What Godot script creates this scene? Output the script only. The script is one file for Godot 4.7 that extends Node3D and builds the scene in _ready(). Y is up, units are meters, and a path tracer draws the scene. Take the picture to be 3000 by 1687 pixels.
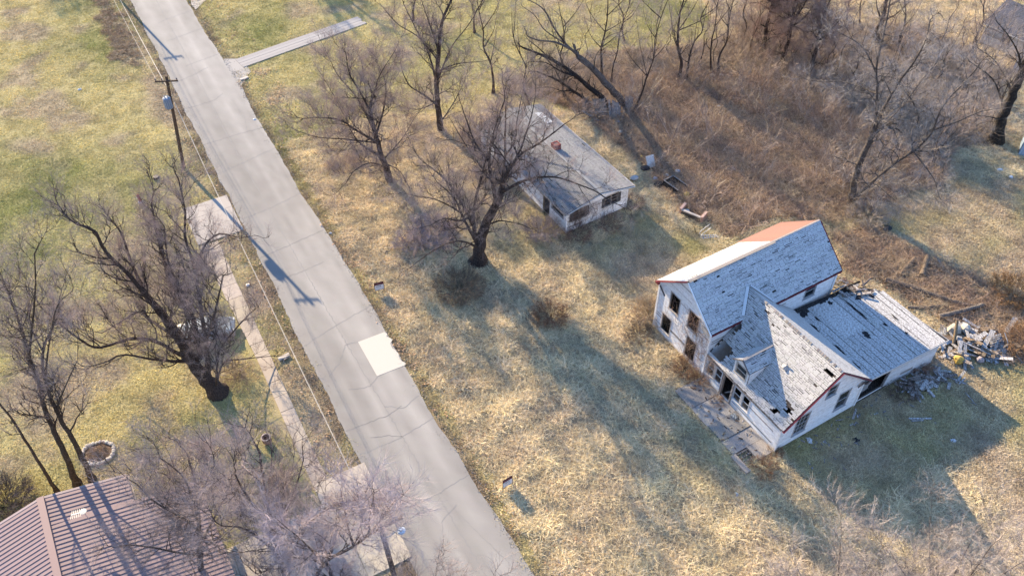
extends Node3D
# A country street seen from the air: a derelict white house, a small abandoned house, bare winter trees.

var rng := RandomNumberGenerator.new()
var M := {}
var taken := {}
var tex := {}
var spray := []
const ROAD_DIR := Vector3(0.4745, 0, 0.8803)      # along the road, towards the viewer
const ROAD_SIDE := Vector3(0.8803, 0, -0.4745)    # to the right of the road
const ROAD_MID := Vector3(-19.40, 0, -55.0)
const HOUSE_U := Vector3(0.8663, 0, -0.4996)
const HOUSE_V := Vector3(0.4996, 0, 0.8663)


class MB:
	var v := PackedVector3Array()
	var n := PackedVector3Array()
	var c := PackedColorArray()

	func tri(a: Vector3, b: Vector3, d: Vector3, col: Color) -> void:
		var m := (b - a).cross(d - a).normalized()
		v.append(a); v.append(d); v.append(b)
		n.append(m); n.append(m); n.append(m)
		c.append(col); c.append(col); c.append(col)

	func quad(a: Vector3, b: Vector3, d: Vector3, e: Vector3, col: Color) -> void:
		tri(a, b, d, col)
		tri(a, d, e, col)

	# a box given by a corner and three edges (right-handed x, y, z)
	func slab(o: Vector3, x: Vector3, y: Vector3, z: Vector3, col: Color) -> void:
		var a := o; var b := o + x; var d := o + x + y; var e := o + y
		var a2 := a + z; var b2 := b + z; var d2 := d + z; var e2 := e + z
		quad(a2, b2, d2, e2, col); quad(b, a, e, d, col)
		quad(b2, b, d, d2, col); quad(a, a2, e2, e, col)
		quad(e2, d2, d, e, col); quad(a, b, b2, a2, col)

	func box(t: Transform3D, s: Vector3, col: Color) -> void:
		slab(t * (-s / 2), t.basis.x * s.x, t.basis.y * s.y, t.basis.z * s.z, col)

	# a bar with a rectangular section between two points
	func bar(a: Vector3, b: Vector3, w: float, h: float, col: Color, up := Vector3.UP) -> void:
		var d := b - a
		var y := d.normalized()
		var x := y.cross(up)
		if x.length() < 0.01: x = y.cross(Vector3.RIGHT)
		x = x.normalized()
		var z := x.cross(y).normalized()
		slab(a - x * w / 2 - z * h / 2, x * w, d, z * h, col)

	func tube(p: PackedVector3Array, r: PackedFloat32Array, sides: int, col: Color, cap := false) -> void:
		var k := p.size()
		if k < 2: return
		var t := (p[1] - p[0]).normalized()
		var side := t.cross(Vector3(0.31, 0.2, 0.93)).normalized()
		var ring := []
		var nor := []
		for i in k:
			var d: Vector3 = (p[mini(i + 1, k - 1)] - p[maxi(i - 1, 0)]).normalized()
			side = (side - d * side.dot(d)).normalized()
			var other := d.cross(side)
			var rr := PackedVector3Array()
			var nn := PackedVector3Array()
			for j in sides:
				var a := TAU * j / sides
				var q := side * cos(a) + other * sin(a)
				nn.append(q)
				rr.append(p[i] + q * r[i])
			ring.append(rr)
			nor.append(nn)
		for i in k - 1:
			for j in sides:
				var j2 := (j + 1) % sides
				v.append(ring[i][j]); v.append(ring[i + 1][j2]); v.append(ring[i][j2])
				v.append(ring[i][j]); v.append(ring[i + 1][j]); v.append(ring[i + 1][j2])
				n.append(nor[i][j]); n.append(nor[i + 1][j2]); n.append(nor[i][j2])
				n.append(nor[i][j]); n.append(nor[i + 1][j]); n.append(nor[i + 1][j2])
				for q in 6: c.append(col)
		if cap:
			for j in sides:
				tri(p[0], ring[0][(j + 1) % sides], ring[0][j], col)
				tri(p[k - 1], ring[k - 1][j], ring[k - 1][(j + 1) % sides], col)

	func mesh() -> ArrayMesh:
		var a := []
		a.resize(Mesh.ARRAY_MAX)
		a[Mesh.ARRAY_VERTEX] = v
		a[Mesh.ARRAY_NORMAL] = n
		a[Mesh.ARRAY_COLOR] = c
		var m := ArrayMesh.new()
		m.add_surface_from_arrays(Mesh.PRIMITIVE_TRIANGLES, a)
		return m


func numbered(called: String) -> String:
	var k: int = taken.get(called, -1) + 1
	taken[called] = k
	return called if k == 0 else "%s_%03d" % [called, k]


func part(mb: MB, called: String, m: Material, parent: Node) -> MeshInstance3D:
	var o := MeshInstance3D.new()
	o.name = called
	if mb.v.size() == 0:
		return o
	var me := mb.mesh()
	me.surface_set_material(0, m)
	o.mesh = me
	parent.add_child(o, true)
	return o


func tag(o: Node, label: String, category: String, group := "") -> void:
	o.set_meta("label", label)
	o.set_meta("category", category)
	if group: o.set_meta("group", group)


func thing(called: String, label: String, category: String, at := Vector3.ZERO, turn := 0.0, group := "") -> Node3D:
	var o := Node3D.new()
	o.name = numbered(called)
	add_child(o)
	o.position = at
	o.rotation.y = turn
	tag(o, label, category, group)
	return o


func struct(mb: MB, called: String, m: Material) -> MeshInstance3D:
	var o := part(mb, numbered(called), m, self)
	o.set_meta("kind", "structure")
	return o


func many(called: String, me: Mesh, xf: Array, cols: Array, parent: Node) -> MultiMeshInstance3D:
	var mm := MultiMesh.new()
	mm.transform_format = MultiMesh.TRANSFORM_3D
	mm.use_colors = true
	mm.mesh = me
	mm.instance_count = xf.size()
	for i in xf.size():
		mm.set_instance_transform(i, xf[i])
		mm.set_instance_color(i, cols[i])
	var o := MultiMeshInstance3D.new()
	o.name = called
	o.multimesh = mm
	o.set_meta("kind", "stuff")
	parent.add_child(o, true)
	return o


func rf(a: float, b: float) -> float:
	return rng.randf_range(a, b)


func lin(r: float, g: float, b: float) -> Color:
	return Color(r, g, b)


func jit(c: Color, k: float) -> Color:
	var f := 1.0 + rf(-k, k)
	return Color(c.r * f, c.g * f * (1.0 + rf(-k, k) * 0.15), c.b * f * (1.0 + rf(-k, k) * 0.25))


func mixc(a: Color, b: Color, t: float) -> Color:
	return a.lerp(b, clampf(t, 0, 1))


# ---------------------------------------------------------------- textures and materials
# grey noise pictures: what a surface is made of, multiplied into the colour of each mesh
func noise_tex(key: String, size: int, freq: float, octaves: int, lo: float, hi: float, gamma: float, seed_: int, tint := Color(1, 1, 1), type := FastNoiseLite.TYPE_SIMPLEX_SMOOTH, stretch := 1.0) -> void:
	var nz := FastNoiseLite.new()
	nz.seed = seed_
	nz.noise_type = type
	nz.frequency = freq
	nz.fractal_octaves = octaves
	var im := nz.get_seamless_image(size, int(size * stretch), false, false, 0.1, true)
	if stretch != 1.0: im.resize(size, size)
	var src := im.get_data()
	var out := PackedByteArray()
	out.resize(src.size() * 3)
	var lut := []
	for i in 256:
		var t := pow(i / 255.0, gamma)
		var q := lo + (hi - lo) * t
		lut.append([int(255 * q * lerpf(tint.r, 1.0, t)), int(255 * q * lerpf(tint.g, 1.0, t)), int(255 * q * lerpf(tint.b, 1.0, t))])
	for i in src.size():
		var l: Array = lut[src[i]]
		out[i * 3] = l[0]
		out[i * 3 + 1] = l[1]
		out[i * 3 + 2] = l[2]
	var res := Image.create_from_data(size, size, false, Image.FORMAT_RGB8, out)
	tex[key] = ImageTexture.create_from_image(res)
	var nm := im.duplicate() as Image
	nm.convert(Image.FORMAT_RGBA8)
	nm.bump_map_to_normal_map(6.0)
	tex[key + "_n"] = ImageTexture.create_from_image(nm)


func mat(key: String, t: String, scale: float, rough := 0.9, bump := 0.0, world := true, spec := 0.3) -> StandardMaterial3D:
	var m := StandardMaterial3D.new()
	m.vertex_color_use_as_albedo = true
	m.roughness = rough
	m.metallic_specular = spec
	m.cull_mode = BaseMaterial3D.CULL_DISABLED
	if t:
		m.albedo_texture = tex[t]
		m.uv1_triplanar = true
		m.uv1_world_triplanar = world
		m.uv1_scale = Vector3.ONE * scale
		if bump > 0.0:
			m.normal_enabled = true
			m.normal_texture = tex[t + "_n"]
			m.normal_scale = bump
	M[key] = m
	return m


func make_materials() -> void:
	noise_tex("grain", 512, 0.12, 3, 0.72, 1.0, 1.0, 3)
	noise_tex("blotch", 512, 0.012, 6, 0.66, 1.0, 0.9, 5)
	noise_tex("grit", 1024, 0.09, 5, 0.84, 1.0, 1.0, 21)
	noise_tex("soil", 1024, 0.07, 6, 0.5, 1.0, 0.7, 7, Color(0.95, 0.92, 0.88))
	noise_tex("bark", 256, 0.05, 5, 0.4, 1.0, 1.0, 9, Color(0.9, 0.86, 0.84), FastNoiseLite.TYPE_SIMPLEX_SMOOTH, 0.25)
	noise_tex("peel", 512, 0.02, 6, 0.82, 1.0, 0.4, 11, Color(0.88, 0.84, 0.80))
	noise_tex("stain", 512, 0.02, 7, 0.55, 1.0, 0.6, 13, Color(0.9, 0.85, 0.82))
	noise_tex("rust", 256, 0.03, 5, 0.5, 1.0, 1.0, 15, Color(0.8, 0.5, 0.4))
	mat("ground", "soil", 0.23, 0.95, 1.0)
	mat("asphalt", "grit", 0.5, 0.88, 0.0)
	mat("concrete", "grit", 0.4, 0.85, 0.0)
	mat("crack", "", 1.0, 0.95)
	mat("paint", "peel", 0.35, 0.62, 0.25)
	mat("shingle", "grain", 0.8, 0.85, 0.5)
	mat("roofing", "stain", 0.5, 0.8, 0.2)
	mat("tin", "grit", 0.3, 0.62, 0.0, true, 0.35)
	mat("wood", "bark", 0.9, 0.85, 0.6)
	mat("bark", "bark", 1.1, 0.9, 1.2)
	mat("twig", "", 1.0, 0.85)
	mat("blade", "", 1.0, 0.8)
	M["blade"].backlight_enabled = true
	M["blade"].backlight = Color(0.5, 0.44, 0.34)
	mat("plain", "grain", 1.3, 0.7)
	mat("dark", "", 1.0, 0.9)
	mat("rusty", "rust", 0.6, 0.7, 0.3)
	mat("stone", "stain", 1.3, 0.85, 0.6)
	var gl := StandardMaterial3D.new()
	gl.albedo_color = Color(0.16, 0.19, 0.21, 0.5)
	gl.transparency = BaseMaterial3D.TRANSPARENCY_ALPHA
	gl.roughness = 0.08
	gl.metallic_specular = 0.6
	M["glass"] = gl
	mat("car_paint", "", 1.0, 0.35)
	var mt := StandardMaterial3D.new()
	mt.vertex_color_use_as_albedo = true
	mt.metallic = 0.6
	mt.roughness = 0.4
	mt.cull_mode = BaseMaterial3D.CULL_DISABLED
	M["metal"] = mt


# ---------------------------------------------------------------- where things lie
func road_d(x: float, z: float) -> float:
	return (x - ROAD_MID.x) * ROAD_SIDE.x + (z - ROAD_MID.z) * ROAD_SIDE.z


func road_s(x: float, z: float) -> float:
	return (x - ROAD_MID.x) * ROAD_DIR.x + (z - ROAD_MID.z) * ROAD_DIR.z


func road_at(s: float, d: float, y := 0.0) -> Vector3:
	return ROAD_MID + ROAD_DIR * s + ROAD_SIDE * d + Vector3(0, y, 0)


func inside(p: Vector2, poly: PackedVector2Array) -> bool:
	return Geometry2D.is_point_in_polygon(p, poly)



# ---------------------------------------------------------------- the ground and what is laid on it
var nz_big := FastNoiseLite.new()
var nz_mid := FastNoiseLite.new()
var nz_fine := FastNoiseLite.new()
var brush_zone := PackedVector2Array([Vector2(2.43, -77.44), Vector2(8.79, -80.61), Vector2(18.93, -81.73), Vector2(26.19, -80.86), Vector2(32.96, -75.75), Vector2(37.54, -67.91), Vector2(40.25, -62.51), Vector2(32.58, -58.25), Vector2(28.42, -56.48), Vector2(23.72, -57.04), Vector2(18.69, -54.44), Vector2(16.77, -57.18), Vector2(14.44, -60.06), Vector2(13.06, -64.12), Vector2(10.86, -67.94), Vector2(7.24, -73.86)])
var weed_zone := PackedVector2Array([Vector2(27.93, -54.70), Vector2(31.88, -55.96), Vector2(35.70, -51.55), Vector2(40.33, -47.47), Vector2(42.94, -45.91), Vector2(39.62, -39.70), Vector2(37.37, -40.40), Vector2(33.76, -44.61), Vector2(30.68, -48.42), Vector2(27.80, -50.06)])
var thicket_zone := PackedVector2Array([Vector2(26.87, -94.05), Vector2(33.75, -92.22), Vector2(37.57, -84.46), Vector2(40.72, -75.57), Vector2(43.49, -67.77), Vector2(39.53, -60.52), Vector2(33.92, -62.64), Vector2(29.18, -73.35), Vector2(24.92, -81.93)])
var mown_zone := PackedVector2Array([Vector2(5.83, -52.33), Vector2(9.34, -47.08), Vector2(14.57, -50.72), Vector2(16.99, -53.17), Vector2(14.05, -57.23), Vector2(11.84, -59.15), Vector2(9.03, -55.51)])
var shaded_lot := PackedVector2Array([Vector2(29.75, -56.91), Vector2(41.52, -62.48), Vector2(54.12, -62.21), Vector2(46.17, -45.85), Vector2(39.15, -48.65), Vector2(34.85, -54.12)])
var back_zone := PackedVector2Array([Vector2(-1.53, -77.53), Vector2(4.09, -83.15), Vector2(9.95, -85.89), Vector2(19.68, -86.76), Vector2(28.07, -89.98), Vector2(48.20, -91.04), Vector2(53.23, -79.18), Vector2(46.57, -67.15), Vector2(40.00, -67.29), Vector2(33.85, -75.10), Vector2(26.19, -80.86), Vector2(18.93, -81.73), Vector2(8.79, -80.61), Vector2(2.43, -77.44)])
const STRAW := Color(0.72, 0.615, 0.385)
const TAN := Color(0.56, 0.455, 0.315)
const OLIVE := Color(0.43, 0.41, 0.16)
const GREEN := Color(0.29, 0.31, 0.09)
const LAWN := Color(0.66, 0.575, 0.27)
const EARTH := Color(0.16, 0.115, 0.08)
const RUSSET := Color(0.28, 0.185, 0.115)


# 0 lawn, 1 tall straw, 2 brush, 3 short field, 4 thicket
func zone(x: float, z: float) -> int:
	var d := road_d(x, z)
	if d < 4.2: return 0
	var p := Vector2(x, z)
	if inside(p, mown_zone): return 3
	if inside(p, brush_zone): return 2
	if inside(p, thicket_zone): return 4
	if inside(p, weed_zone): return 2
	if inside(p, back_zone): return 4
	if z < -74.0 and x < 24.0: return 0
	if d < 16.0 and road_s(x, z) < -14.0: return 0
	if inside(p, shaded_lot): return 3
	var h := Vector3(x, 0, z) - Vector3(11.10, 0, -44.52)
	if h.dot(HOUSE_U) > 9.5 and h.dot(HOUSE_V) > 14.0: return 3
	if h.dot(HOUSE_U) > 0.5 and h.dot(HOUSE_V) > 13.0 and h.dot(HOUSE_V) < 20.0: return 3
	return 1


func ground_color(x: float, z: float) -> Color:
	var a := nz_big.get_noise_2d(x, z)
	var b := nz_mid.get_noise_2d(x, z)
	var e := nz_fine.get_noise_2d(x, z)
	var c: Color
	var k := zone(x, z)
	if k == 0:
		c = mixc(LAWN, OLIVE, 0.32 + a * 0.95 + b * 0.5)
		c = mixc(c, TAN, smoothstep(0.05, 0.5, b - a * 0.4) * 0.8)
		c = mixc(c, GREEN, smoothstep(0.25, 0.55, a + b * 0.45) * 0.5)
		var s := road_s(x, z)
		var d := road_d(x, z)
		if s > 14.0 and d < -7.0: c = mixc(c, GREEN, 0.22 + smoothstep(-0.25, 0.45, a + b * 0.5) * 0.5)
		var worn := 1.0 - Vector2((s - 5.4) / 2.6, (d + 4.3) / 1.5).length() + b * 0.5
		if d < -2.5: c = mixc(c, Color(0.50, 0.40, 0.31), smoothstep(0.0, 0.5, worn) * 0.85)
		if d < -3.0 and d > -5.2: c = mixc(c, TAN, 0.45 + e * 0.5)
	elif k == 1:
		c = mixc(STRAW, TAN, 0.4 + b * 0.5)
		c = mixc(c, OLIVE, smoothstep(0.1, 0.6, a + e * 0.3) * 0.3)
	elif k == 2:
		c = mixc(RUSSET, EARTH, 0.5 + b * 0.7)
		c = mixc(c, TAN, smoothstep(0.1, 0.5, e + a * 0.4) * 0.6)
	elif k == 3:
		c = mixc(TAN, OLIVE, 0.3 + a * 0.8 + b * 0.4)
		c = mixc(c, EARTH, smoothstep(0.15, 0.5, e) * 0.4)
	else:
		c = mixc(EARTH, TAN, 0.3 + b * 0.7)
	var ad := absf(road_d(x, z))
	if ad < 4.6: c = mixc(c, Color(0.25, 0.18, 0.12), smoothstep(4.6, 3.2, ad) * (0.6 + e))
	return c


func ground_y(x: float, z: float) -> float:
	return nz_mid.get_noise_2d(x * 1.3, z * 1.3) * 0.035 - 0.035


func axis_steps(a: float, b: float, step: float, far: float) -> PackedFloat32Array:
	var out := PackedFloat32Array([-far, -far * 0.5])
	out[0] = a - far; out[1] = a - far * 0.3
	var t := a
	while t <= b:
		out.append(t)
		t += step
	out.append(b + far * 0.3)
	out.append(b + far)
	return out


func build_ground() -> void:
	nz_big.seed = 2; nz_big.frequency = 0.045; nz_big.fractal_octaves = 3
	nz_mid.seed = 4; nz_mid.frequency = 0.16; nz_mid.fractal_octaves = 3
	nz_fine.seed = 6; nz_fine.frequency = 0.55; nz_fine.fractal_octaves = 2
	var xs := axis_steps(-86.0, 86.0, 0.8, 420.0)
	var zs := axis_steps(-132.0, -12.0, 0.8, 420.0)
	var pts := []
	var cols := []
	for z in zs:
		var rp := PackedVector3Array()
		var rc := PackedColorArray()
		for x in xs:
			rp.append(Vector3(x, ground_y(x, z), z))
			# bare soil shows between the blades, more so under the long grass
			rc.append(mixc(ground_color(x, z), EARTH, 0.5 if zone(x, z) == 1 else 0.22))
		pts.append(rp)
		cols.append(rc)
	var idx := PackedInt32Array()
	var v := PackedVector3Array()
	var c := PackedColorArray()
	var n := PackedVector3Array()
	var w := xs.size()
	for j in zs.size():
		v.append_array(pts[j])
		c.append_array(cols[j])
		for i in w: n.append(Vector3.UP)
	for j in zs.size() - 1:
		for i in w - 1:
			var p := j * w + i
			idx.append_array(PackedInt32Array([p, p + 1, p + w + 1, p, p + w + 1, p + w]))
	var a := []
	a.resize(Mesh.ARRAY_MAX)
	a[Mesh.ARRAY_VERTEX] = v
	a[Mesh.ARRAY_NORMAL] = n
	a[Mesh.ARRAY_COLOR] = c
	a[Mesh.ARRAY_INDEX] = idx
	var me := ArrayMesh.new()
	me.add_surface_from_arrays(Mesh.PRIMITIVE_TRIANGLES, a)
	me.surface_set_material(0, M["ground"])
	var o := MeshInstance3D.new()
	o.name = "ground"
	o.mesh = me
	o.set_meta("kind", "structure")
	add_child(o)


# a sheet with a ragged outline in road coordinates (s along, d across)
func sheet(outline: PackedVector2Array, y: float, col: Color, mb: MB) -> void:
	var ids := Geometry2D.triangulate_polygon(outline)
	for k in range(0, ids.size(), 3):
		var q := []
		for j in 3: q.append(road_at(outline[ids[k + j]].x, outline[ids[k + j]].y, y))
		var m: Vector3 = (q[1] - q[0]).cross(q[2] - q[0])
		if m.y > 0: mb.tri(q[0], q[1], q[2], col)
		else: mb.tri(q[0], q[2], q[1], col)


# a concrete slab in road coordinates: top and four sides
func pad(s0: float, s1: float, d0: float, d1: float, y: float, h: float, col: Color, mb: MB) -> void:
	mb.slab(road_at(s0, d1, y - h), ROAD_DIR * (s1 - s0), Vector3(0, h, 0), -ROAD_SIDE * (d1 - d0), col)


func crack(pts: Array, w: float, col: Color, parent: Node, y := 0.028) -> void:
	var mb := MB.new()
	var fine := []
	for i in pts.size() - 1:
		var a: Vector2 = pts[i]
		var b: Vector2 = pts[i + 1]
		var k := maxi(2, int(a.distance_to(b) / 0.22))
		for j in k:
			var t := float(j) / k
			var p := a.lerp(b, t)
			if i > 0 or j > 0: p += Vector2(rf(-0.06, 0.06), rf(-0.06, 0.06))
			fine.append(p)
	fine.append(pts[-1])
	for i in fine.size() - 1:
		var a: Vector2 = fine[i]
		var b: Vector2 = fine[i + 1]
		var t := (b - a).normalized() if a != b else Vector2.RIGHT
		var sd := Vector2(-t.y, t.x) * w * rf(0.35, 0.8)
		var q := [road_at(a.x - sd.x, a.y - sd.y, y), road_at(b.x - sd.x, b.y - sd.y, y), road_at(b.x + sd.x, b.y + sd.y, y), road_at(a.x + sd.x, a.y + sd.y, y)]
		if (q[1] - q[0]).cross(q[2] - q[0]).y < 0: q = [q[3], q[2], q[1], q[0]]
		mb.quad(q[0], q[1], q[2], q[3], col)
	part(mb, "crack", M["crack"], parent)


func build_road() -> void:
	# the two lanes, each a strip of cells with a ragged outer edge
	var road: MeshInstance3D
	var col := Color(0.290, 0.274, 0.256)
	var mb := MB.new()
	var k := 0
	var s := -110.0
	var el := -2.95
	var er := 3.3
	var gx := [-3.0, -2.7, -2.3, -1.9, -1.5, -1.1, -0.7, -0.3, -0.1, 0.3, 0.7, 1.1, 1.5, 1.9, 2.3, 2.7, 3.2]
	var prev := []
	var pcol := []
	while s < 62.0:
		el = -2.95 + nz_mid.get_noise_2d(s, 3.0) * 0.22 + rf(-0.05, 0.05)
		er = 3.2 + nz_mid.get_noise_2d(s * 0.6, 33.0) * 0.22 + nz_big.get_noise_2d(s, 9.0) * 0.35 + rf(-0.04, 0.04)
		var row := []
		var crow := []
		for i in gx.size():
			var d: float = gx[i]
			if i == 0: d = el
			if i == gx.size() - 1: d = er
			row.append(road_at(s, d, 0.022))
			var t := 1.0 + nz_mid.get_noise_2d(s * 0.25, d * 1.6) * 0.13 + nz_big.get_noise_2d(s * 0.8, d * 3.0) * 0.12 + nz_fine.get_noise_2d(s * 0.7, d * 2.0) * 0.12 + nz_mid.get_noise_2d(s * 0.06, d * 5.0 + 70.0) * 0.2
			if d < -0.1: t *= 0.92
			crow.append(Color(col.r * t, col.g * t, col.b * t))
		if k > 0:
			for i in gx.size() - 1:
				var c2: Color = crow[i]
				var q := [prev[i], row[i], row[i + 1], prev[i + 1]]
				if (q[1] - q[0]).cross(q[2] - q[0]).y < 0:
					q = [q[3], q[2], q[1], q[0]]
				var base := mb.v.size()
				mb.quad(q[0], q[1], q[2], q[3], c2)
				# smooth colour over the cell
				var look := {}
				for j in 2:
					look[row[i + j]] = crow[i + j]
					look[prev[i + j]] = pcol[i + j]
				for j in range(base, mb.v.size()):
					mb.c[j] = look[mb.v[j]]
		prev = row
		pcol = crow
		s += 0.45
		k += 1
	road = struct(mb, "road", M["asphalt"])
	# pavement slab replaced with pale concrete
	mb = MB.new()
	var o := PackedVector2Array([Vector2(13.9, 0.92), Vector2(17.75, 0.92), Vector2(17.8, 3.2)])
	for i in 14: o.append(Vector2(17.6 - i * 0.26, 3.2 + rf(-0.22, 0.22)))
	o.append(Vector2(13.95, 3.1))
	sheet(o, 0.034, Color(0.52, 0.49, 0.43), mb)
	part(mb, "concrete_patch", M["concrete"], road)
	var dk := Color(0.175, 0.168, 0.16)
	var md := Color(0.215, 0.206, 0.198)
	# the seam between the lanes
	crack([Vector2(-60, -0.2), Vector2(-31, -0.2), Vector2(-20, -0.4), Vector2(-3, -0.2), Vector2(9, 0.0), Vector2(18, 0.2), Vector2(27, 0.5), Vector2(40, 0.9)], 0.05, md, road)
	# cracks across
	for a in [-45.0, -40.2, -33.5, -30.9, -25.2, -17.6, -12.9, -5.2, 0.6, 4.1, 11.6, 21.2, 23.4, 28.7, 31.0, 36.2]:
		var e := 2.0 * rf(-0.2, 0.9)
		var l0 := -2.9 if rng.randf() < 0.65 else rf(-1.5, 0.0)
		var l1 := 3.1 if rng.randf() < 0.65 else rf(0.3, 1.8)
		crack([Vector2(a + e * 0.4, l0), Vector2(a + rf(-0.3, 0.3), rf(-0.6, 0.6)), Vector2(a - e * 0.5, l1)], 0.032 if rng.randf() < 0.5 else 0.022, dk if rng.randf() < 0.4 else md, road)
	crack([Vector2(13.9, 0.92), Vector2(13.7, -0.1), Vector2(15.2, -1.1), Vector2(16.0, -2.2)], 0.03, md, road)
	crack([Vector2(17.8, 0.92), Vector2(18.4, 0.1), Vector2(17.9, -1.4)], 0.04, md, road)
	crack([Vector2(23.6, 0.4), Vector2(23.0, -0.6), Vector2(22.6, -1.6)], 0.04, dk, road)
	crack([Vector2(20.6, 0.3), Vector2(21.4, 1.5), Vector2(20.9, 2.9)], 0.035, md, road)
	crack([Vector2(27.5, 0.5), Vector2(30.0, 1.0), Vector2(33.0, 1.7), Vector2(35.5, 2.4)], 0.03, md, road)
	crack([Vector2(2.5, -2.2), Vector2(4.5, -1.8), Vector2(6.5, -1.9), Vector2(9.5, -1.4)], 0.03, md, road)
	crack([Vector2(-24, 1.8), Vector2(-20, 2.0), Vector2(-17.5, 1.5)], 0.025, md, road)
	# sand and grit along both edges
	var xf := []
	var cols := []
	var gm := MB.new()
	gm.box(Transform3D(Basis.from_euler(Vector3(0.4, 0.3, 0.5)), Vector3.ZERO), Vector3(1, 0.6, 0.8), Color.WHITE)
	var gme := gm.mesh()
	gme.surface_set_material(0, M["plain"])
	for i in 5200:
		var sg := rf(-52, 40)
		var side := -1.0 if rng.randf() < 0.5 else 1.0
		var d := (3.0 + absf(rng.randfn(0.0, 0.32))) * side + (0.15 if side > 0 else 0.1)
		var p := road_at(sg, d, 0.02)
		xf.append(Transform3D(Basis(Vector3.UP, rf(0, TAU)).scaled(Vector3.ONE * rf(0.02, 0.06)), p))
		cols.append(jit(Color(0.4, 0.34, 0.28), 0.3))
	var grit := many("gravel", gme, xf, cols, self)
	tag(grit, "pale grit and gravel scattered along both edges of the road", "gravel")


func build_paving() -> void:
	# pavement left of the road: slabs with open joints
	var mb := MB.new()
	mb.v.clear()
	var walk := Node3D.new()
	walk.name = "sidewalk"
	walk.set_meta("kind", "structure")
	add_child(walk)
	var s := -3.0
	while s < 40.0:
		var l := rf(1.25, 1.7)
		if s > 24.0 and s < 33.0:
			s += l
			continue
		var gone := s > 3.6 and s < 7.0
		var m := MB.new()
		var c := jit(Color(0.41, 0.345, 0.28), 0.08)
		if gone: c = jit(Color(0.42, 0.35, 0.27), 0.06)
		var t := clampf((s + 3.0) / 14.0, 0, 1)
		pad(s + 0.02, s + l - 0.02, lerpf(-7.0, -6.45, t), -5.45, 0.045 + rf(-0.008, 0.01), 0.1, c, m)
		part(m, "slab", M["concrete"], walk)
		s += l
	var ap := Node3D.new()
	ap.name = "driveway_apron"
	ap.set_meta("kind", "structure")
	add_child(ap)
	for i in 3:
		var m := MB.new()
		pad(-8.8 + i * 1.85, -8.8 + (i + 1) * 1.85 - 0.03, -7.1, -3.05, 0.05, 0.1, jit(Color(0.38, 0.34, 0.3), 0.05), m)
		part(m, "slab", M["concrete"], ap)
	# the wide concrete driveway at the bottom
	var dr := Node3D.new()
	dr.name = "driveway"
	dr.set_meta("kind", "structure")
	add_child(dr)
	for row in [[24.3, 26.0, -6.4, -2.75], [26.03, 29.2, -5.6, -2.75], [26.03, 29.2, -8.9, -5.63], [26.03, 29.2, -12.5, -8.93], [29.23, 32.2, -5.6, -2.75], [29.23, 32.2, -8.9, -5.63], [29.23, 32.2, -12.5, -8.93], [26.03, 32.2, -16.0, -12.53]]:
		var m := MB.new()
		pad(row[0], row[1], row[2], row[3], 0.06 + rf(-0.005, 0.005), 0.12, jit(Color(0.46, 0.40, 0.32), 0.05), m)
		part(m, "slab", M["concrete"], dr)
	# the far driveway, concrete with long cracks, and its gravel mouth
	var fd := MB.new()
	var a0 := Vector3(-30.02, 0.00, -84.28)
	var a1 := Vector3(-17.36, 0.00, -93.75)
	var dir := (a1 - a0).normalized()
	var sd := dir.cross(Vector3.UP)
	var far := Node3D.new()
	far.name = "far_driveway"
	far.set_meta("kind", "structure")
	add_child(far)
	for i in 4:
		var m := MB.new()
		m.slab(a0 + sd * (-1.05 + i * 0.53) + Vector3(0, -0.05, 0), sd * 0.5, Vector3(0, 0.1 + rf(-0.006, 0.006), 0), -dir * -1.0 * (a1 - a0).length() * rf(0.985, 1.0), jit(Color(0.32, 0.3, 0.295), 0.06))
		part(m, "paving_strip", M["concrete"], far)
	var gm := MB.new()
	var g := [Vector3(-31.97, 0.00, -85.34), Vector3(-30.24, 0.00, -85.30), Vector3(-28.36, 0.00, -82.69), Vector3(-28.85, 0.00, -79.70), Vector3(-30.03, 0.00, -80.87), Vector3(-31.32, 0.00, -83.32)]
	for i in range(1, g.size() - 1):
		var q := [g[0] + Vector3(0, 0.013, 0), g[i] + Vector3(0, 0.013, 0), g[i + 1] + Vector3(0, 0.013, 0)]
		if (q[1] - q[0]).cross(q[2] - q[0]).y > 0: gm.tri(q[0], q[1], q[2], Color(0.33, 0.31, 0.295))
		else: gm.tri(q[0], q[2], q[1], Color(0.33, 0.31, 0.295))
	struct(gm, "gravel_mouth", M["concrete"])
	var tm := MB.new()
	var tq := [Vector3(-40.58, 0.00, -102.91), Vector3(-36.58, 0.00, -102.80), Vector3(-37.56, 0.00, -98.35), Vector3(-38.01, 0.00, -96.81), Vector3(-38.82, 0.00, -98.04)]
	for i in range(1, tq.size() - 1):
		var q := [tq[0] + Vector3(0, 0.014, 0), tq[i] + Vector3(0, 0.014, 0), tq[i + 1] + Vector3(0, 0.014, 0)]
		if (q[1] - q[0]).cross(q[2] - q[0]).y > 0: tm.tri(q[0], q[1], q[2], Color(0.42, 0.38, 0.34))
		else: tm.tri(q[0], q[2], q[1], Color(0.42, 0.38, 0.34))
	struct(tm, "gravel_lane", M["concrete"])



# ---------------------------------------------------------------- building parts shared by the houses
const WHITE := Color(0.86, 0.86, 0.845)
const MAROON := Color(0.17, 0.035, 0.04)
var holes := []
const GREYWOOD := Color(0.30, 0.26, 0.23)


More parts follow.
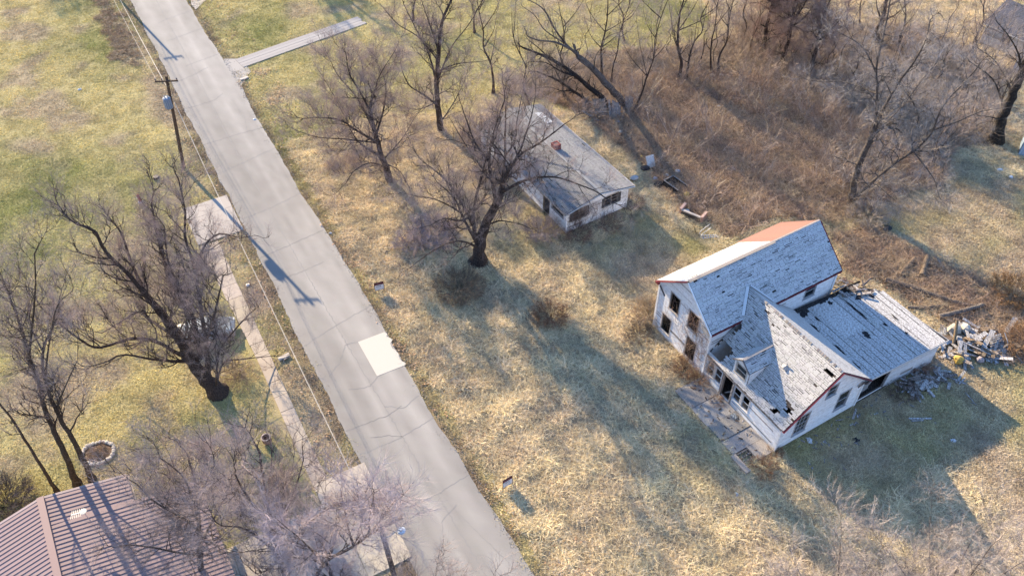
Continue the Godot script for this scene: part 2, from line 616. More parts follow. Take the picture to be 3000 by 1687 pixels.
# a clapboard wall: o its lower left corner seen from outside, dx to the right, nrm outwards.
# top = [left height, peak x, peak height, right height]; holes = [[x0, x1, y0, y1], ...]
func siding(called: String, o: Vector3, dx: Vector3, nrm: Vector3, length: float, top: Array, holes: Array, col: Color, m: Material, parent: Node, lap := 0.13, worn := 0.05) -> MeshInstance3D:
	var mb := MB.new()
	var y := 0.0
	var ymax: float = maxf(top[0], maxf(top[2], top[3]))
	while y < ymax - 0.02:
		var y1 := minf(y + lap, ymax)
		# split the row where a hole begins or ends inside it
		for h in holes:
			for e in [h[2], h[3]]:
				if e > y + 0.01 and e < y1 - 0.005: y1 = e
		var ym := (y + y1) / 2
		var xa := 0.0
		var xb := length
		if ym > top[0] and top[2] > top[0]: xa = top[1] * (ym - top[0]) / (top[2] - top[0])
		if ym > top[3] and top[2] > top[3]: xb = length - (length - top[1]) * (ym - top[3]) / (top[2] - top[3])
		var cuts := [[xa, xb]]
		for h in holes:
			if ym > h[2] and ym < h[3]:
				var nxt := []
				for q in cuts:
					if h[0] > q[0]: nxt.append([q[0], minf(q[1], h[0])])
					if h[1] < q[1]: nxt.append([maxf(q[0], h[1]), q[1]])
				cuts = nxt
		for q in cuts:
			# boards of uneven length, some warped or lost
			var x: float = q[0]
			while x < q[1] - 0.01:
				var x2: float = minf(x + rf(1.2, 3.6), q[1])
				if q[1] - x2 < 0.4: x2 = q[1]
				var c := jit(col, 0.06)
				if rng.randf() < worn: c = jit(mixc(col, GREYWOOD, rf(0.3, 0.9)), 0.1)
				var pr := 0.016 + (rf(0.0, 0.025) if rng.randf() < worn else 0.0)
				var a := o + dx * x + Vector3(0, y, 0)
				var b := o + dx * x2 + Vector3(0, y, 0)
				var up := Vector3(0, y1 - y, 0)
				mb.quad(a + nrm * pr, b + nrm * pr, b + up + nrm * 0.002, a + up + nrm * 0.002, c)
				mb.quad(a, b, b + nrm * pr, a + nrm * pr, c)
				mb.quad(b - nrm * 0.11, a - nrm * 0.11, a + up - nrm * 0.11, b + up - nrm * 0.11, GREYWOOD * 0.6)
				x = x2
			for e in [[q[0], -1.0], [q[1], 1.0]]:
				var a2: Vector3 = o + dx * e[0] + Vector3(0, y, 0)
				var up2 := Vector3(0, y1 - y, 0)
				if e[1] < 0: mb.quad(a2 - nrm * 0.11, a2, a2 + up2, a2 + up2 - nrm * 0.11, GREYWOOD)
				else: mb.quad(a2, a2 - nrm * 0.11, a2 + up2 - nrm * 0.11, a2 + up2, GREYWOOD)
		y = y1
	return part(mb, called, m, parent)


# a sash window set in a hole of a wall
func window(o: Vector3, dx: Vector3, nrm: Vector3, w: float, h: float, parent: Node, style := "sash", col := Color(0.55, 0.54, 0.52)) -> Node3D:
	var t := Node3D.new()
	t.name = "window"
	parent.add_child(t, true)
	var up := Vector3.UP
	var mb := MB.new()
	var cw := 0.09
	var f := nrm * 0.035
	mb.slab(o - dx * cw - nrm * 0.06, dx * cw, up * h, nrm * 0.06 + f, jit(col, 0.05))
	mb.slab(o + dx * w - nrm * 0.06, dx * cw, up * h, nrm * 0.06 + f, jit(col, 0.05))
	mb.slab(o + up * h - dx * cw - nrm * 0.06, dx * (w + 2 * cw), up * cw, nrm * 0.062 + f, jit(col, 0.05))
	part(mb, "frame", M["paint"], t)
	mb = MB.new()
	mb.slab(o - dx * (cw + 0.03) - up * 0.05 - nrm * 0.05, dx * (w + 2 * cw + 0.06), up * 0.05, nrm * 0.14, jit(col, 0.05))
	part(mb, "sill", M["paint"], t)
	if style == "empty":
		return t
	mb = MB.new()
	var s := 0.045
	var back := o - nrm * 0.05
	for k in 2:
		var bo := back + up * (h / 2 * k) - nrm * (0.0 if k == 0 else -0.02)
		mb.slab(bo, dx * s, up * (h / 2), nrm * 0.03, col)
		mb.slab(bo + dx * (w - s), dx * s, up * (h / 2), nrm * 0.03, col)
		mb.slab(bo + dx * s, dx * (w - 2 * s), up * s, nrm * 0.03, col)
		mb.slab(bo + dx * s + up * (h / 2 - s), dx * (w - 2 * s), up * s, nrm * 0.03, col)
	if style == "grid":
		for k in 2: mb.slab(back + dx * (w * (k + 1) / 3.0 - 0.012) + nrm * 0.012, dx * 0.024, up * h, nrm * 0.02, col)
		for k in [0.25, 0.75]: mb.slab(back + up * (h * k) + nrm * 0.013, dx * w, up * 0.024, nrm * 0.02, col)
	part(mb, "sash", M["paint"], t)
	for k in 2:
		if style == "broken" and k == 1: continue
		mb = MB.new()
		var po := back + up * (h / 2 * k + s) + dx * s + nrm * 0.004
		mb.slab(po, dx * (w - 2 * s), up * (h / 2 - 2 * s), nrm * 0.005, Color.WHITE)
		part(mb, "pane", M["glass"], t)
	return t


# shingle courses on a roof slope: o the lower left corner, ax along the eave, up the unit vector up the slope
func shingles(o: Vector3, ax: Vector3, up: Vector3, length: float, slope: float, step: float, col: Color, worn: float, parent: Node, valley := 0.0, m := "shingle", tabw := 0.34) -> void:
	var nrm := ax.cross(up).normalized()
	if nrm.y < 0: nrm = -nrm
	var k := 0
	var y := 0.0
	var mb := MB.new()
	while y < slope - 0.02:
		var y1 := minf(y + step, slope)
		var x0 := 0.0
		var x1 := length
		if valley > 0.0:   # the rows run further back near the ridge, into the valley
			var left := (slope - y) / slope * valley
			if left < 1.3: x0 = -1.3 * (1.0 - left / 1.3)
		var x := x0
		var cc := jit(col, 0.06)
		while x < x1 - 0.01:
			var x2: float = minf(x + tabw * rf(0.6, 1.5), x1)
			var wear := nz_mid.get_noise_2d((o.x + x) * 2.2 + o.y * 7.0, y * 3.0 + o.z * 5.0)
			var odds := worn * (1.0 + wear * 1.6)
			var gone := rng.randf() < odds * 0.05
			for q in holes:
				if absf(o.z + (x + x2) / 2 - q[1]) < q[3] + 0.03 and absf(y + step / 2 - (q[0] - o.x) * 1.31) < q[2] + 0.04: gone = true
			if gone:
				x = x2
				continue
			var c := jit(cc, 0.07)
			if rng.randf() < odds: c = jit(mixc(col, Color(0.12, 0.12, 0.12), rf(0.1, 0.4)), 0.12)
			var lo := y + rf(0.004, 0.036) + (rf(0.0, step * 0.45) if rng.randf() < odds else 0.0)
			var lift := 0.016 + rf(0.0, 0.012)
			var g := rf(0.002, 0.016)
			var a := o + ax * (x + g) + up * lo + nrm * lift
			var b := o + ax * (x2 - g) + up * lo + nrm * (lift + rf(-0.006, 0.008))
			var d := o + ax * (x2 - g) + up * (y1 + step * 0.08) + nrm * 0.006
			var e := o + ax * (x + g) + up * (y1 + step * 0.08) + nrm * 0.006
			var q := [a, b, d, e]
			if (b - a).cross(d - a).dot(nrm) < 0: q = [b, a, e, d]
			mb.quad(q[0], q[1], q[2], q[3], c)
			mb.quad(q[0] - nrm * lift, q[1] - nrm * lift, q[1], q[0], c * 0.9)
			x = x2
		y = y1
		k += 1
	part(mb, "shingles", M[m], parent).set_meta("kind", "stuff")


# a deck slab: outline points in order, thickness below
func deck(called: String, pts: Array, th: float, col: Color, m: Material, parent: Node, down := Vector3.DOWN) -> MeshInstance3D:
	var mb := MB.new()
	var n := pts.size()
	var nn := (pts[1] - pts[0] as Vector3).cross(pts[2] - pts[0])
	if nn.y < 0:
		pts = pts.duplicate()
		pts.reverse()
	for i in range(1, n - 1):
		mb.tri(pts[0], pts[i], pts[i + 1], col)
		mb.tri(pts[0] + down * th, pts[i + 1] + down * th, pts[i] + down * th, col * 0.7)
	for i in n:
		var a: Vector3 = pts[i]
		var b: Vector3 = pts[(i + 1) % n]
		mb.quad(a, a + down * th, b + down * th, b, col)
	return part(mb, called, m, parent)


func trim(called: String, a: Vector3, b: Vector3, w: float, h: float, col: Color, parent: Node, m := "paint", up := Vector3.UP) -> MeshInstance3D:
	var mb := MB.new()
	mb.bar(a, b, w, h, col, up)
	return part(mb, called, M[m], parent)


func L(u: float, v: float, y: float) -> Vector3:
	return Vector3(u, y, v)


# ---------------------------------------------------------------- the big derelict house
func build_big_house() -> void:
	var H := thing("derelict_house", "large derelict white clapboard house with steep shingle roof and low front wing", "house", Vector3(11.10, 0, -44.52), 0.52313)
	var LN := 12.10
	var W := 5.889
	var hw := 5.02
	var hr := 7.457
	var V := 13.574
	var um := 4.146
	var hwr := 6.163
	var s1 := 0.775
	var s2 := 0.846
	var x := Vector3.RIGHT
	var z := Vector3.BACK
	var up := Vector3.UP
	var pm: Material = M["paint"]
	# foundation and floors
	var mb := MB.new()
	mb.slab(L(0.06, W - 0.06, -0.3), x * (LN - 0.12), up * 0.5, -z * (W - 0.12), Color(0.32, 0.29, 0.27))
	mb.slab(L(0.1, V - 0.06, -0.3), x * 7.5, up * 0.44, -z * (V - W), Color(0.32, 0.29, 0.27))
	part(mb, "foundation", M["concrete"], H)
	mb = MB.new()
	mb.slab(L(0.15, W - 0.15, 0.22), x * (LN - 0.3), up * 0.05, -z * (W - 0.3), Color(0.10, 0.08, 0.06))
	mb.slab(L(0.15, W - 0.15, 2.75), x * (LN - 0.3), up * 0.12, -z * (W - 0.3), Color(0.10, 0.08, 0.06))
	mb.slab(L(0.15, V - 0.15, 0.16), x * 7.4, up * 0.05, -z * (V - W - 0.2), Color(0.10, 0.08, 0.06))
	part(mb, "floor", M["wood"], H)
	# tall block: front gable with four windows, long sides, far gable
	var f1 := [[1.33, 2.33, 3.30, 4.98], [3.45, 4.47, 3.30, 5.02], [0.81, 1.79, 0.55, 2.24], [3.70, 4.72, 0.40, 2.42]]
	siding("gable_wall", L(0, 0, 0.0), z, -x, W, [hw, W / 2, hr - 0.05, hw], f1, WHITE, pm, H, 0.12, 0.05)
	for h in f1: window(L(0, h[0], h[2]), z, -x, h[1] - h[0], h[3] - h[2], H, "empty", Color(0.5, 0.47, 0.44))
	var g1 := [[LN - 10.1, LN - 9.1, 3.36, 4.74]]
	siding("side_wall", L(0, W, 0.0), x, z, LN, [hw, 0.1, hw, hw], [[9.1, 10.1, 3.36, 4.74]], WHITE, pm, H, 0.12, 0.02)
	window(L(9.1, W, 3.36), x, z, 1.0, 1.38, H, "sash", Color(0.42, 0.42, 0.42))
	siding("back_wall", L(LN, 0, 0.0), -x, -z, LN, [hw, 0.1, hw, hw], [[2.0, 3.0, 3.3, 4.7], [8.0, 9.0, 3.3, 4.7]], WHITE, pm, H, 0.12, 0.05)
	siding("far_gable_wall", L(LN, W, 0.0), -z, x, W, [hw, W / 2, hr - 0.05, hw], [], WHITE, pm, H, 0.12, 0.05)
	for c in [[0.0, 0.0], [0.0, W], [LN, 0.0], [LN, W]]:
		trim("corner_board", L(c[0], c[1], 0.0), L(c[0], c[1], hw - 0.05), 0.17, 0.17, WHITE, H, "paint", x)
	# roof of the tall block
	var ov := 0.22
	var ey := hw - s1 * ov + 0.12
	var ry := hr + 0.10
	var eF := L(-ov, W + ov, ey)
	var eB := L(-ov, -ov, ey)
	var rg := L(-ov, W / 2, ry)
	var len1 := LN + 2 * ov
	deck("roof_deck", [eF, eF + x * len1, rg + x * len1, rg], 0.09, Color(0.085, 0.08, 0.08), M["wood"], H)
	deck("roof_deck", [eB, rg, rg + x * len1, eB + x * len1], 0.09, Color(0.085, 0.08, 0.08), M["wood"], H)
	var sl := (rg - eF).length()
	var uF := (rg - eF) / sl
	var uB := (rg - eB) / sl
	var shade := Color(0.64, 0.63, 0.61)
	shingles(eF, x, uF, len1, sl, 0.128, shade, 0.11, H)
	shingles(eB, x, uB, 8.05, sl, 0.128, shade, 0.10, H)
	mb = MB.new()
	mb.bar(rg + Vector3(0, 0.025, 0.07), rg + x * 8.0 + Vector3(0, 0.025, 0.07), 0.14, 0.02, Color(0.42, 0.36, 0.3))
	mb.bar(rg + Vector3(0, 0.03, -0.07), rg + x * len1 + Vector3(0, 0.03, -0.07), 0.14, 0.02, Color(0.5, 0.42, 0.36))
	part(mb, "ridge_cap", M["shingle"], H)
	# red corrugated metal over the far half of the back slope, one sheet after another
	var nB := x.cross(uB)
	if nB.y < 0: nB = -nB
	var sx := 8.03
	while sx < len1 - 0.05:
		mb = MB.new()
		var wid := minf(0.86, len1 - sx)
		var rib := 6
		var c := jit(Color(0.30, 0.165, 0.135), 0.05)
		for k in rib:
			var xa := sx + wid * k / rib
			var xb := sx + wid * (k + 1) / rib
			var xm := xa + (xb - xa) * 0.72
			var lo := eB - uB * (0.28 + rf(0, 0.02)) + nB * 0.03
			var hi := eB + uB * (sl + 0.02) + nB * 0.03
			mb.quad(lo + x * xa, hi + x * xa, hi + x * xm, lo + x * xm, c)
			mb.quad(lo + x * xm, hi + x * xm, hi + x * (xm + 0.015) + nB * 0.025, lo + x * (xm + 0.015) + nB * 0.025, c)
			mb.quad(lo + x * (xm + 0.015) + nB * 0.025, hi + x * (xm + 0.015) + nB * 0.025, hi + x * xb, lo + x * xb, c)
		part(mb, "metal_sheet", M["tin"], H)
		sx += wid
	# rakes, eaves and fascia
	trim("rake_board", eB + Vector3(-0.03, -0.09, 0), rg + Vector3(-0.03, -0.09, -0.05), 0.05, 0.2, MAROON * 1.3, H, "paint", x)
	trim("rake_board", eF + Vector3(-0.03, -0.08, 0), rg + Vector3(-0.03, -0.08, 0.05), 0.05, 0.16, WHITE, H, "paint", x)
	trim("rake_board", eF + Vector3(len1 + 0.03, -0.08, 0), rg + Vector3(len1 + 0.03, -0.08, 0.05), 0.05, 0.17, MAROON, H, "paint", x)
	trim("rake_board", eB + Vector3(len1 + 0.03, -0.08, 0), rg + Vector3(len1 + 0.03, -0.08, -0.05), 0.05, 0.17, MAROON, H, "paint", x)
	trim("fascia", eF + Vector3(0, -0.12, 0.02), eF + Vector3(len1, -0.12, 0.02), 0.04, 0.16, MAROON, H)
	trim("fascia", eB + Vector3(0, -0.12, -0.02), eB + Vector3(8.0, -0.12, -0.02), 0.04, 0.16, Color(0.45, 0.42, 0.4), H)
	trim("cornice_return", eB + Vector3(-0.06, -0.16, 0.1), eB + Vector3(0.28, -0.16, 0.1), 0.34, 0.2, Color(0.36, 0.09, 0.08), H)
	trim("broken_gutter", L(-0.16, 0.15, 4.72), L(-0.3, 0.95, 4.35), 0.09, 0.09, Color(0.10, 0.10, 0.11), H)
	trim("loose_board", L(-0.12, 4.9, 4.75), L(-0.12, 5.75, 4.5), 0.04, 0.3, Color(0.5, 0.46, 0.42), H)
	# the wing: front wall with two pairs of windows and a doorway, end gable with three windows
	var wy := 2.60
	var fo := [[0.26, 0.93, 0.80, 2.20], [1.13, 1.76, 0.82, 2.20], [2.04, 2.94, 0.20, 2.30], [3.13, 3.80, 0.92, 2.22], [4.01, 4.66, 0.92, 2.24]]
	siding("wing_front_wall", L(0.03, W, 0.05), z, -x, V - W, [wy - 0.02, 0.1, wy - 0.02, wy - 0.02], fo, WHITE, pm, H, 0.13, 0.05)
	for k in [0, 1, 3, 4]:
		var h: Array = fo[k]
		window(L(0.03, W + h[0], 0.05 + h[2]), z, -x, h[1] - h[0], h[3] - h[2], H, "broken" if k != 1 else "sash", Color(0.6, 0.6, 0.6))
	trim("door_post", L(-0.02, W + 1.98, 0.1), L(-0.02, W + 1.98, 2.5), 0.18, 0.12, Color(0.42, 0.39, 0.37), H, "wood", x)
	trim("door_post", L(-0.02, W + 3.0, 0.1), L(-0.02, W + 3.0, 2.5), 0.14, 0.12, Color(0.55, 0.54, 0.53), H, "wood", x)
	trim("eave_beam", L(-0.02, W + 0.05, 2.54), L(-0.02, V, 2.58), 0.12, 0.16, Color(0.55, 0.5, 0.46), H, "wood")
	trim("water_table", L(-0.01, W + 3.2, 0.62), L(-0.01, V - 0.4, 0.58), 0.03, 0.06, Color(0.2, 0.22, 0.25), H)
	trim("fallen_jamb", L(0.3, W + 2.2, 0.3), L(0.1, W + 2.8, 1.2), 0.05, 0.1, Color(0.5, 0.5, 0.5), H, "wood")
	var eo := [[1.42, 2.50, 0.75, 2.80], [5.28, 6.30, 0.95, 2.80], [3.68, 4.48, 3.45, 4.60]]
	siding("wing_gable_wall", L(0.03, V, 0.05), x, z, 7.6, [wy + 0.05, um - 0.03, hwr - 0.08, wy + 0.25], eo, WHITE, pm, H, 0.12, 0.03)
	for k in 3:
		var h: Array = eo[k]
		window(L(0.03 + h[0], V, 0.05 + h[2]), x, z, h[1] - h[0], h[3] - h[2], H, "grid" if k == 0 else "sash", Color(0.42, 0.42, 0.42))
	siding("wing_back_wall", L(7.63, V, 0.05), -z, x, V - W, [2.75, 0.1, 2.75, 2.75], [[1.0, 2.0, 0.2, 2.2]], WHITE, pm, H, 0.13, 0.1)
	for c in [[0.03, V], [7.6, V]]:
		trim("corner_board", L(c[0], c[1], 0.05), L(c[0], c[1], 2.6), 0.15, 0.15, WHITE, H, "paint", x)
	# wing roof
	var ev := V + 0.2
	var ua := -0.08
	var ub := 8.0
	var ya := hwr - (um - ua) * s2 + 0.1
	var yb := hwr - (ub - um) * s2 + 0.1
	var yr := hwr + 0.1
	var yr2 := 5.0 + 0.12
	var sa := Vector2(um - ua, yr - ya).length()
	var sb := Vector2(ub - um, yr - yb).length()
	# boarded deck of the left slope, broken through in places: [u, v, half width up the slope, half length]
	holes = [[3.63, 13.1, 0.14, 0.34], [0.9, 13.05, 0.2, 0.24], [0.35, 12.4, 0.14, 0.16], [0.62, 6.6, 0.62, 0.6], [2.1, 6.2, 0.3, 0.2]]
	var bw := 0.2
	var by := 0.0
	while by < sa - 0.02:
		var by1 := minf(by + bw, sa)
		var left := (sa - (by + by1) / 2) / sa * (um - ua)
		var v0 := 5.95 if left > 1.3 else 5.95 - 1.3 * (1.0 - left / 1.3)
		var cuts := [[v0, ev]]
		for q in holes:
			var hy: float = (q[0] - ua) / (um - ua) * sa
			if absf((by + by1) / 2 - hy) > q[2]: continue
			var nxt := []
			var h0: float = q[1] - q[3] * rf(0.75, 1.1)
			var h1: float = q[1] + q[3] * rf(0.75, 1.1)
			for c in cuts:
				if h0 > c[0]: nxt.append([c[0], minf(c[1], h0)])
				if h1 < c[1]: nxt.append([maxf(c[0], h1), c[1]])
			cuts = nxt
		for c in cuts:
			mb = MB.new()
			var uA := L(um - ua, 0, yr - ya).normalized()
			mb.slab(L(ua, c[0], ya) + uA * (by + 0.004) - Vector3(0, 0.03, 0), z * (c[1] - c[0]), uA * (by1 - by - 0.008), Vector3(0, 0.03, 0), Color(0.13, 0.11, 0.10))
			part(mb, "deck_board", M["wood"], H)
		by = by1
	deck("roof_deck", [L(ub, 5.95, yb), L(um + 1.3, 6.1, yr - 1.1), L(um, 4.62, yr), L(um, ev, yr), L(ub, ev, yb)], 0.08, Color(0.10, 0.09, 0.085), M["wood"], H)
	var upA := L(um - ua, 0, yr - ya).normalized()
	var upB := L(um - ub, 0, yr - yb).normalized()
	shingles(L(ua, 5.95, ya), z, upA, ev - 5.95, sa, 0.128, Color(0.54, 0.52, 0.49), 0.14, H, um - ua)
	holes = []
	shingles(L(ub, 5.95, yb), z, upB, ev - 5.95, sb, 0.128, Color(0.56, 0.54, 0.51), 0.08, H, ub - um)
	# torn ridge line, flashing, vent pipe, holes
	mb = MB.new()
	var rv := 6.2
	while rv < ev - 0.1:
		var l := rf(0.16, 0.3)
		if rng.randf() < 0.72:
			mb.slab(L(um - 0.13, rv, yr - 0.06), L(0.0, l * 0.8, rf(-0.01, 0.02)), L(0.14, 0, 0.13), L(0.0, 0, 0.012), jit(Color(0.30, 0.27, 0.25), 0.3))
		rv += l
	part(mb, "ridge_cap", M["shingle"], H).set_meta("kind", "stuff")
	trim("flashing", L(um - 1.45, 5.95, yr - 1.05), L(um - 0.1, 4.62, yr + 0.06), 0.22, 0.03, Color(0.62, 0.63, 0.62), H, "tin")
	trim("flashing", L(um + 0.15, 4.62, yr + 0.04), L(um + 1.4, 6.05, yr - 1.06), 0.16, 0.03, Color(0.58, 0.58, 0.58), H, "tin")
	mb = MB.new()
	var pb := L(2.38, 10.79, hwr - (um - 2.38) * s2 + 0.1)
	mb.tube(PackedVector3Array([pb, pb + up * 0.32]), PackedFloat32Array([0.05, 0.05]), 9, Color(0.6, 0.6, 0.6))
	mb.tube(PackedVector3Array([pb + Vector3(0, -0.02, 0), pb + up * 0.12]), PackedFloat32Array([0.3, 0.06]), 10, Color(0.66, 0.65, 0.64))
	part(mb, "vent_pipe", M["plain"], H)
	trim("gable_rake", L(ua - 0.02, ev + 0.03, ya - 0.09), L(um, ev + 0.03, yr - 0.06), 0.05, 0.2, MAROON * 1.1, H, "paint", z)
	trim("gable_rake", L(um, ev + 0.03, yr - 0.06), L(ub + 0.02, ev + 0.03, yb - 0.09), 0.05, 0.2, MAROON, H, "paint", z)
	trim("gutter_remnant", L(ua + 0.1, 9.9, ya + 0.02), L(ua + 0.1, 13.6, ya + 0.02), 0.1, 0.05, Color(0.16, 0.11, 0.09), H, "wood")
	trim("hanging_board", L(6.9, V + 0.14, 2.75), L(7.5, V + 0.14, 2.95), 0.04, 0.22, Color(0.32, 0.29, 0.28), H, "wood")
	trim("bracket", L(7.75, V + 0.1, 2.5), L(8.15, V + 0.15, 2.85), 0.1, 0.2, Color(0.26, 0.23, 0.23), H, "wood")
	# dormer
	var dm := Node3D.new()
	dm.name = "dormer"
	H.add_child(dm)
	var du := 0.22
	var dv0 := 8.27
	var dv1 := 9.72
	var dym := 5.0
	var dye := 4.42
	siding("dormer_front", L(du, dv0, 2.82), z, -x, dv1 - dv0, [dye - 2.82, (dv1 - dv0) / 2, dym - 2.82 - 0.05, dye - 2.82], [[0.24, 1.2, 0.42, 1.42]], WHITE, pm, dm, 0.12, 0.05)
	window(L(du, dv0 + 0.24, 3.24), z, -x, 0.96, 1.0, dm, "sash", Color(0.5, 0.47, 0.42)).name = "dormer_window"
	for sd in [0, 1]:
		mb = MB.new()
		var vv := dv1 if sd else dv0
		var pu := um - (yr - dye) / s2
		var p0 := L(du, vv, 2.82)
		var p1 := L(du, vv, dye)
		var p2 := L(pu, vv, dye)
		mb.tri(p0, p2, p1, WHITE)
		mb.tri(p0 + z * 0.05, p1 + z * 0.05, p2 + z * 0.05, WHITE)
		part(mb, "dormer_cheek", pm, dm)
	var du1 := um - (yr - dym) / s2
	var du2 := um - (yr - dye) / s2
	var dmid := (dv0 + dv1) / 2
	for sd in [-1.0, 1.0]:
		var vo: float = dmid + sd * ((dv1 - dv0) / 2 + 0.12)
		var yo := dye - 0.09
		var dpts := [L(du - 0.15, vo, yo + 0.06), L(du2 - 0.1, vo, yo + 0.06), L(du1 + 0.1, dmid, dym + 0.06), L(du - 0.15, dmid, dym + 0.06)]
		deck("dormer_deck", dpts, 0.05, Color(0.1, 0.09, 0.09), M["wood"], dm)
		var su := (dpts[3] - dpts[0]) as Vector3
		shingles(dpts[0], x, su.normalized(), du1 - du + 0.1, su.length(), 0.128, Color(0.56, 0.55, 0.53), 0.1, dm)
		trim("dormer_rake", dpts[0] + Vector3(-0.02, -0.03, 0), dpts[3] + Vector3(-0.02, -0.03, 0), 0.04, 0.1, Color(0.2, 0.17, 0.15), dm, "paint", x)
	mb = MB.new()
	mb.bar(L(du - 0.12, dmid, dym + 0.1), L(du1 + 0.05, dmid, dym + 0.1), 0.2, 0.02, Color(0.5, 0.43, 0.37))
	part(mb, "dormer_ridge", M["shingle"], dm)
	# debris strip where the dormer meets the roof
	trim("dormer_sill", L(du - 0.05, dv0 - 0.1, 2.86), L(du - 0.05, dv1 + 0.1, 2.88), 0.14, 0.1, Color(0.66, 0.66, 0.65), dm)

	# the flat roofed addition behind the wing
	var fy := 2.80
	var ad := Node3D.new()
	ad.name = "flat_roof_addition"
	H.add_child(ad)
	mb = MB.new()
	mb.slab(L(7.7, 13.55, 0.02), x * 7.8, up * 0.14, -z * 7.4, Color(0.13, 0.11, 0.10))
	part(mb, "addition_floor", M["wood"], ad)
	deck("roof_deck", [L(7.5, 5.95, fy), L(7.5, 13.7, fy), L(15.65, 14.0, fy), L(15.05, 7.6, fy), L(14.3, 6.9, fy), L(12.6, 6.3, fy)], 0.12, Color(0.09, 0.085, 0.085), M["wood"], ad)
	var fu := 7.55
	var sp := 0
	while fu < 15.4:
		var wd := rf(0.42, 0.58)
		var v0 := 6.35 + absf(rng.randfn(0, 0.25))
		if fu > 12.4: v0 = 6.5 + (fu - 12.4) * 0.42 + rf(0, 0.4)
		var v1 := 13.68 + (fu - 7.5) * 0.037
		# each strip runs in one to three lengths
		var cuts := [v0]
		if rng.randf() < 0.55: cuts.append(lerpf(v0, v1, rf(0.25, 0.7)))
		cuts.append(v1)
		for k in cuts.size() - 1:
			mb = MB.new()
			var c := jit(Color(0.56, 0.56, 0.55), 0.07)
			var n := 12
			var drift := rf(-0.02, 0.02)
			for i in n:
				var a: float = lerpf(cuts[k] + 0.012, cuts[k + 1] - 0.008, float(i) / n)
				var b: float = lerpf(cuts[k] + 0.012, cuts[k + 1] - 0.008, float(i + 1) / n)
				var e0 := rf(0.0, 0.035)
				var e1 := rf(0.0, 0.03)
				mb.slab(L(fu + e0 + drift, b, fy + 0.001), x * (wd - e0 - e1 - 0.012), up * (0.012 + sp % 2 * 0.005), -z * (b - a), c)
			part(mb, "roofing_strip", M["roofing"], ad)
		fu += wd
		sp += 1
	# newer patch and torn black areas
	mb = MB.new()
	mb.slab(L(9.45, 10.05, fy + 0.02), x * 1.95, up * 0.014, -z * 3.55, Color(0.64, 0.64, 0.63))
	part(mb, "roofing_patch", M["roofing"], ad)
	for q in [[8.5, 6.7, 0.55, 0.4], [10.7, 6.45, 0.9, 0.3], [11.0, 6.9, 0.35, 0.3], [8.2, 8.2, 0.22, 0.8], [8.25, 10.6, 0.16, 0.9], [8.2, 12.3, 0.12, 0.6], [11.0, 10.6, 0.35, 0.5], [12.2, 8.3, 0.18, 1.5], [13.3, 7.6, 0.5, 0.35], [14.3, 8.0, 0.25, 0.4], [9.0, 7.6, 0.12, 0.35], [12.9, 10.6, 0.16, 0.3], [14.1, 10.5, 0.12, 0.5], [13.6, 12.0, 0.14, 0.18]]:
		mb = MB.new()
		var ring := []
		var n := 18
		var ctr := L(q[0], q[1], fy + 0.038 + rf(0, 0.003))
		for k in n:
			var a := TAU * k / n
			ring.append(ctr + x * cos(a) * q[2] * rf(0.3, 0.9) + z * sin(a) * q[3] * rf(0.35, 1.0))
		for k in n: mb.tri(ctr, ring[(k + 1) % n], ring[k], Color(0.03, 0.03, 0.033))
		part(mb, "tar_patch", M["roofing"], ad)
	trim("front_fascia", L(8.1, 13.72, fy - 0.06), L(15.7, 14.03, fy - 0.06), 0.04, 0.2, Color(0.55, 0.55, 0.55), ad)
	trim("side_fascia", L(15.68, 14.0, fy - 0.05), L(15.08, 7.6, fy - 0.05), 0.04, 0.18, Color(0.4, 0.4, 0.4), ad)
	siding("addition_front", L(10.5, 13.52, 0.0), Vector3(0.9993, 0, 0.037), Vector3(-0.037, 0, 0.9993), 5.0, [2.62, 0.1, 2.62, 2.62], [], Color(0.7, 0.7, 0.69), pm, ad, 0.3, 0.15)
	siding("addition_side", L(15.5, 13.7, 0.0), -z, x, 6.0, [2.6, 0.1, 2.6, 2.6], [[2.0, 3.4, 0.0, 2.0]], Color(0.7, 0.7, 0.69), pm, ad, 0.2, 0.3)
	siding("porch_low_wall", L(7.75, 13.52, 0.0), x, z, 2.75, [0.34, 0.1, 0.34, 0.34], [], Color(0.72, 0.72, 0.71), pm, ad, 0.12, 0.1)
	siding("porch_back_wall", L(8.2, 10.6, 0.1), x, z, 3.4, [2.6, 0.1, 2.6, 2.6], [[0.5, 1.3, 0.0, 2.0]], Color(0.66, 0.65, 0.63), pm, ad, 0.15, 0.3)
	var lt := Node3D.new()
	lt.name = "lattice"
	ad.add_child(lt)
	for k in 9:
		for sgn in [-1.0, 1.0]:
			var xa := 8.35 + k * 0.12
			var dy := 1.0
			var p0 := L(xa, 13.2, 0.45)
			var p1 := L(xa + sgn * 0.5, 13.2, 0.45 + dy)
			if p1.x < 8.3 or p1.x > 9.45: continue
			trim("lath", p0 + z * sgn * 0.008, p1 + z * sgn * 0.008, 0.03, 0.01, Color(0.62, 0.63, 0.63), lt, "paint", z)
	trim("leaning_post", L(10.42, 13.5, 0.1), L(10.55, 13.55, 2.65), 0.12, 0.12, Color(0.5, 0.5, 0.5), ad, "wood", x)

	# patio slab in front of the wing and the wooden steps
	var pt := thing("patio", "cracked grey concrete patio slab in front of the low wing's windows", "patio", Vector3(11.10, 0, -44.52), 0.52313)
	var pv := [6.0, 7.9, 9.7, 11.2, 12.42]
	for i in 4:
		mb = MB.new()
		mb.slab(L(-2.65 + rf(-0.06, 0.06), pv[i + 1] - 0.02, -0.1), x * 2.6, up * (0.27 + rf(-0.025, 0.025)), -z * (pv[i + 1] - pv[i] - 0.03), jit(Color(0.40, 0.385, 0.365), 0.12))
		part(mb, "slab", M["stone"], pt)
	mb = MB.new()
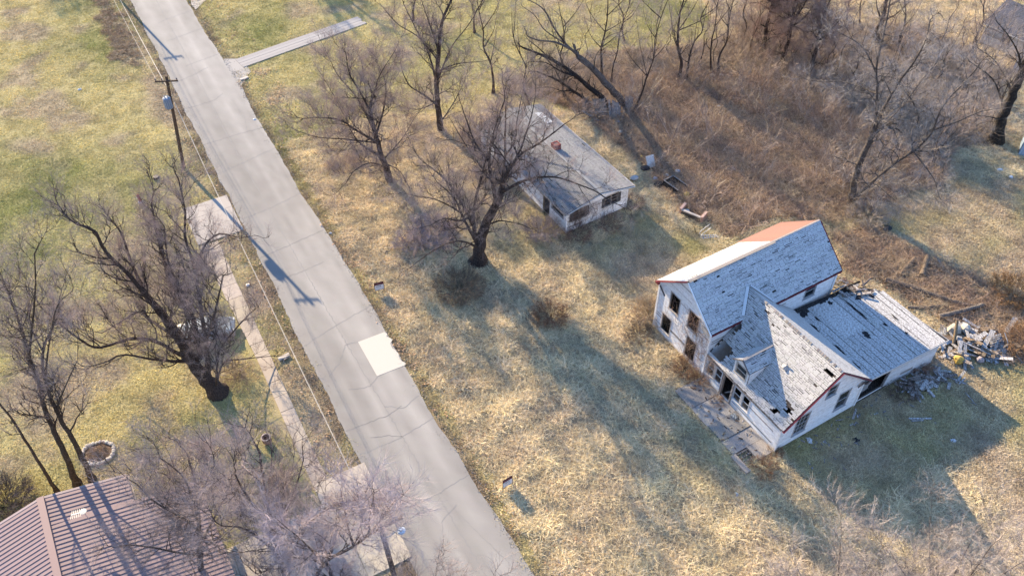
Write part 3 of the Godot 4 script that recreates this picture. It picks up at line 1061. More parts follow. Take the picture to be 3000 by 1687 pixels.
	mb.slab(L(-1.45, 13.62, -0.1), x * 1.4, up * 0.3, -z * 1.18, Color(0.43, 0.40, 0.37))
	part(mb, "slab", M["stone"], pt)
	var st := thing("wooden_steps", "three weathered timber steps beside a concrete block at the patio's corner", "steps", Vector3(11.10, 0, -44.52), 0.52313)
	for i in 4:
		mb = MB.new()
		mb.slab(L(-2.45, 12.62 + i * 0.34, 0.14 - i * 0.03), x * 0.95, up * 0.045, -z * 0.13, jit(Color(0.33, 0.30, 0.27), 0.1))
		part(mb, "tread", M["wood"], st)
	for sx2 in [-2.47, -1.52]:
		mb = MB.new()
		mb.slab(L(sx2, 13.72, -0.1), x * 0.06, up * 0.22, -z * 1.2, Color(0.25, 0.22, 0.2))
		part(mb, "stringer", M["wood"], st)
	mb = MB.new()
	mb.slab(L(-2.95, 14.05, -0.1), x * 0.4, up * 0.42, -z * 1.55, Color(0.5, 0.43, 0.36))
	part(mb, "block", M["stone"], st)


# ---------------------------------------------------------------- the small abandoned house
func build_small_house() -> void:
	# frame: x along the gable front to the right, z towards the front; the house runs back along -z
	var H := thing("abandoned_house", "small abandoned white single-storey house with low grey gable roof behind the bare tree", "house", Vector3(4.77, 0, -55.38), 0.5463)
	var W := 6.51
	var LN := 14.33
	var he := 2.65
	var x := Vector3.RIGHT
	var z := Vector3.BACK
	var up := Vector3.UP
	var pm: Material = M["paint"]
	var wc := Color(0.86, 0.855, 0.84)
	var mb := MB.new()
	mb.slab(Vector3(0.08, -0.3, -0.08), x * (W - 0.16), up * 0.5, -z * (LN - 0.16), Color(0.22, 0.2, 0.19))
	part(mb, "foundation", M["concrete"], H)
	var fh := [[0.62, 2.0, 1.05, 2.1], [4.05, 5.45, 1.1, 2.15]]
	siding("front_wall", Vector3(0, 0.15, 0), x, z, W, [he - 0.1, W / 2, he + 0.5, he - 0.1], fh, wc, pm, H, 0.14, 0.06)
	for h in fh:
		var wn := window(Vector3(h[0], 0.15 + h[2], 0), x, z, h[1] - h[0], h[3] - h[2], H, "empty", Color(0.4, 0.36, 0.32))
		mb = MB.new()
		var mid: float = (h[0] + h[1]) / 2
		mb.slab(Vector3(mid - 0.04, 0.15 + h[2], -0.06), x * 0.08, up * (h[3] - h[2]), z * 0.07, Color(0.4, 0.36, 0.33))
		for k in [0.33, 0.66]:
			mb.slab(Vector3(h[0], 0.15 + h[2] + (h[3] - h[2]) * k, -0.05), x * (h[1] - h[0]), up * 0.05, z * 0.04, Color(0.42, 0.38, 0.35))
		part(mb, "mullion", pm, wn)
	for h in [[0.3, 0.6], [2.02, 2.34], [3.72, 4.03], [5.47, 5.8]]:
		mb = MB.new()
		for k in 7:
			mb.slab(Vector3(h[0], 1.2 + k * 0.155, 0.02), x * (h[1] - h[0]), up * 0.13, z * 0.03, Color(0.2, 0.2, 0.2))
		part(mb, "shutter", M["wood"], H)
	# left side wall: origin at the far end, running towards the front
	var lh := [[LN - 2.2, LN - 0.5, 1.3, 2.05], [LN - 3.5, LN - 2.6, 0.1, 2.05], [LN - 8.6, LN - 7.4, 1.2, 2.0], [2.4, 3.5, 1.2, 2.0]]
	siding("side_wall", Vector3(0, 0.15, -LN), z, -x, LN, [he - 0.12, 0.1, he - 0.12, he - 0.12], lh, wc, pm, H, 0.14, 0.06)
	for k in [0, 2, 3]:
		var h: Array = lh[k]
		window(Vector3(0, 0.15 + h[2], -LN + h[0]), z, -x, h[1] - h[0], h[3] - h[2], H, "sash", Color(0.4, 0.38, 0.36))
	trim("door_frame", Vector3(-0.03, 0.2, -3.5), Vector3(-0.03, 2.3, -3.5), 0.1, 0.1, Color(0.36, 0.3, 0.14), H, "wood", x)
	mb = MB.new()
	mb.slab(Vector3(0.02, 0.2, -3.4), Vector3(-0.35, 0, 0.5), up * 1.95, Vector3(0.03, 0, 0.02), Color(0.1, 0.1, 0.09))
	part(mb, "door", M["wood"], H)
	siding("side_wall", Vector3(W, 0.15, 0), -z, x, LN, [he - 0.12, 0.1, he - 0.12, he - 0.12], [[3.0, 4.2, 1.1, 2.1]], wc, pm, H, 0.14, 0.06)
	siding("back_wall", Vector3(W, 0.15, -LN), -x, -z, W, [he - 0.1, W / 2, he + 0.5, he - 0.1], [], wc, pm, H, 0.14, 0.06)
	for c in [[0.0, 0.0], [W, 0.0], [0.0, -LN], [W, -LN]]:
		trim("corner_board", Vector3(c[0], 0.1, c[1]), Vector3(c[0], he, c[1]), 0.14, 0.14, wc, H, "paint", x)
	trim("drain_pipe", Vector3(-0.1, 0.1, -9.0), Vector3(-0.15, 2.5, -8.6), 0.09, 0.09, Color(0.35, 0.35, 0.35), H, "plain", x)
	# roof
	var o := 0.42
	var yr := he + 0.78
	var sl := Vector2(W / 2 + o, yr - he).length()
	var e0 := Vector3(-o, he, o)
	var e1 := Vector3(W + o, he, o)
	var rg := Vector3(W / 2, yr, o)
	var back := -z * (LN + 2 * o)
	var dk := Color(0.1, 0.095, 0.09)
	deck("roof_deck", [e0, rg, rg + back, e0 + back], 0.1, dk, M["wood"], H)
	deck("roof_deck", [e1, e1 + back, rg + back, rg], 0.1, dk, M["wood"], H)
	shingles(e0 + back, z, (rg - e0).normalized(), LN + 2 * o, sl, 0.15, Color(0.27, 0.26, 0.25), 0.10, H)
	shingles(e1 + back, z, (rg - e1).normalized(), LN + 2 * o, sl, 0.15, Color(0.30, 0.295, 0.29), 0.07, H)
	mb = MB.new()
	mb.bar(rg + Vector3(0, 0.03, 0), rg + back + Vector3(0, 0.03, 0), 0.24, 0.02, Color(0.36, 0.35, 0.34))
	part(mb, "ridge_cap", M["shingle"], H)
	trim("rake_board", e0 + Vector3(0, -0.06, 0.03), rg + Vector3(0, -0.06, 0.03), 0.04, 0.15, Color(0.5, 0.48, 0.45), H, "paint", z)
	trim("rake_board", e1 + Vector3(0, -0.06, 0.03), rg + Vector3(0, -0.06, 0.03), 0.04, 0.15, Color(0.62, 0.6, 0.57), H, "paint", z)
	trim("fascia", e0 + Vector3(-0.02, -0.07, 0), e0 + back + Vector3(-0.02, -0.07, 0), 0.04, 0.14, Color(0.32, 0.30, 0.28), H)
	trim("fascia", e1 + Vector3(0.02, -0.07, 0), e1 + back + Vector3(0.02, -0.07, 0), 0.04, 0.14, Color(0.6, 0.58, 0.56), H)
	# white sheet of metal lying on the far slope
	mb = MB.new()
	var rt := (rg - e1).normalized()
	var rn := rt.cross(z)
	if rn.y < 0: rn = -rn
	var so := e1 + rt * 0.9 + rn * 0.05 - z * 11.6
	for k in 5:
		mb.slab(so + rt * k * 0.16, rt * 0.15, rn * 0.02, -z * 2.0, Color(0.66, 0.68, 0.7))
	part(mb, "roof_sheet", M["tin"], H)
	# red brick chimney, each brick of its own
	var ch := Node3D.new()
	ch.name = "chimney"
	H.add_child(ch)
	var co := rg + Vector3(0.35, -0.25, -7.5)
	for row in 9:
		for k in 8:
			var side := k / 2
			var a := side * PI / 2
			var bx := Vector3(cos(a), 0, -sin(a))
			var nz := Vector3(sin(a), 0, cos(a))
			var off := (0.0 if row % 2 == 0 else 0.1) - 0.15 + (k % 2) * 0.3 - 0.05
			var m := MB.new()
			m.box(Transform3D(Basis(bx, up, nz), co + bx * off + nz * 0.27 + up * (row * 0.085)), Vector3(0.28, 0.075, 0.12), jit(Color(0.36, 0.12, 0.11), 0.15))
			part(m, "brick", M["stone"], ch)
	mb = MB.new()
	mb.slab(co + Vector3(-0.24, -0.1, 0.24), x * 0.48, up * 0.78, -z * 0.48, Color(0.16, 0.1, 0.09))
	part(mb, "flue", M["dark"], ch)


func seam_panels(a: Vector3, down: Vector3, n: int, width: float, c: Color, H: Node) -> void:
	var z := Vector3.BACK
	# n standing-seam panels side by side along z, each falling along "down"
	for k in n:
		var mb := MB.new()
		var o2: Vector3 = a + z * (k * width)
		var nr := z.cross(down).normalized()
		if nr.y < 0: nr = -nr
		var cc := jit(c, 0.04)
		var q0 := o2
		var q1 := o2 + z * (width - 0.05)
		var pts := [q0, q1, q1 + down, q0 + down]
		if (pts[1] - pts[0] as Vector3).cross(pts[2] - pts[0]).y < 0: pts.reverse()
		mb.quad(pts[0], pts[1], pts[2], pts[3], cc)
		mb.slab(q1 - nr * 0.02, z * 0.045, nr * 0.055, down, cc)
		mb.quad(q0 - nr * 0.06, q0 + down - nr * 0.06, q1 + z * 0.05 + down - nr * 0.06, q1 + z * 0.05 - nr * 0.06, Color(0.15, 0.12, 0.1))
		part(mb, "roof_panel", M["tin"], H)


# ---------------------------------------------------------------- the house with the metal roof, lower left
func build_metal_house() -> void:
	var H := thing("metal_roof_house", "house with a mauve-grey ribbed metal roof at the lower left", "house", Vector3(-29.0, 0, -27.4), 0.5236)
	var x := Vector3.RIGHT
	var z := Vector3.BACK
	var up := Vector3.UP
	var yr := 4.05
	var ye := 2.8
	var wr := 4.75     # half width on the right of the ridge
	var wl := 6.5
	var wr2 := 8.6     # the lower part reaches further out
	var tin := Color(0.285, 0.205, 0.20)
	var front := 0.0
	var slope_r := (yr - ye) / wr
	var w := 0.305
	seam_panels(Vector3(0, yr, front), Vector3(wr, ye - yr, 0), 7, w, tin, H)
	seam_panels(Vector3(0, yr, front + 7 * w), Vector3(wr2, -slope_r * wr2 * 0.92, 0), 34, w, tin, H)
	seam_panels(Vector3(0, yr, front), Vector3(-wl, -(yr - ye) / wr * wl, 0), 44, w, tin, H)
	var mb := MB.new()
	mb.bar(Vector3(0, yr + 0.05, front - 0.1), Vector3(0, yr + 0.05, front + 14), 0.4, 0.08, Color(0.27, 0.185, 0.18))
	part(mb, "ridge_cap", M["tin"], H)
	trim("rake_trim", Vector3(0, yr - 0.02, front - 0.06), Vector3(wr, ye - 0.02, front - 0.06), 0.08, 0.16, Color(0.34, 0.27, 0.26), H, "tin", z)
	trim("rake_trim", Vector3(0, yr - 0.02, front - 0.06), Vector3(-wl, yr - slope_r * wl - 0.02, front - 0.06), 0.08, 0.16, Color(0.34, 0.27, 0.26), H, "tin", z)
	var gt := MB.new()
	gt.bar(Vector3(wr + 0.12, ye - 0.05, front - 0.05), Vector3(wr + 0.12, ye - 0.05, front + 2.1), 0.04, 0.14, Color(0.34, 0.29, 0.22))
	gt.bar(Vector3(wr + 0.02, ye - 0.1, front - 0.05), Vector3(wr + 0.02, ye - 0.1, front + 2.1), 0.18, 0.02, Color(0.16, 0.12, 0.1))
	part(gt, "gutter", M["tin"], H)
	var wc := Color(0.38, 0.3, 0.22)
	siding("gable_wall", Vector3(wr - 0.4, 0, front + 0.35), -x, -z, wr + wl - 0.9, [ye - 0.05, wr - 0.4, yr - 0.12, 2.2], [[2.5, 3.5, 1.0, 2.2]], wc, M["paint"], H, 0.2, 0.02)
	siding("side_wall", Vector3(wr - 0.4, 0, front + 2.1), -z, x, 1.75, [ye - 0.1, 0.1, ye - 0.1, ye - 0.1], [], wc, M["paint"], H, 0.2, 0.02)
	siding("side_wall", Vector3(wr2 - 0.5, 0, front + 13.3), -z, x, 11.0, [1.7, 0.1, 1.7, 1.7], [[4.0, 5.2, 0.6, 1.6]], wc, M["paint"], H, 0.2, 0.02)
	siding("rear_wall", Vector3(wr2 - 0.5, 0, front + 2.2), -x, -z, 3.8, [1.7, 0.1, 1.7, 1.7], [], wc, M["paint"], H, 0.2, 0.02)


# ---------------------------------------------------------------- outbuildings at the far right and beyond the frame
func build_far_sheds() -> void:
	var x := Vector3.RIGHT
	var z := Vector3.BACK
	var up := Vector3.UP
	# grey shed with a white clapboard side, right edge of the picture
	var c0 := Vector3(53.29, 0.00, -86.57)
	var H := thing("grey_shed", "pale grey clapboard house with a dark slate-coloured roof at the upper right corner", "house", c0, -0.958)
	siding("front_wall", Vector3(0, 0, 0), x, z, 6.6, [2.5, 0.1, 2.5, 2.5], [[2.1, 3.0, 1.2, 2.3]], Color(0.60, 0.59, 0.575), M["paint"], H, 0.2, 0.12)
	window(Vector3(2.1, 1.2, 0), x, z, 0.9, 1.1, H, "sash", Color(0.28, 0.24, 0.21))
	siding("side_wall", Vector3(0, 0, -6.0), z, -x, 6.0, [2.5, 0.1, 2.5, 2.5], [], Color(0.55, 0.545, 0.53), M["paint"], H, 0.2, 0.1)
	trim("corner_board", Vector3(0, 0, 0.03), Vector3(0, 2.5, 0.03), 0.14, 0.12, Color(0.7, 0.69, 0.67), H, "paint", x)
	var p := [Vector3(-0.35, 2.45, 0.35), Vector3(7.0, 2.45, 0.35), Vector3(7.0, 4.3, -3.0), Vector3(-0.35, 4.3, -3.0)]
	deck("roof_deck", p, 0.08, Color(0.08, 0.08, 0.09), M["wood"], H)
	var su: Vector3 = p[3] - p[0]
	shingles(p[0], x, su.normalized(), 7.3, su.length(), 0.2, Color(0.13, 0.135, 0.165), 0.1, H)
	deck("roof_deck", [Vector3(-0.35, 2.45, -6.35), Vector3(-0.35, 4.3, -3.0), Vector3(7.0, 4.3, -3.0), Vector3(7.0, 2.45, -6.35)], 0.08, Color(0.09, 0.09, 0.1), M["shingle"], H)
	trim("fascia", Vector3(-0.35, 2.38, 0.37), Vector3(7.0, 2.38, 0.37), 0.04, 0.13, Color(0.66, 0.65, 0.63), H)
	# white lean-to further down the right edge
	var T := thing("white_lean_to", "white clapboard lean-to wall half hidden behind the dark trunk at the right edge", "shed", Vector3(54.26, 0.00, -80.24), -0.958)
	siding("front_wall", Vector3(-0.1, 0, 0), x, z, 2.8, [2.1, 0.1, 2.1, 2.1], [], Color(0.62, 0.63, 0.64), M["paint"], T, 0.16, 0.05)
	siding("side_wall", Vector3(-0.1, 0, -3), z, -x, 3.0, [2.1, 0.1, 2.1, 2.1], [], Color(0.55, 0.55, 0.55), M["paint"], T, 0.16, 0.05)
	deck("roof", [Vector3(-0.4, 2.1, 0.3), Vector3(3.0, 2.1, 0.3), Vector3(3.0, 2.8, -3.2), Vector3(-0.4, 2.8, -3.2)], 0.08, Color(0.2, 0.2, 0.2), M["roofing"], T)
	# pale blue panelled shed cut by the right edge
	var B := thing("blue_shed", "pale blue ribbed shed corner at the right edge beside the dark trunk", "shed", Vector3(48.76, 0.00, -65.74), -0.5)
	for k in 12:
		var mb := MB.new()
		mb.slab(Vector3(0.0 + k * 0.22, 0, 0), x * 0.2, up * 2.0, z * 0.03, jit(Color(0.36, 0.46, 0.56), 0.05))
		part(mb, "panel", M["tin"], B)
	var mb2 := MB.new()
	mb2.slab(Vector3(0, 0, -2.2), x * 2.6, up * 2.0, z * 2.15, Color(0.3, 0.38, 0.46))
	part(mb2, "body", M["tin"], B)
	mb2 = MB.new()
	mb2.slab(Vector3(-0.1, 2.02, -2.3), x * 2.8, up * 0.08, z * 2.45, Color(0.25, 0.28, 0.3))
	part(mb2, "roof", M["tin"], B)
	# house beyond the upper left corner, seen only by its shadow
	var N := thing("neighbour_house", "house just beyond the upper left corner whose shadow falls on the lawn", "house", Vector3(-75.5, 0, -113.0), 0.5)
	siding("front_wall", Vector3(-5, 0, 4), x, z, 10.0, [2.8, 5.0, 4.4, 2.8], [[2, 3.2, 1, 2.2], [6, 7.2, 1, 2.2]], Color(0.6, 0.58, 0.55), M["paint"], N, 0.3, 0.02)
	siding("side_wall", Vector3(5, 0, 4), -z, x, 8.0, [2.8, 0.1, 2.8, 2.8], [], Color(0.6, 0.58, 0.55), M["paint"], N, 0.3, 0.02)
	for sd in [-1.0, 1.0]:
		deck("roof_slope", [Vector3(sd * 5.3, 2.7, 4.3), Vector3(0, 4.6, 4.3), Vector3(0, 4.6, -4.3), Vector3(sd * 5.3, 2.7, -4.3)], 0.12, Color(0.2, 0.19, 0.19), M["shingle"], N)



# ---------------------------------------------------------------- bare winter trees
# sprays: small bundles of twigs, shared by all crowns
func make_sprays() -> void:
	for kind in 5:
		var mb := MB.new()
		var n := [12, 16, 10, 16, 18][kind] as int
		var curl := [0.25, 0.12, 0.5, 0.35, 0.45][kind] as float
		var wd := [0.0034, 0.003, 0.0045, 0.004, 0.011][kind] as float
		ribbon(mb, Vector3.ZERO, Vector3(0.02, 1, 0.01), 0.95, wd * 1.7, 4, curl * 0.5)
		for i in n:
			var t := rf(0.0, 0.85)
			var a := rf(0, TAU)
			var out := rf(0.35, 1.1)
			var d := Vector3(cos(a) * out, rf(0.6, 1.2), sin(a) * out).normalized()
			ribbon(mb, Vector3(0, t * 0.9, 0), d, rf(0.25, 0.7), wd * rf(0.7, 1.2), 3, curl)
		var me := mb.mesh()
		me.surface_set_material(0, M["twig"])
		spray.append(me)


# a thin strip that bends as it goes, two crossed faces narrow to a point
func ribbon(mb: MB, p: Vector3, d: Vector3, length: float, w: float, segs: int, curl: float) -> void:
	var side := d.cross(Vector3(rf(-1, 1), rf(-1, 1), rf(-1, 1))).normalized()
	var q := p
	for k in segs:
		var e := (d + Vector3(rf(-1, 1), rf(-0.6, 1), rf(-1, 1)) * curl).normalized()
		var q2 := q + e * length / segs
		var w0 := w * (1.0 - 0.75 * k / segs)
		var w1 := w * (1.0 - 0.75 * (k + 1.0) / segs)
		mb.quad(q - side * w0, q + side * w0, q2 + side * w1, q2 - side * w1, Color.WHITE)
		d = e
		q = q2


func branch(mb: MB, tips: Array, p: Vector3, d: Vector3, length: float, r: float, level: int, o: Dictionary) -> void:
	var segs := 4 if level > 0 else 3
	var pts := PackedVector3Array([p])
	var rad := PackedFloat32Array([r])
	var q := p
	var wob: float = o.get("wobble", 0.28)
	var lift: float = o.get("lift", 0.16)
	for k in segs:
		d = (d + Vector3(rf(-1, 1), rf(-1, 1), rf(-1, 1)) * wob + Vector3(0, lift, 0)).normalized()
		q += d * length / segs
		pts.append(q)
		rad.append(maxf(r * (1.0 - 0.75 * (k + 1.0) / segs), 0.004))
		if level > 0:
			var kids: int = o.get("kids", 2)
			for j in kids:
				if rng.randf() < (0.6 if k == 0 else 0.25): continue
				var a := rf(0, TAU)
				var s := d.cross(Vector3(cos(a), 0.3, sin(a))).normalized()
				var nd := (d * rf(0.6, 1.0) + s * rf(0.5, 1.0)).normalized()
				branch(mb, tips, q, nd, length * rf(0.42, 0.68), maxf(r * rf(0.42, 0.62), 0.008), level - 1, o)
		elif rng.randf() < o.get("density", 1.0):
			tips.append([q, d, rf(0.7, 1.2)])
	mb.tube(pts, rad, 5 if level > 1 else (4 if level > 0 else 3), o.get("bark", Color(0.12, 0.095, 0.085)) * rf(0.85, 1.2))


# limbs: [[points, radius at start, radius at end], ...] in world space; the first one carries the trunk
func tree(called: String, label: String, base: Vector3, limbs: Array, o: Dictionary, group := "") -> Node3D:
	var t := thing(called, label, o.get("category", "tree"), base, 0.0, group)
	var bark: Color = o.get("bark", Color(0.12, 0.095, 0.085))
	var bmb := MB.new()
	var tips := []
	var first := true
	for l in limbs:
		var src: PackedVector3Array = l[0]
		var pts := PackedVector3Array()
		var rad := PackedFloat32Array()
		# round the given line off and give it small bends
		var cv := Curve3D.new()
		for i in src.size():
			var a: Vector3 = src[maxi(i - 1, 0)]
			var b: Vector3 = src[mini(i + 1, src.size() - 1)]
			var hdl := (b - a) / 6.0
			cv.add_point(src[i] - base, -hdl, hdl)
		var len_ := cv.get_baked_length()
		var n := clampi(int(len_ / 0.55), 4, 40)
		var r0: float = l[1]
		var r1: float = l[2]
		for i in n + 1:
			var q := cv.sample_baked(len_ * i / n)
			var rr := lerpf(r0, r1, pow(float(i) / n, 0.7)) * (1.0 if first else 0.8)
			if i > 0 and i < n: q += Vector3(rf(-1, 1), rf(-0.5, 0.5), rf(-1, 1)) * rr * 0.22
			if first and i == 0:
				rr *= 1.55
				q.y = -0.1
			elif first and i == 1: rr *= 1.15
			pts.append(q)
			rad.append(rr * rf(0.94, 1.06))
		var mb := MB.new()
		mb.tube(pts, rad, 9 if r0 > 0.2 else 6, bark)
		part(mb, "trunk" if first else "limb", M["bark"], t)
		# side branches along the limb
		var every: float = o.get("every", 0.75)
		var from: float = o.get("from", 0.3) if first else o.get("limb_from", 0.18)
		var run := len_ * from
		while run < len_:
			var i := clampi(int(run / len_ * n), 0, n - 1)
			var d := (pts[i + 1] - pts[i]).normalized()
			var a := rf(0, TAU)
			var s := d.cross(Vector3(cos(a), 0.25, sin(a))).normalized()
			var nd := (d * rf(0.5, 1.0) + s * rf(0.6, 1.1)).normalized()
			var rl: float = o.get("reach", 2.4) * rf(0.6, 1.2) * lerpf(1.0, 0.6, run / len_)
			branch(bmb, tips, pts[i], nd, rl, minf(rad[i] * 0.5, 0.07), o.get("levels", 1), o)
			run += every * rf(0.6, 1.4)
		branch(bmb, tips, pts[n], (pts[n] - pts[n - 1]).normalized(), o.get("reach", 2.4) * 0.7, rad[n], o.get("levels", 1), o)
		first = false
	var bo := part(bmb, "branches", M["bark"], t)
	bo.set_meta("kind", "stuff")
	var xf := []
	var cols := []
	var sl: float = o.get("spray", 1.0)
	var tw: Color = o.get("twig", Color(0.27, 0.21, 0.205))
	for tip in tips:
		for k in o.get("bunch", 2):
			var d: Vector3 = (tip[1] + Vector3(rf(-1, 1), rf(-0.3, 0.9), rf(-1, 1)) * o.get("fan", 0.55)).normalized()
			var sd := d.cross(Vector3(rf(-1, 1), rf(-1, 1), rf(-1, 1))).normalized()
			var bs := Basis(sd, d, sd.cross(d)).scaled(Vector3.ONE * (sl * tip[2] * rf(0.75, 1.25)))
			xf.append(Transform3D(bs, tip[0]))
			cols.append(jit(tw, 0.18))
	if xf.size() > 0: many("twigs", spray[o.get("kind", 0)], xf, cols, t)
	return t


# limbs made up for a tree of which the photograph shows only the general shape
func wild_limbs(base: Vector3, height: float, spread: float, r: float, n: int, lean := Vector3.ZERO) -> Array:
	var out := []
	var fork := base + Vector3(rf(-0.3, 0.3), height * rf(0.25, 0.35), rf(-0.3, 0.3)) + lean * 0.3
	var top := base + Vector3(rf(-0.5, 0.5), height, rf(-0.5, 0.5)) + lean
	out.append([PackedVector3Array([base, fork, fork.lerp(top, 0.55) + Vector3(rf(-0.6, 0.6), 0, rf(-0.6, 0.6)), top]), r, r * 0.12])
	for k in n:
		var a := TAU * (k + rf(-0.3, 0.3)) / n
		var f := rf(0.1, 0.5)
		var s := base.lerp(top, 0.22 + f * 0.6)
		s = fork.lerp(top, f * 0.7)
		var e := s + Vector3(cos(a) * spread * rf(0.7, 1.1), height * rf(0.22, 0.5), sin(a) * spread * rf(0.7, 1.1))
		var m := s.lerp(e, 0.45) + Vector3(cos(a), -0.4, sin(a)) * spread * 0.12
		out.append([PackedVector3Array([s, m, e]), r * 0.5, r * 0.08])
	return out


func slender(px_base: Vector3, px_top: Vector3, r: float, label: String, o: Dictionary, group: String, nlimb := 4) -> Node3D:
	var limbs := []
	var pts := PackedVector3Array([px_base])
	for k in 5:
		var t := (k + 1) / 6.0
		pts.append(px_base.lerp(px_top, t) + Vector3(rf(-0.35, 0.35), 0, rf(-0.35, 0.35)))
	pts.append(px_top)
	limbs.append([pts, r, r * 0.2])
	for k in nlimb:
		var s := pts[2 + k % 4]
		var a := rf(0, TAU)
		var hh := px_top.y - px_base.y
		var e := s + Vector3(cos(a) * hh * rf(0.12, 0.28), hh * rf(0.2, 0.4), sin(a) * hh * rf(0.12, 0.28))
		limbs.append([PackedVector3Array([s, s.lerp(e, 0.5) + Vector3(cos(a), 0, sin(a)) * 0.3, e]), r * 0.45, r * 0.1])
	return tree("slender_tree", label, px_base, limbs, o, group)


func build_trees() -> void:
	make_sprays()
	var mauve := Color(0.35, 0.265, 0.225)
	var barkd := Color(0.135, 0.108, 0.098)
	# --- the big spreading tree on the left lawn
	var b1 := Vector3(-21.66, 0.00, -38.33)
	tree("spreading_tree", "huge bare spreading tree with a thick dark trunk on the left lawn", b1, [
		[PackedVector3Array([Vector3(-21.75, -0.21, -38.50), Vector3(-22.18, 1.28, -38.50), Vector3(-22.60, 3.22, -38.50), Vector3(-22.85, 4.68, -38.50)]), 0.62, 0.42],
		[PackedVector3Array([Vector3(-22.82, 4.58, -38.50), Vector3(-22.78, 7.91, -37.90), Vector3(-23.04, 10.71, -37.50), Vector3(-23.33, 13.49, -37.10), Vector3(-23.97, 15.74, -36.90), Vector3(-23.92, 17.56, -36.70), Vector3(-24.56, 18.25, -36.50)]), 0.34, 0.09],
		[PackedVector3Array([Vector3(-22.43, 3.85, -38.50), Vector3(-23.01, 5.59, -39.10), Vector3(-23.85, 7.27, -39.70), Vector3(-24.74, 9.28, -40.10), Vector3(-24.95, 11.70, -40.50), Vector3(-24.91, 13.84, -40.70)]), 0.30, 0.08],
		[PackedVector3Array([Vector3(-22.03, 3.84, -38.50), Vector3(-22.20, 5.11, -39.50), Vector3(-22.22, 6.91, -40.00), Vector3(-22.94, 9.74, -40.50), Vector3(-22.75, 13.62, -40.90), Vector3(-22.48, 15.80, -41.10)]), 0.28, 0.07],
		[PackedVector3Array([Vector3(-21.84, 2.57, -38.50), Vector3(-20.77, 6.53, -37.90), Vector3(-20.03, 10.30, -37.50), Vector3(-19.36, 13.87, -37.30), Vector3(-19.08, 16.68, -37.10), Vector3(-18.50, 18.63, -37.00), Vector3(-18.18, 20.74, -36.90)]), 0.28, 0.06],
		[PackedVector3Array([Vector3(-19.31, 13.95, -37.30), Vector3(-17.94, 16.24, -36.90), Vector3(-16.78, 17.40, -36.50), Vector3(-15.69, 17.52, -36.10)]), 0.14, 0.05],
		[PackedVector3Array([Vector3(-22.22, 6.91, -40.00), Vector3(-21.95, 9.67, -39.50), Vector3(-21.66, 13.01, -38.90), Vector3(-20.82, 16.20, -38.50)]), 0.15, 0.05],
		[PackedVector3Array([Vector3(-23.01, 3.65, -38.50), Vector3(-22.94, 6.08, -36.50), Vector3(-23.47, 7.50, -35.50), Vector3(-24.43, 9.19, -34.50), Vector3(-25.14, 9.29, -33.90)]), 0.19, 0.06],
		[PackedVector3Array([Vector3(-23.23, 4.28, -38.50), Vector3(-23.96, 6.96, -37.50), Vector3(-24.82, 8.42, -36.50), Vector3(-26.47, 8.69, -35.50), Vector3(-26.72, 10.94, -34.50), Vector3(-27.19, 13.81, -33.90)]), 0.20, 0.06],
		[PackedVector3Array([Vector3(-23.14, 7.54, -37.90), Vector3(-24.93, 6.94, -39.50), Vector3(-26.10, 6.64, -40.50), Vector3(-28.28, 4.59, -41.50), Vector3(-30.36, 2.95, -41.90)]), 0.15, 0.05],
		[PackedVector3Array([Vector3(-21.87, 0.38, -38.50), Vector3(-20.56, 4.00, -37.50), Vector3(-19.65, 6.52, -36.90), Vector3(-17.91, 9.29, -36.10), Vector3(-16.15, 11.69, -35.50)]), 0.14, 0.05],
		[PackedVector3Array([Vector3(-21.74, 0.60, -38.50), Vector3(-21.09, 2.18, -39.50), Vector3(-20.12, 1.38, -40.50), Vector3(-18.55, 0.47, -41.50)]), 0.11, 0.04],
		[PackedVector3Array([Vector3(-22.20, 5.11, -39.50), Vector3(-23.07, 5.69, -41.50), Vector3(-24.30, 6.10, -43.00), Vector3(-25.78, 6.17, -44.50)]), 0.18, 0.06],
		[PackedVector3Array([Vector3(-20.77, 6.53, -37.90), Vector3(-18.43, 11.39, -35.50), Vector3(-16.83, 14.93, -34.00), Vector3(-15.51, 17.93, -32.50)]), 0.16, 0.05],
		], {"levels": 2, "density": 0.5, "every": 0.7, "reach": 2.7, "spray": 0.9, "bunch": 1, "twig": mauve, "bark": barkd, "kind": 1, "lift": 0.22, "from": 0.6, "fan": 0.45, "kids": 2})
	# --- the pair of trunks by the stone ring and the thin one at the left edge
	tree("slender_tree", "bare tree whose trunk rises just left of the stone ring", Vector3(-29.49, 0.00, -30.93), [
		[PackedVector3Array([Vector3(-29.55, -0.11, -31.00), Vector3(-28.96, 3.99, -31.00), Vector3(-28.42, 8.04, -31.00), Vector3(-27.68, 10.98, -31.00), Vector3(-27.24, 13.36, -31.00), Vector3(-26.72, 15.58, -31.00), Vector3(-26.37, 17.37, -31.00)]), 0.24, 0.06],
		[PackedVector3Array([Vector3(-27.24, 13.36, -31.00), Vector3(-25.03, 17.27, -30.00), Vector3(-23.35, 20.54, -29.50), Vector3(-22.19, 23.02, -29.00)]), 0.1, 0.04],
		[PackedVector3Array([Vector3(-26.72, 15.58, -31.00), Vector3(-27.19, 16.62, -32.00), Vector3(-27.41, 17.28, -32.50)]), 0.09, 0.03],
		[PackedVector3Array([Vector3(-27.68, 10.98, -31.00), Vector3(-29.30, 11.35, -33.00), Vector3(-30.68, 11.94, -34.00)]), 0.09, 0.03],
		], {"levels": 2, "density": 0.38, "every": 0.9, "reach": 2.4, "spray": 0.8, "bunch": 1, "twig": mauve, "bark": Color(0.14, 0.11, 0.09), "kind": 0, "from": 0.35}, "trunks by the stone ring")
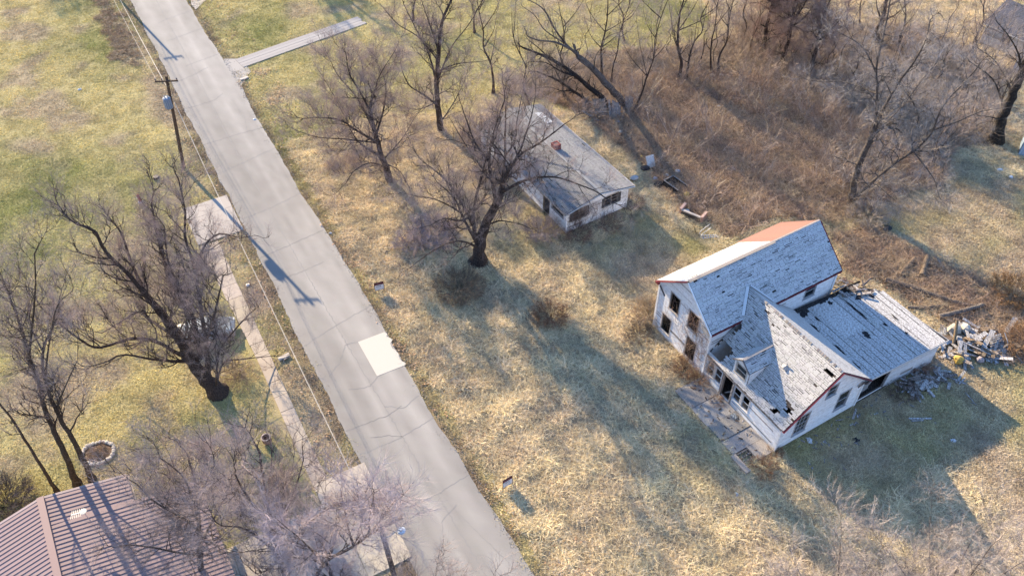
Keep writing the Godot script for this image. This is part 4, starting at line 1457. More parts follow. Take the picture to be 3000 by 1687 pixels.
	tree("slender_tree", "bare tree whose trunk stands against the stone ring", Vector3(-28.49, 0.00, -31.17), [
		[PackedVector3Array([Vector3(-28.61, -0.19, -31.30), Vector3(-28.19, 4.38, -31.30), Vector3(-28.01, 7.62, -31.30), Vector3(-27.42, 10.94, -31.30), Vector3(-26.57, 13.32, -31.30), Vector3(-25.34, 15.22, -31.30), Vector3(-24.46, 16.42, -31.30)]), 0.22, 0.05],
		[PackedVector3Array([Vector3(-27.42, 10.94, -31.30), Vector3(-24.58, 15.99, -29.80), Vector3(-22.46, 19.54, -28.90), Vector3(-20.88, 21.20, -28.30)]), 0.09, 0.03],
		[PackedVector3Array([Vector3(-26.57, 13.32, -31.30), Vector3(-27.52, 14.01, -32.70), Vector3(-26.97, 16.16, -33.30)]), 0.08, 0.03],
		[PackedVector3Array([Vector3(-28.01, 7.62, -31.30), Vector3(-25.22, 12.08, -29.30), Vector3(-22.37, 16.38, -27.90)]), 0.08, 0.03],
		], {"levels": 2, "density": 0.38, "every": 0.9, "reach": 2.4, "spray": 0.8, "bunch": 1, "twig": mauve, "bark": Color(0.14, 0.11, 0.09), "kind": 0, "from": 0.35}, "trunks by the stone ring")
	tree("slender_tree", "thin bare trunk at the left edge above the metal roof", Vector3(-30.67, 0.00, -30.37), [
		[PackedVector3Array([Vector3(-30.69, -0.04, -30.40), Vector3(-30.39, 4.93, -30.40), Vector3(-30.19, 8.14, -30.40), Vector3(-30.25, 10.56, -30.40), Vector3(-29.95, 13.81, -30.40)]), 0.14, 0.04],
		], {"every": 1.1, "reach": 1.6, "spray": 0.9, "bunch": 1, "twig": mauve, "bark": Color(0.15, 0.12, 0.1), "kind": 0, "from": 0.5}, "trunks by the stone ring")
	# --- the big tree in the middle, in front of the small house
	tree("spreading_tree", "big bare tree with dark forked trunk before the small white house", Vector3(-2.80, 0.00, -51.79), [
		[PackedVector3Array([Vector3(-2.81, -0.11, -51.90), Vector3(-2.66, 1.43, -51.90), Vector3(-2.46, 2.75, -51.90), Vector3(-1.87, 4.67, -51.90), Vector3(-1.17, 6.26, -51.90), Vector3(-0.68, 7.93, -51.90)]), 0.62, 0.26],
		[PackedVector3Array([Vector3(-0.68, 7.93, -51.90), Vector3(-0.29, 9.70, -51.40), Vector3(0.17, 10.92, -51.10), Vector3(0.70, 11.93, -50.90), Vector3(1.72, 12.95, -50.50), Vector3(2.70, 14.05, -50.10), Vector3(3.81, 15.42, -49.70)]), 0.24, 0.05],
		[PackedVector3Array([Vector3(0.26, 11.14, -51.10), Vector3(0.79, 12.02, -51.50), Vector3(1.11, 12.89, -51.90), Vector3(1.58, 14.37, -52.30), Vector3(1.84, 15.60, -52.70)]), 0.14, 0.04],
		[PackedVector3Array([Vector3(-0.87, 7.46, -51.90), Vector3(0.06, 8.95, -50.90), Vector3(0.85, 10.25, -49.90), Vector3(1.69, 11.36, -48.90), Vector3(2.66, 12.24, -47.90), Vector3(3.59, 12.85, -46.90), Vector3(4.66, 13.11, -45.90), Vector3(5.84, 12.96, -45.30), Vector3(6.55, 12.61, -44.90)]), 0.19, 0.05],
		[PackedVector3Array([Vector3(-1.17, 6.50, -51.90), Vector3(-1.42, 7.65, -52.70), Vector3(-1.65, 9.50, -53.30), Vector3(-1.23, 11.97, -53.70), Vector3(-0.38, 14.65, -53.90)]), 0.24, 0.05],
		[PackedVector3Array([Vector3(-0.77, 7.69, -51.90), Vector3(-0.48, 8.45, -53.90), Vector3(-0.40, 10.33, -54.90), Vector3(-0.31, 12.86, -55.50), Vector3(-0.46, 14.69, -55.90)]), 0.18, 0.05],
		[PackedVector3Array([Vector3(-2.66, 1.43, -51.90), Vector3(-3.07, 3.61, -52.40), Vector3(-2.90, 5.70, -52.90), Vector3(-2.35, 7.93, -53.10), Vector3(-1.92, 9.62, -53.30), Vector3(-1.05, 11.89, -53.50)]), 0.26, 0.05],
		[PackedVector3Array([Vector3(-2.83, 2.10, -51.90), Vector3(-3.45, 4.95, -50.90), Vector3(-3.89, 6.95, -50.30), Vector3(-4.31, 8.81, -49.90), Vector3(-5.17, 10.28, -49.50)]), 0.22, 0.05],
		[PackedVector3Array([Vector3(-2.94, 4.05, -51.90), Vector3(-3.86, 5.47, -52.90), Vector3(-4.78, 6.62, -53.90), Vector3(-5.92, 7.29, -54.90), Vector3(-7.05, 7.92, -55.50)]), 0.18, 0.05],
		[PackedVector3Array([Vector3(-2.74, 1.70, -51.90), Vector3(-3.61, 4.58, -49.50), Vector3(-4.61, 5.70, -48.30), Vector3(-5.91, 5.80, -47.30), Vector3(-6.81, 5.33, -46.90)]), 0.17, 0.05],
		[PackedVector3Array([Vector3(-2.99, 5.31, -51.90), Vector3(-3.91, 7.32, -48.90), Vector3(-4.85, 9.32, -46.90), Vector3(-5.80, 9.53, -45.90)]), 0.15, 0.04],
		[PackedVector3Array([Vector3(-1.79, 4.29, -51.90), Vector3(-0.90, 6.05, -50.30), Vector3(-0.07, 6.79, -49.30), Vector3(1.00, 7.29, -48.30)]), 0.12, 0.04],
		[PackedVector3Array([Vector3(0.43, 11.62, -50.90), Vector3(1.19, 12.15, -49.90), Vector3(1.85, 12.05, -48.90), Vector3(2.35, 11.45, -48.30)]), 0.10, 0.03],
		[PackedVector3Array([Vector3(-0.42, 9.15, -54.50), Vector3(0.39, 10.17, -55.10), Vector3(0.59, 11.71, -55.90), Vector3(1.06, 13.87, -56.50)]), 0.13, 0.03],
		[PackedVector3Array([Vector3(-1.65, 9.50, -53.30), Vector3(-2.62, 10.75, -53.90), Vector3(-3.21, 12.20, -54.50), Vector3(-3.75, 14.05, -54.90)]), 0.14, 0.03],
		[PackedVector3Array([Vector3(-1.92, 9.62, -53.30), Vector3(-3.04, 8.37, -55.90), Vector3(-3.98, 9.29, -56.90), Vector3(-4.73, 10.20, -57.90)]), 0.12, 0.03],
		[PackedVector3Array([Vector3(-3.89, 6.95, -50.30), Vector3(-4.83, 8.63, -49.30), Vector3(-5.75, 9.88, -48.50), Vector3(-6.86, 10.62, -47.90)]), 0.12, 0.03],
		], {"levels": 2, "density": 0.5, "every": 0.8, "reach": 2.6, "spray": 0.85, "bunch": 1, "twig": mauve, "bark": barkd, "kind": 1, "lift": 0.12, "from": 0.7, "fan": 0.6, "kids": 2})
	# --- trees behind it along the verge
	tree("spreading_tree", "twiggy bare tree by the verge, left of the small white house", Vector3(-11.03, 0.00, -61.57), [
		[PackedVector3Array([Vector3(-11.28, -1.17, -63.00), Vector3(-11.38, 1.24, -63.00), Vector3(-11.74, 2.84, -63.00), Vector3(-11.99, 5.26, -63.00), Vector3(-12.20, 7.78, -63.00)]), 0.40, 0.16],
		[PackedVector3Array([Vector3(-12.20, 7.78, -63.00), Vector3(-12.59, 10.43, -62.00), Vector3(-13.09, 12.27, -61.50), Vector3(-13.04, 14.39, -61.00)]), 0.14, 0.04],
		[PackedVector3Array([Vector3(-11.92, 4.39, -63.00), Vector3(-13.20, 6.77, -61.50), Vector3(-14.49, 8.70, -60.50), Vector3(-16.33, 9.27, -60.00)]), 0.18, 0.05],
		[PackedVector3Array([Vector3(-11.74, 2.84, -63.00), Vector3(-14.00, 3.56, -64.50), Vector3(-14.97, 5.28, -65.50), Vector3(-15.77, 7.50, -66.00)]), 0.16, 0.05],
		[PackedVector3Array([Vector3(-11.99, 5.26, -63.00), Vector3(-11.11, 7.50, -64.00), Vector3(-10.76, 9.53, -64.60), Vector3(-11.28, 11.25, -65.00)]), 0.15, 0.04],
		[PackedVector3Array([Vector3(-11.51, 1.71, -63.00), Vector3(-12.30, 4.46, -60.00), Vector3(-13.47, 4.77, -58.50), Vector3(-14.22, 3.88, -58.00)]), 0.12, 0.04],
		[PackedVector3Array([Vector3(-11.59, 2.62, -63.00), Vector3(-10.04, 3.36, -65.00), Vector3(-8.87, 4.84, -66.00)]), 0.12, 0.04],
		[PackedVector3Array([Vector3(-11.92, 4.39, -63.00), Vector3(-14.24, 6.31, -61.00), Vector3(-16.34, 7.26, -60.00), Vector3(-17.73, 8.32, -59.40)]), 0.12, 0.03],
		[PackedVector3Array([Vector3(-11.99, 5.26, -63.00), Vector3(-13.27, 8.35, -64.00), Vector3(-14.78, 10.38, -64.60), Vector3(-15.41, 12.08, -65.00)]), 0.13, 0.03],
		[PackedVector3Array([Vector3(-12.20, 7.78, -63.00), Vector3(-10.94, 11.55, -62.00), Vector3(-9.45, 14.10, -61.40)]), 0.1, 0.03],
		[PackedVector3Array([Vector3(-11.64, 2.16, -63.00), Vector3(-9.89, 3.08, -60.60), Vector3(-9.05, 1.84, -59.60)]), 0.1, 0.03],
		], {"levels": 2, "density": 0.85, "every": 0.65, "reach": 2.6, "spray": 0.9, "bunch": 1, "twig": mauve, "bark": barkd, "kind": 1, "lift": 0.14, "from": 0.6})
	tree("spreading_tree", "tall bare tree behind the left end of the small white house", Vector3(-6.92, 0.00, -69.91), [
		[PackedVector3Array([Vector3(-7.02, -0.77, -71.00), Vector3(-6.98, 0.91, -71.00), Vector3(-7.02, 3.68, -71.00), Vector3(-6.93, 5.89, -71.00), Vector3(-6.50, 8.84, -71.00), Vector3(-6.09, 11.64, -71.00), Vector3(-4.85, 14.29, -71.00)]), 0.38, 0.1],
		[PackedVector3Array([Vector3(-6.99, 3.00, -71.00), Vector3(-8.38, 5.02, -70.00), Vector3(-9.38, 6.15, -69.60), Vector3(-9.85, 7.89, -69.20)]), 0.17, 0.05],
		[PackedVector3Array([Vector3(-6.97, 5.45, -71.00), Vector3(-7.52, 7.85, -72.00), Vector3(-8.50, 10.00, -72.60), Vector3(-9.42, 12.18, -73.00)]), 0.16, 0.05],
		[PackedVector3Array([Vector3(-6.80, 6.74, -71.00), Vector3(-4.76, 8.52, -69.40), Vector3(-2.54, 9.17, -68.60)]), 0.10, 0.03],
		[PackedVector3Array([Vector3(-6.98, 0.91, -71.00), Vector3(-5.66, 1.88, -73.00), Vector3(-4.39, 3.98, -74.00)]), 0.14, 0.04],
		[PackedVector3Array([Vector3(-6.50, 8.84, -71.00), Vector3(-7.06, 12.19, -70.00), Vector3(-7.52, 14.71, -69.50)]), 0.12, 0.03],
		[PackedVector3Array([Vector3(-6.97, 5.45, -71.00), Vector3(-5.44, 8.42, -72.40), Vector3(-3.67, 10.52, -73.00), Vector3(-2.31, 12.66, -73.40)]), 0.13, 0.03],
		[PackedVector3Array([Vector3(-6.96, 3.45, -71.00), Vector3(-8.79, 3.91, -69.00), Vector3(-10.48, 5.04, -68.00)]), 0.1, 0.03],
		[PackedVector3Array([Vector3(-6.71, 8.01, -71.00), Vector3(-8.30, 9.72, -72.00), Vector3(-10.32, 10.61, -73.00), Vector3(-11.49, 12.01, -73.40)]), 0.11, 0.03],
		], {"levels": 2, "density": 0.5, "every": 0.75, "reach": 2.4, "spray": 0.85, "bunch": 1, "twig": mauve, "bark": barkd, "kind": 1, "lift": 0.14, "from": 0.35})
	# --- slim trees along the back of the small house and beyond
	var so := {"every": 0.85, "reach": 1.4, "spray": 0.9, "bunch": 1, "twig": Color(0.36, 0.285, 0.24), "bark": Color(0.13, 0.1, 0.085), "kind": 0, "from": 0.25, "levels": 1, "kids": 1}
	var gs := "slim bare trees along the back of the lots"
	slender(Vector3(-1.71, 0.00, -77.73), Vector3(-3.08, 11.18, -77.70), 0.16, "slim tree rising behind the left corner of the small house roof", so, gs)
	slender(Vector3(2.34, 0.00, -73.97), Vector3(0.33, 10.26, -74.00), 0.12, "slim tree rising over the far end of the small house", so, gs)
	slender(Vector3(5.90, 0.00, -76.26), Vector3(4.97, 9.87, -76.60), 0.16, "slim trunk just left of the fallen tree", so, gs)
	slender(Vector3(10.00, 0.00, -80.51), Vector3(9.68, 11.02, -80.50), 0.17, "slim tree forking high, behind the fallen tree", so, gs, 6)
	slender(Vector3(10.98, 0.00, -79.54), Vector3(12.17, 10.37, -79.60), 0.12, "slim tree leaning right behind the fallen tree's trunk", so, gs)
	slender(Vector3(12.69, 0.00, -73.73), Vector3(14.84, 12.44, -74.00), 0.14, "slim leaning tree on the right of the collapsed shed", so, gs, 6)
	slender(Vector3(18.28, 0.00, -79.90), Vector3(17.17, 11.41, -80.20), 0.22, "crooked tree standing right of the collapsed shed", so, gs, 6)
	slender(Vector3(18.91, 0.00, -79.68), Vector3(20.08, 8.61, -80.00), 0.17, "crooked tree bending to the right beside its twin", so, gs)
	slender(Vector3(21.99, 0.00, -81.17), Vector3(20.78, 11.14, -81.40), 0.14, "left of the two slim trees by the pale stones", so, gs)
	slender(Vector3(22.74, 0.00, -81.02), Vector3(23.19, 10.80, -81.30), 0.15, "right of the two slim trees by the pale stones", so, gs, 6)
	slender(Vector3(35.98, 0.00, -89.39), Vector3(35.30, 7.26, -90.00), 0.14, "slim tree left in the row beyond the brambles", so, gs)
	slender(Vector3(39.76, 0.00, -91.90), Vector3(39.25, 6.99, -93.00), 0.13, "second slim tree in the row beyond the brambles", so, gs)
	slender(Vector3(40.97, 0.00, -90.83), Vector3(40.27, 7.04, -92.00), 0.11, "third slim tree in the row beyond the brambles", so, gs)
	slender(Vector3(41.80, 0.00, -86.71), Vector3(40.67, 8.59, -87.00), 0.42, "thick dark trunk at the top edge in the row beyond the brambles", so, gs, 5)
	slender(Vector3(43.41, 0.00, -84.68), Vector3(42.13, 8.58, -85.40), 0.15, "slim tree right of the thick dark trunk at the top", so, gs)
	slender(Vector3(51.21, 0.00, -83.40), Vector3(49.90, 8.78, -84.00), 0.16, "slim tree left of the grey shed at the upper right", so, gs)
	slender(Vector3(-11.32, 0.00, -93.43), Vector3(-9.82, 7.65, -93.00), 0.14, "slim tree at the top edge above the far driveway's end", so, gs)
	slender(Vector3(-3.97, 0.00, -90.43), Vector3(-2.52, 7.78, -90.00), 0.13, "slim tree at the top edge left of the fallen tree's tip", so, gs)
	slender(Vector3(13.24, 0.00, -88.05), Vector3(11.93, 8.89, -88.00), 0.12, "slim tree at the top edge above the fallen tree", so, gs)
	slender(Vector3(26.97, 0.00, -88.46), Vector3(26.22, 8.61, -89.00), 0.13, "slim tree at the top edge left of the vine-covered trees", so, gs)
	# crowded saplings, alike, in the strip behind the lots
	for i in 30:
		var q := Vector2.ZERO
		while true:
			q = Vector2(rf(-2, 58), rf(-92, -62))
			if (inside(q, back_zone) or (inside(q, thicket_zone) and rng.randf() < 0.6)) and not built_on(q.x, q.y): break
		var sb := Vector3(q.x, 0, q.y)
		slender(sb, sb + Vector3(rf(-1.2, 1.2), rf(5.0, 9.0), rf(-0.8, 0.8)), rf(0.05, 0.09), "thin leafless sapling in the crowded strip of brush behind the lots", so, "saplings in the brush", 3)
	# --- the fallen dead tree leaning from the collapsed shed
	tree("fallen_tree", "dead grey tree fallen leftwards from the collapsed shed", Vector3(12.14, 0.00, -74.86), [
		[PackedVector3Array([Vector3(12.20, -0.23, -75.20), Vector3(11.23, 0.98, -75.20), Vector3(10.03, 2.27, -75.20), Vector3(8.33, 4.36, -75.20), Vector3(6.96, 5.58, -75.20)]), 0.42, 0.28],
		[PackedVector3Array([Vector3(6.96, 5.58, -75.20), Vector3(6.05, 6.86, -74.60), Vector3(4.37, 7.88, -74.20), Vector3(2.98, 8.26, -73.80), Vector3(1.83, 8.93, -73.40)]), 0.22, 0.06],
		[PackedVector3Array([Vector3(8.20, 4.50, -75.20), Vector3(7.05, 5.13, -76.20), Vector3(5.73, 6.13, -76.80), Vector3(4.64, 7.48, -77.20), Vector3(3.91, 8.81, -77.60), Vector3(3.09, 9.72, -77.80), Vector3(1.70, 10.28, -78.20)]), 0.24, 0.05],
		[PackedVector3Array([Vector3(8.59, 3.95, -75.20), Vector3(8.44, 6.15, -74.20), Vector3(9.06, 7.66, -73.80), Vector3(9.32, 8.65, -73.60), Vector3(10.58, 9.41, -73.20)]), 0.10, 0.03],
		[PackedVector3Array([Vector3(5.73, 6.13, -76.80), Vector3(3.53, 8.05, -76.20), Vector3(2.56, 9.78, -75.80), Vector3(1.30, 11.09, -75.20)]), 0.10, 0.03],
		[PackedVector3Array([Vector3(5.23, 6.66, -76.80), Vector3(5.69, 7.85, -77.20), Vector3(5.33, 8.54, -77.60), Vector3(4.28, 9.24, -78.20)]), 0.08, 0.03],
		], {"every": 1.1, "reach": 1.6, "spray": 0.8, "bunch": 1, "density": 0.6, "twig": Color(0.34, 0.31, 0.29), "bark": Color(0.27, 0.235, 0.205), "kind": 2, "lift": 0.02, "wobble": 0.45, "from": 0.6})
	tree("fallen_tree", "black vine-wrapped trunk fallen beside the dead grey tree", Vector3(10.43, 0.00, -74.28), [
		[PackedVector3Array([Vector3(10.47, -0.21, -74.60), Vector3(9.18, 1.55, -74.60), Vector3(8.03, 2.54, -74.60), Vector3(6.77, 3.80, -74.60), Vector3(5.42, 4.90, -74.60), Vector3(3.98, 5.85, -74.60), Vector3(2.33, 6.66, -74.60), Vector3(1.40, 7.06, -74.60)]), 0.36, 0.1],
		[PackedVector3Array([Vector3(6.77, 3.80, -74.60), Vector3(5.10, 5.22, -73.20), Vector3(3.42, 6.65, -72.60), Vector3(1.92, 7.03, -72.00)]), 0.12, 0.04],
		[PackedVector3Array([Vector3(3.98, 5.85, -74.60), Vector3(3.06, 6.33, -75.60), Vector3(2.02, 6.91, -76.20)]), 0.10, 0.04],
		], {"every": 0.5, "reach": 1.2, "spray": 0.7, "bunch": 2, "twig": Color(0.16, 0.13, 0.11), "bark": Color(0.06, 0.052, 0.048), "kind": 2, "lift": -0.05, "wobble": 0.5, "from": 0.2})
	tree("fallen_tree", "broken dark trunk lying lowest in the tangle left of the collapsed shed", Vector3(8.87, 0.00, -74.56), [
		[PackedVector3Array([Vector3(8.99, -0.69, -75.60), Vector3(7.84, 0.49, -75.60), Vector3(6.56, 1.51, -75.60), Vector3(5.31, 2.51, -75.60), Vector3(4.07, 3.22, -75.60), Vector3(2.86, 3.79, -75.60)]), 0.22, 0.07],
		[PackedVector3Array([Vector3(6.56, 1.51, -75.60), Vector3(5.25, 2.30, -74.40), Vector3(3.99, 3.24, -73.60), Vector3(2.55, 3.51, -73.00)]), 0.1, 0.03],
		[PackedVector3Array([Vector3(5.31, 2.51, -75.60), Vector3(4.59, 3.57, -76.60), Vector3(3.63, 4.45, -77.20), Vector3(2.55, 4.64, -77.60)]), 0.09, 0.03],
		], {"every": 0.45, "reach": 1.3, "spray": 0.7, "bunch": 1, "twig": Color(0.18, 0.14, 0.12), "bark": Color(0.075, 0.065, 0.058), "kind": 2, "lift": -0.03, "wobble": 0.5, "from": 0.2})
	# --- the forked tree on the right
	tree("forked_tree", "bare tree with two long forked grey limbs at the edge of the brambles", Vector3(30.76, 0.00, -58.86), [
		[PackedVector3Array([Vector3(30.84, -0.12, -59.00), Vector3(30.34, 2.86, -59.00), Vector3(30.36, 5.71, -59.00), Vector3(30.59, 7.66, -59.00)]), 0.34, 0.24],
		[PackedVector3Array([Vector3(30.59, 7.66, -59.00), Vector3(30.13, 9.84, -59.00), Vector3(29.79, 11.80, -59.40), Vector3(29.39, 13.17, -59.80), Vector3(29.27, 14.75, -60.00), Vector3(29.22, 17.03, -60.40), Vector3(29.12, 18.87, -60.80)]), 0.2, 0.06],
		[PackedVector3Array([Vector3(30.57, 7.96, -59.00), Vector3(30.20, 10.93, -58.00), Vector3(30.34, 13.59, -57.40), Vector3(30.64, 15.36, -57.00), Vector3(30.76, 17.54, -56.60), Vector3(30.31, 19.39, -56.20)]), 0.19, 0.05],
		[PackedVector3Array([Vector3(30.80, 0.02, -59.00), Vector3(31.54, 2.99, -58.20), Vector3(32.67, 5.65, -57.60), Vector3(33.53, 7.14, -57.20), Vector3(34.14, 9.17, -56.80), Vector3(33.90, 11.80, -56.40), Vector3(34.48, 14.15, -56.00), Vector3(34.81, 15.77, -55.60)]), 0.24, 0.05],
		[PackedVector3Array([Vector3(34.16, 9.45, -56.80), Vector3(35.43, 10.41, -56.40), Vector3(36.67, 11.62, -56.00), Vector3(37.96, 12.27, -55.60)]), 0.12, 0.04],
		[PackedVector3Array([Vector3(30.61, 7.81, -59.00), Vector3(32.25, 8.70, -60.00), Vector3(33.33, 10.15, -60.60), Vector3(34.09, 11.55, -61.00), Vector3(34.95, 12.93, -61.40), Vector3(34.98, 14.16, -62.00)]), 0.16, 0.04],
		[PackedVector3Array([Vector3(33.40, 7.14, -57.20), Vector3(33.29, 8.33, -58.20), Vector3(33.86, 9.06, -58.80), Vector3(33.04, 10.51, -59.40), Vector3(32.17, 11.25, -60.00)]), 0.13, 0.04],
		[PackedVector3Array([Vector3(29.49, 12.91, -59.80), Vector3(28.83, 13.92, -61.00), Vector3(28.17, 14.39, -62.00), Vector3(26.92, 14.86, -62.60)]), 0.12, 0.04],
		[PackedVector3Array([Vector3(29.89, 11.26, -59.40), Vector3(29.25, 10.80, -61.00), Vector3(28.09, 10.74, -62.00), Vector3(26.80, 10.14, -63.00)]), 0.10, 0.03],
		[PackedVector3Array([Vector3(30.80, 2.36, -59.00), Vector3(31.40, 3.47, -57.40), Vector3(32.84, 2.48, -57.00)]), 0.06, 0.03],
		[PackedVector3Array([Vector3(33.58, 6.99, -57.20), Vector3(34.23, 6.38, -56.40), Vector3(35.41, 5.15, -55.80), Vector3(36.12, 3.74, -55.40)]), 0.08, 0.03],
		], {"levels": 2, "density": 0.5, "every": 0.75, "reach": 2.4, "spray": 0.8, "bunch": 1, "twig": Color(0.36, 0.32, 0.29), "bark": Color(0.20, 0.175, 0.155), "kind": 2, "lift": 0.02, "wobble": 0.5, "from": 0.6, "fan": 0.9})
	tree("thick_trunk_tree", "leaning tree with a thick dark trunk at the right edge", Vector3(47.60, 0.00, -68.13), [
		[PackedVector3Array([Vector3(47.50, 0.10, -68.00), Vector3(47.03, 3.03, -68.00), Vector3(47.01, 5.76, -68.00), Vector3(46.86, 8.37, -68.00), Vector3(46.85, 10.86, -68.00), Vector3(46.78, 13.37, -68.00)]), 0.62, 0.2],
		[PackedVector3Array([Vector3(46.97, 3.52, -68.00), Vector3(44.84, 6.44, -67.00), Vector3(43.04, 8.36, -66.40), Vector3(40.40, 10.11, -66.00)]), 0.18, 0.05],
		[PackedVector3Array([Vector3(47.01, 5.45, -68.00), Vector3(45.84, 7.09, -69.40), Vector3(44.92, 7.96, -70.00), Vector3(43.52, 8.69, -70.60)]), 0.16, 0.05],
		[PackedVector3Array([Vector3(46.91, 7.31, -68.00), Vector3(45.22, 10.02, -67.00), Vector3(43.34, 12.09, -66.40), Vector3(41.53, 13.70, -66.00)]), 0.16, 0.05],
		[PackedVector3Array([Vector3(47.09, 2.53, -68.00), Vector3(44.49, 4.27, -66.00), Vector3(42.68, 5.14, -65.00)]), 0.10, 0.04],
		], {"levels": 1, "every": 0.8, "reach": 2.0, "spray": 1.0, "bunch": 2, "twig": Color(0.28, 0.235, 0.21), "bark": Color(0.09, 0.075, 0.065), "kind": 2, "from": 0.4, "wobble": 0.4})
	# --- vine-covered trees at the top
	var vo := {"levels": 1, "every": 0.45, "reach": 1.8, "spray": 1.0, "bunch": 2, "twig": Color(0.32, 0.215, 0.165), "bark": Color(0.09, 0.07, 0.055), "kind": 3, "lift": -0.05, "from": 0.05, "fan": 0.9, "limb_from": 0.05}
	tree("vine_covered_tree", "left of the reddish vine-choked trees at the top edge", Vector3(28.47, 0.00, -85.42), wild_limbs(Vector3(28.47, 0.00, -85.42), 11.0, 2.4, 0.3, 5), vo, "vine-choked trees at the top edge")
	tree("vine_covered_tree", "middle of the reddish vine-choked trees at the top edge", Vector3(29.90, 0.00, -82.51), wild_limbs(Vector3(29.90, 0.00, -82.51), 11.0, 2.2, 0.3, 5), vo, "vine-choked trees at the top edge")
	tree("vine_covered_tree", "right of the reddish vine-choked trees at the top edge", Vector3(32.44, 0.00, -80.71), wild_limbs(Vector3(32.44, 0.00, -80.71), 9.0, 2.2, 0.3, 5), vo, "vine-choked trees at the top edge")
	# --- twiggy trees whose trunks stand below the bottom edge
	var lo := {"levels": 2, "density": 0.5, "every": 0.7, "reach": 2.5, "spray": 0.9, "bunch": 1, "twig": Color(0.36, 0.28, 0.245), "bark": Color(0.16, 0.125, 0.115), "kind": 1, "lift": 0.12, "from": 0.35, "fan": 0.7}
	var t4 := Vector3(-19.3, 0, -23.4)
	tree("twiggy_tree", "dense twiggy bare tree in front of the metal roofed house", t4, [
		[PackedVector3Array([t4, Vector3(-18.47, 3.45, -23.60), Vector3(-16.74, 10.63, -23.80), Vector3(-16.65, 12.61, -24.20)]), 0.24, 0.06],
		[PackedVector3Array([Vector3(-17.38, 8.15, -23.80), Vector3(-16.46, 12.95, -23.00), Vector3(-16.56, 14.47, -22.80), Vector3(-16.71, 15.48, -22.60)]), 0.12, 0.04],
		[PackedVector3Array([Vector3(-18.33, 4.41, -23.80), Vector3(-16.99, 6.72, -24.60), Vector3(-15.31, 9.39, -25.00), Vector3(-14.41, 11.10, -25.40)]), 0.13, 0.04],
		[PackedVector3Array([Vector3(-17.77, 6.71, -23.80), Vector3(-16.84, 11.70, -21.80), Vector3(-16.82, 14.69, -20.80), Vector3(-16.83, 16.97, -20.40)]), 0.12, 0.04],
		[PackedVector3Array([Vector3(-18.51, 3.60, -23.80), Vector3(-17.96, 7.83, -21.80), Vector3(-18.30, 10.35, -20.80), Vector3(-18.84, 11.80, -20.20)]), 0.12, 0.04],
		[PackedVector3Array([Vector3(-17.22, 8.72, -23.80), Vector3(-15.13, 13.65, -22.40), Vector3(-13.88, 16.21, -21.80)]), 0.11, 0.04],
		], lo, "twiggy trees along the bottom edge")
	var t5 := Vector3(-13.2, 0, -21.2)
	tree("twiggy_tree", "twiggy bare tree spreading over the concrete driveway", t5, [
		[PackedVector3Array([t5, Vector3(-12.72, 5.28, -21.40), Vector3(-12.49, 9.87, -21.80), Vector3(-12.10, 14.44, -22.20), Vector3(-12.02, 15.88, -22.60)]), 0.24, 0.05],
		[PackedVector3Array([Vector3(-12.57, 6.16, -21.80), Vector3(-10.54, 11.50, -20.80), Vector3(-9.40, 14.10, -20.20), Vector3(-8.01, 15.96, -19.80), Vector3(-6.80, 17.06, -19.40)]), 0.13, 0.04],
		[PackedVector3Array([Vector3(-12.46, 9.13, -21.80), Vector3(-11.81, 10.68, -22.60), Vector3(-11.07, 12.24, -23.20), Vector3(-10.60, 13.48, -23.80)]), 0.13, 0.04],
		[PackedVector3Array([Vector3(-12.37, 10.24, -21.80), Vector3(-12.01, 14.78, -20.40), Vector3(-11.88, 17.40, -19.80), Vector3(-11.68, 19.31, -19.40)]), 0.12, 0.04],
		[PackedVector3Array([Vector3(-12.53, 7.08, -21.80), Vector3(-12.00, 12.64, -19.80), Vector3(-11.95, 15.75, -18.80), Vector3(-12.30, 17.09, -18.20)]), 0.12, 0.04],
		[PackedVector3Array([Vector3(-12.11, 12.09, -21.80), Vector3(-12.79, 11.30, -23.80), Vector3(-12.75, 11.74, -24.80)]), 0.12, 0.04],
		], lo, "twiggy trees along the bottom edge")
	var t6 := Vector3(-7.6, 0, -18.6)
	tree("twiggy_tree", "bare tree reaching a long limb towards the street lamp", t6, [
		[PackedVector3Array([t6, Vector3(-8.58, 7.56, -18.80), Vector3(-9.08, 11.26, -19.20)]), 0.22, 0.1],
		[PackedVector3Array([Vector3(-9.77, 10.39, -19.20), Vector3(-8.82, 12.67, -18.80), Vector3(-7.23, 14.81, -18.40), Vector3(-6.38, 16.12, -18.20), Vector3(-5.79, 17.50, -18.00), Vector3(-4.83, 19.88, -17.60)]), 0.14, 0.03],
		[PackedVector3Array([Vector3(-9.14, 11.05, -19.20), Vector3(-9.08, 14.88, -18.20), Vector3(-9.13, 17.20, -17.60), Vector3(-9.29, 18.83, -17.20)]), 0.11, 0.03],
		[PackedVector3Array([Vector3(-7.23, 14.81, -18.40), Vector3(-7.38, 16.09, -18.80), Vector3(-7.44, 17.20, -19.20)]), 0.08, 0.03],
		[PackedVector3Array([Vector3(-6.40, 16.00, -18.20), Vector3(-5.97, 18.52, -17.80), Vector3(-5.50, 20.64, -17.40)]), 0.06, 0.03],
		], {"levels": 1, "every": 0.5, "reach": 1.8, "spray": 1.0, "bunch": 2, "twig": Color(0.40, 0.325, 0.32), "bark": Color(0.19, 0.14, 0.115), "kind": 0, "lift": 0.1, "from": 0.6}, "twiggy trees along the bottom edge")
	var t7 := Vector3(-3.2, 0, -18.0)
	tree("twiggy_tree", "small twiggy tree at the bottom edge against the road", t7, wild_limbs(t7, 9.0, 2.6, 0.15, 7), lo, "twiggy trees along the bottom edge")
	var t8 := Vector3(-10.4, 0, -17.6)
	tree("twiggy_tree", "twiggy tree at the bottom edge left of the lamp post", t8, wild_limbs(t8, 11.0, 3.0, 0.18, 8), lo, "twiggy trees along the bottom edge")
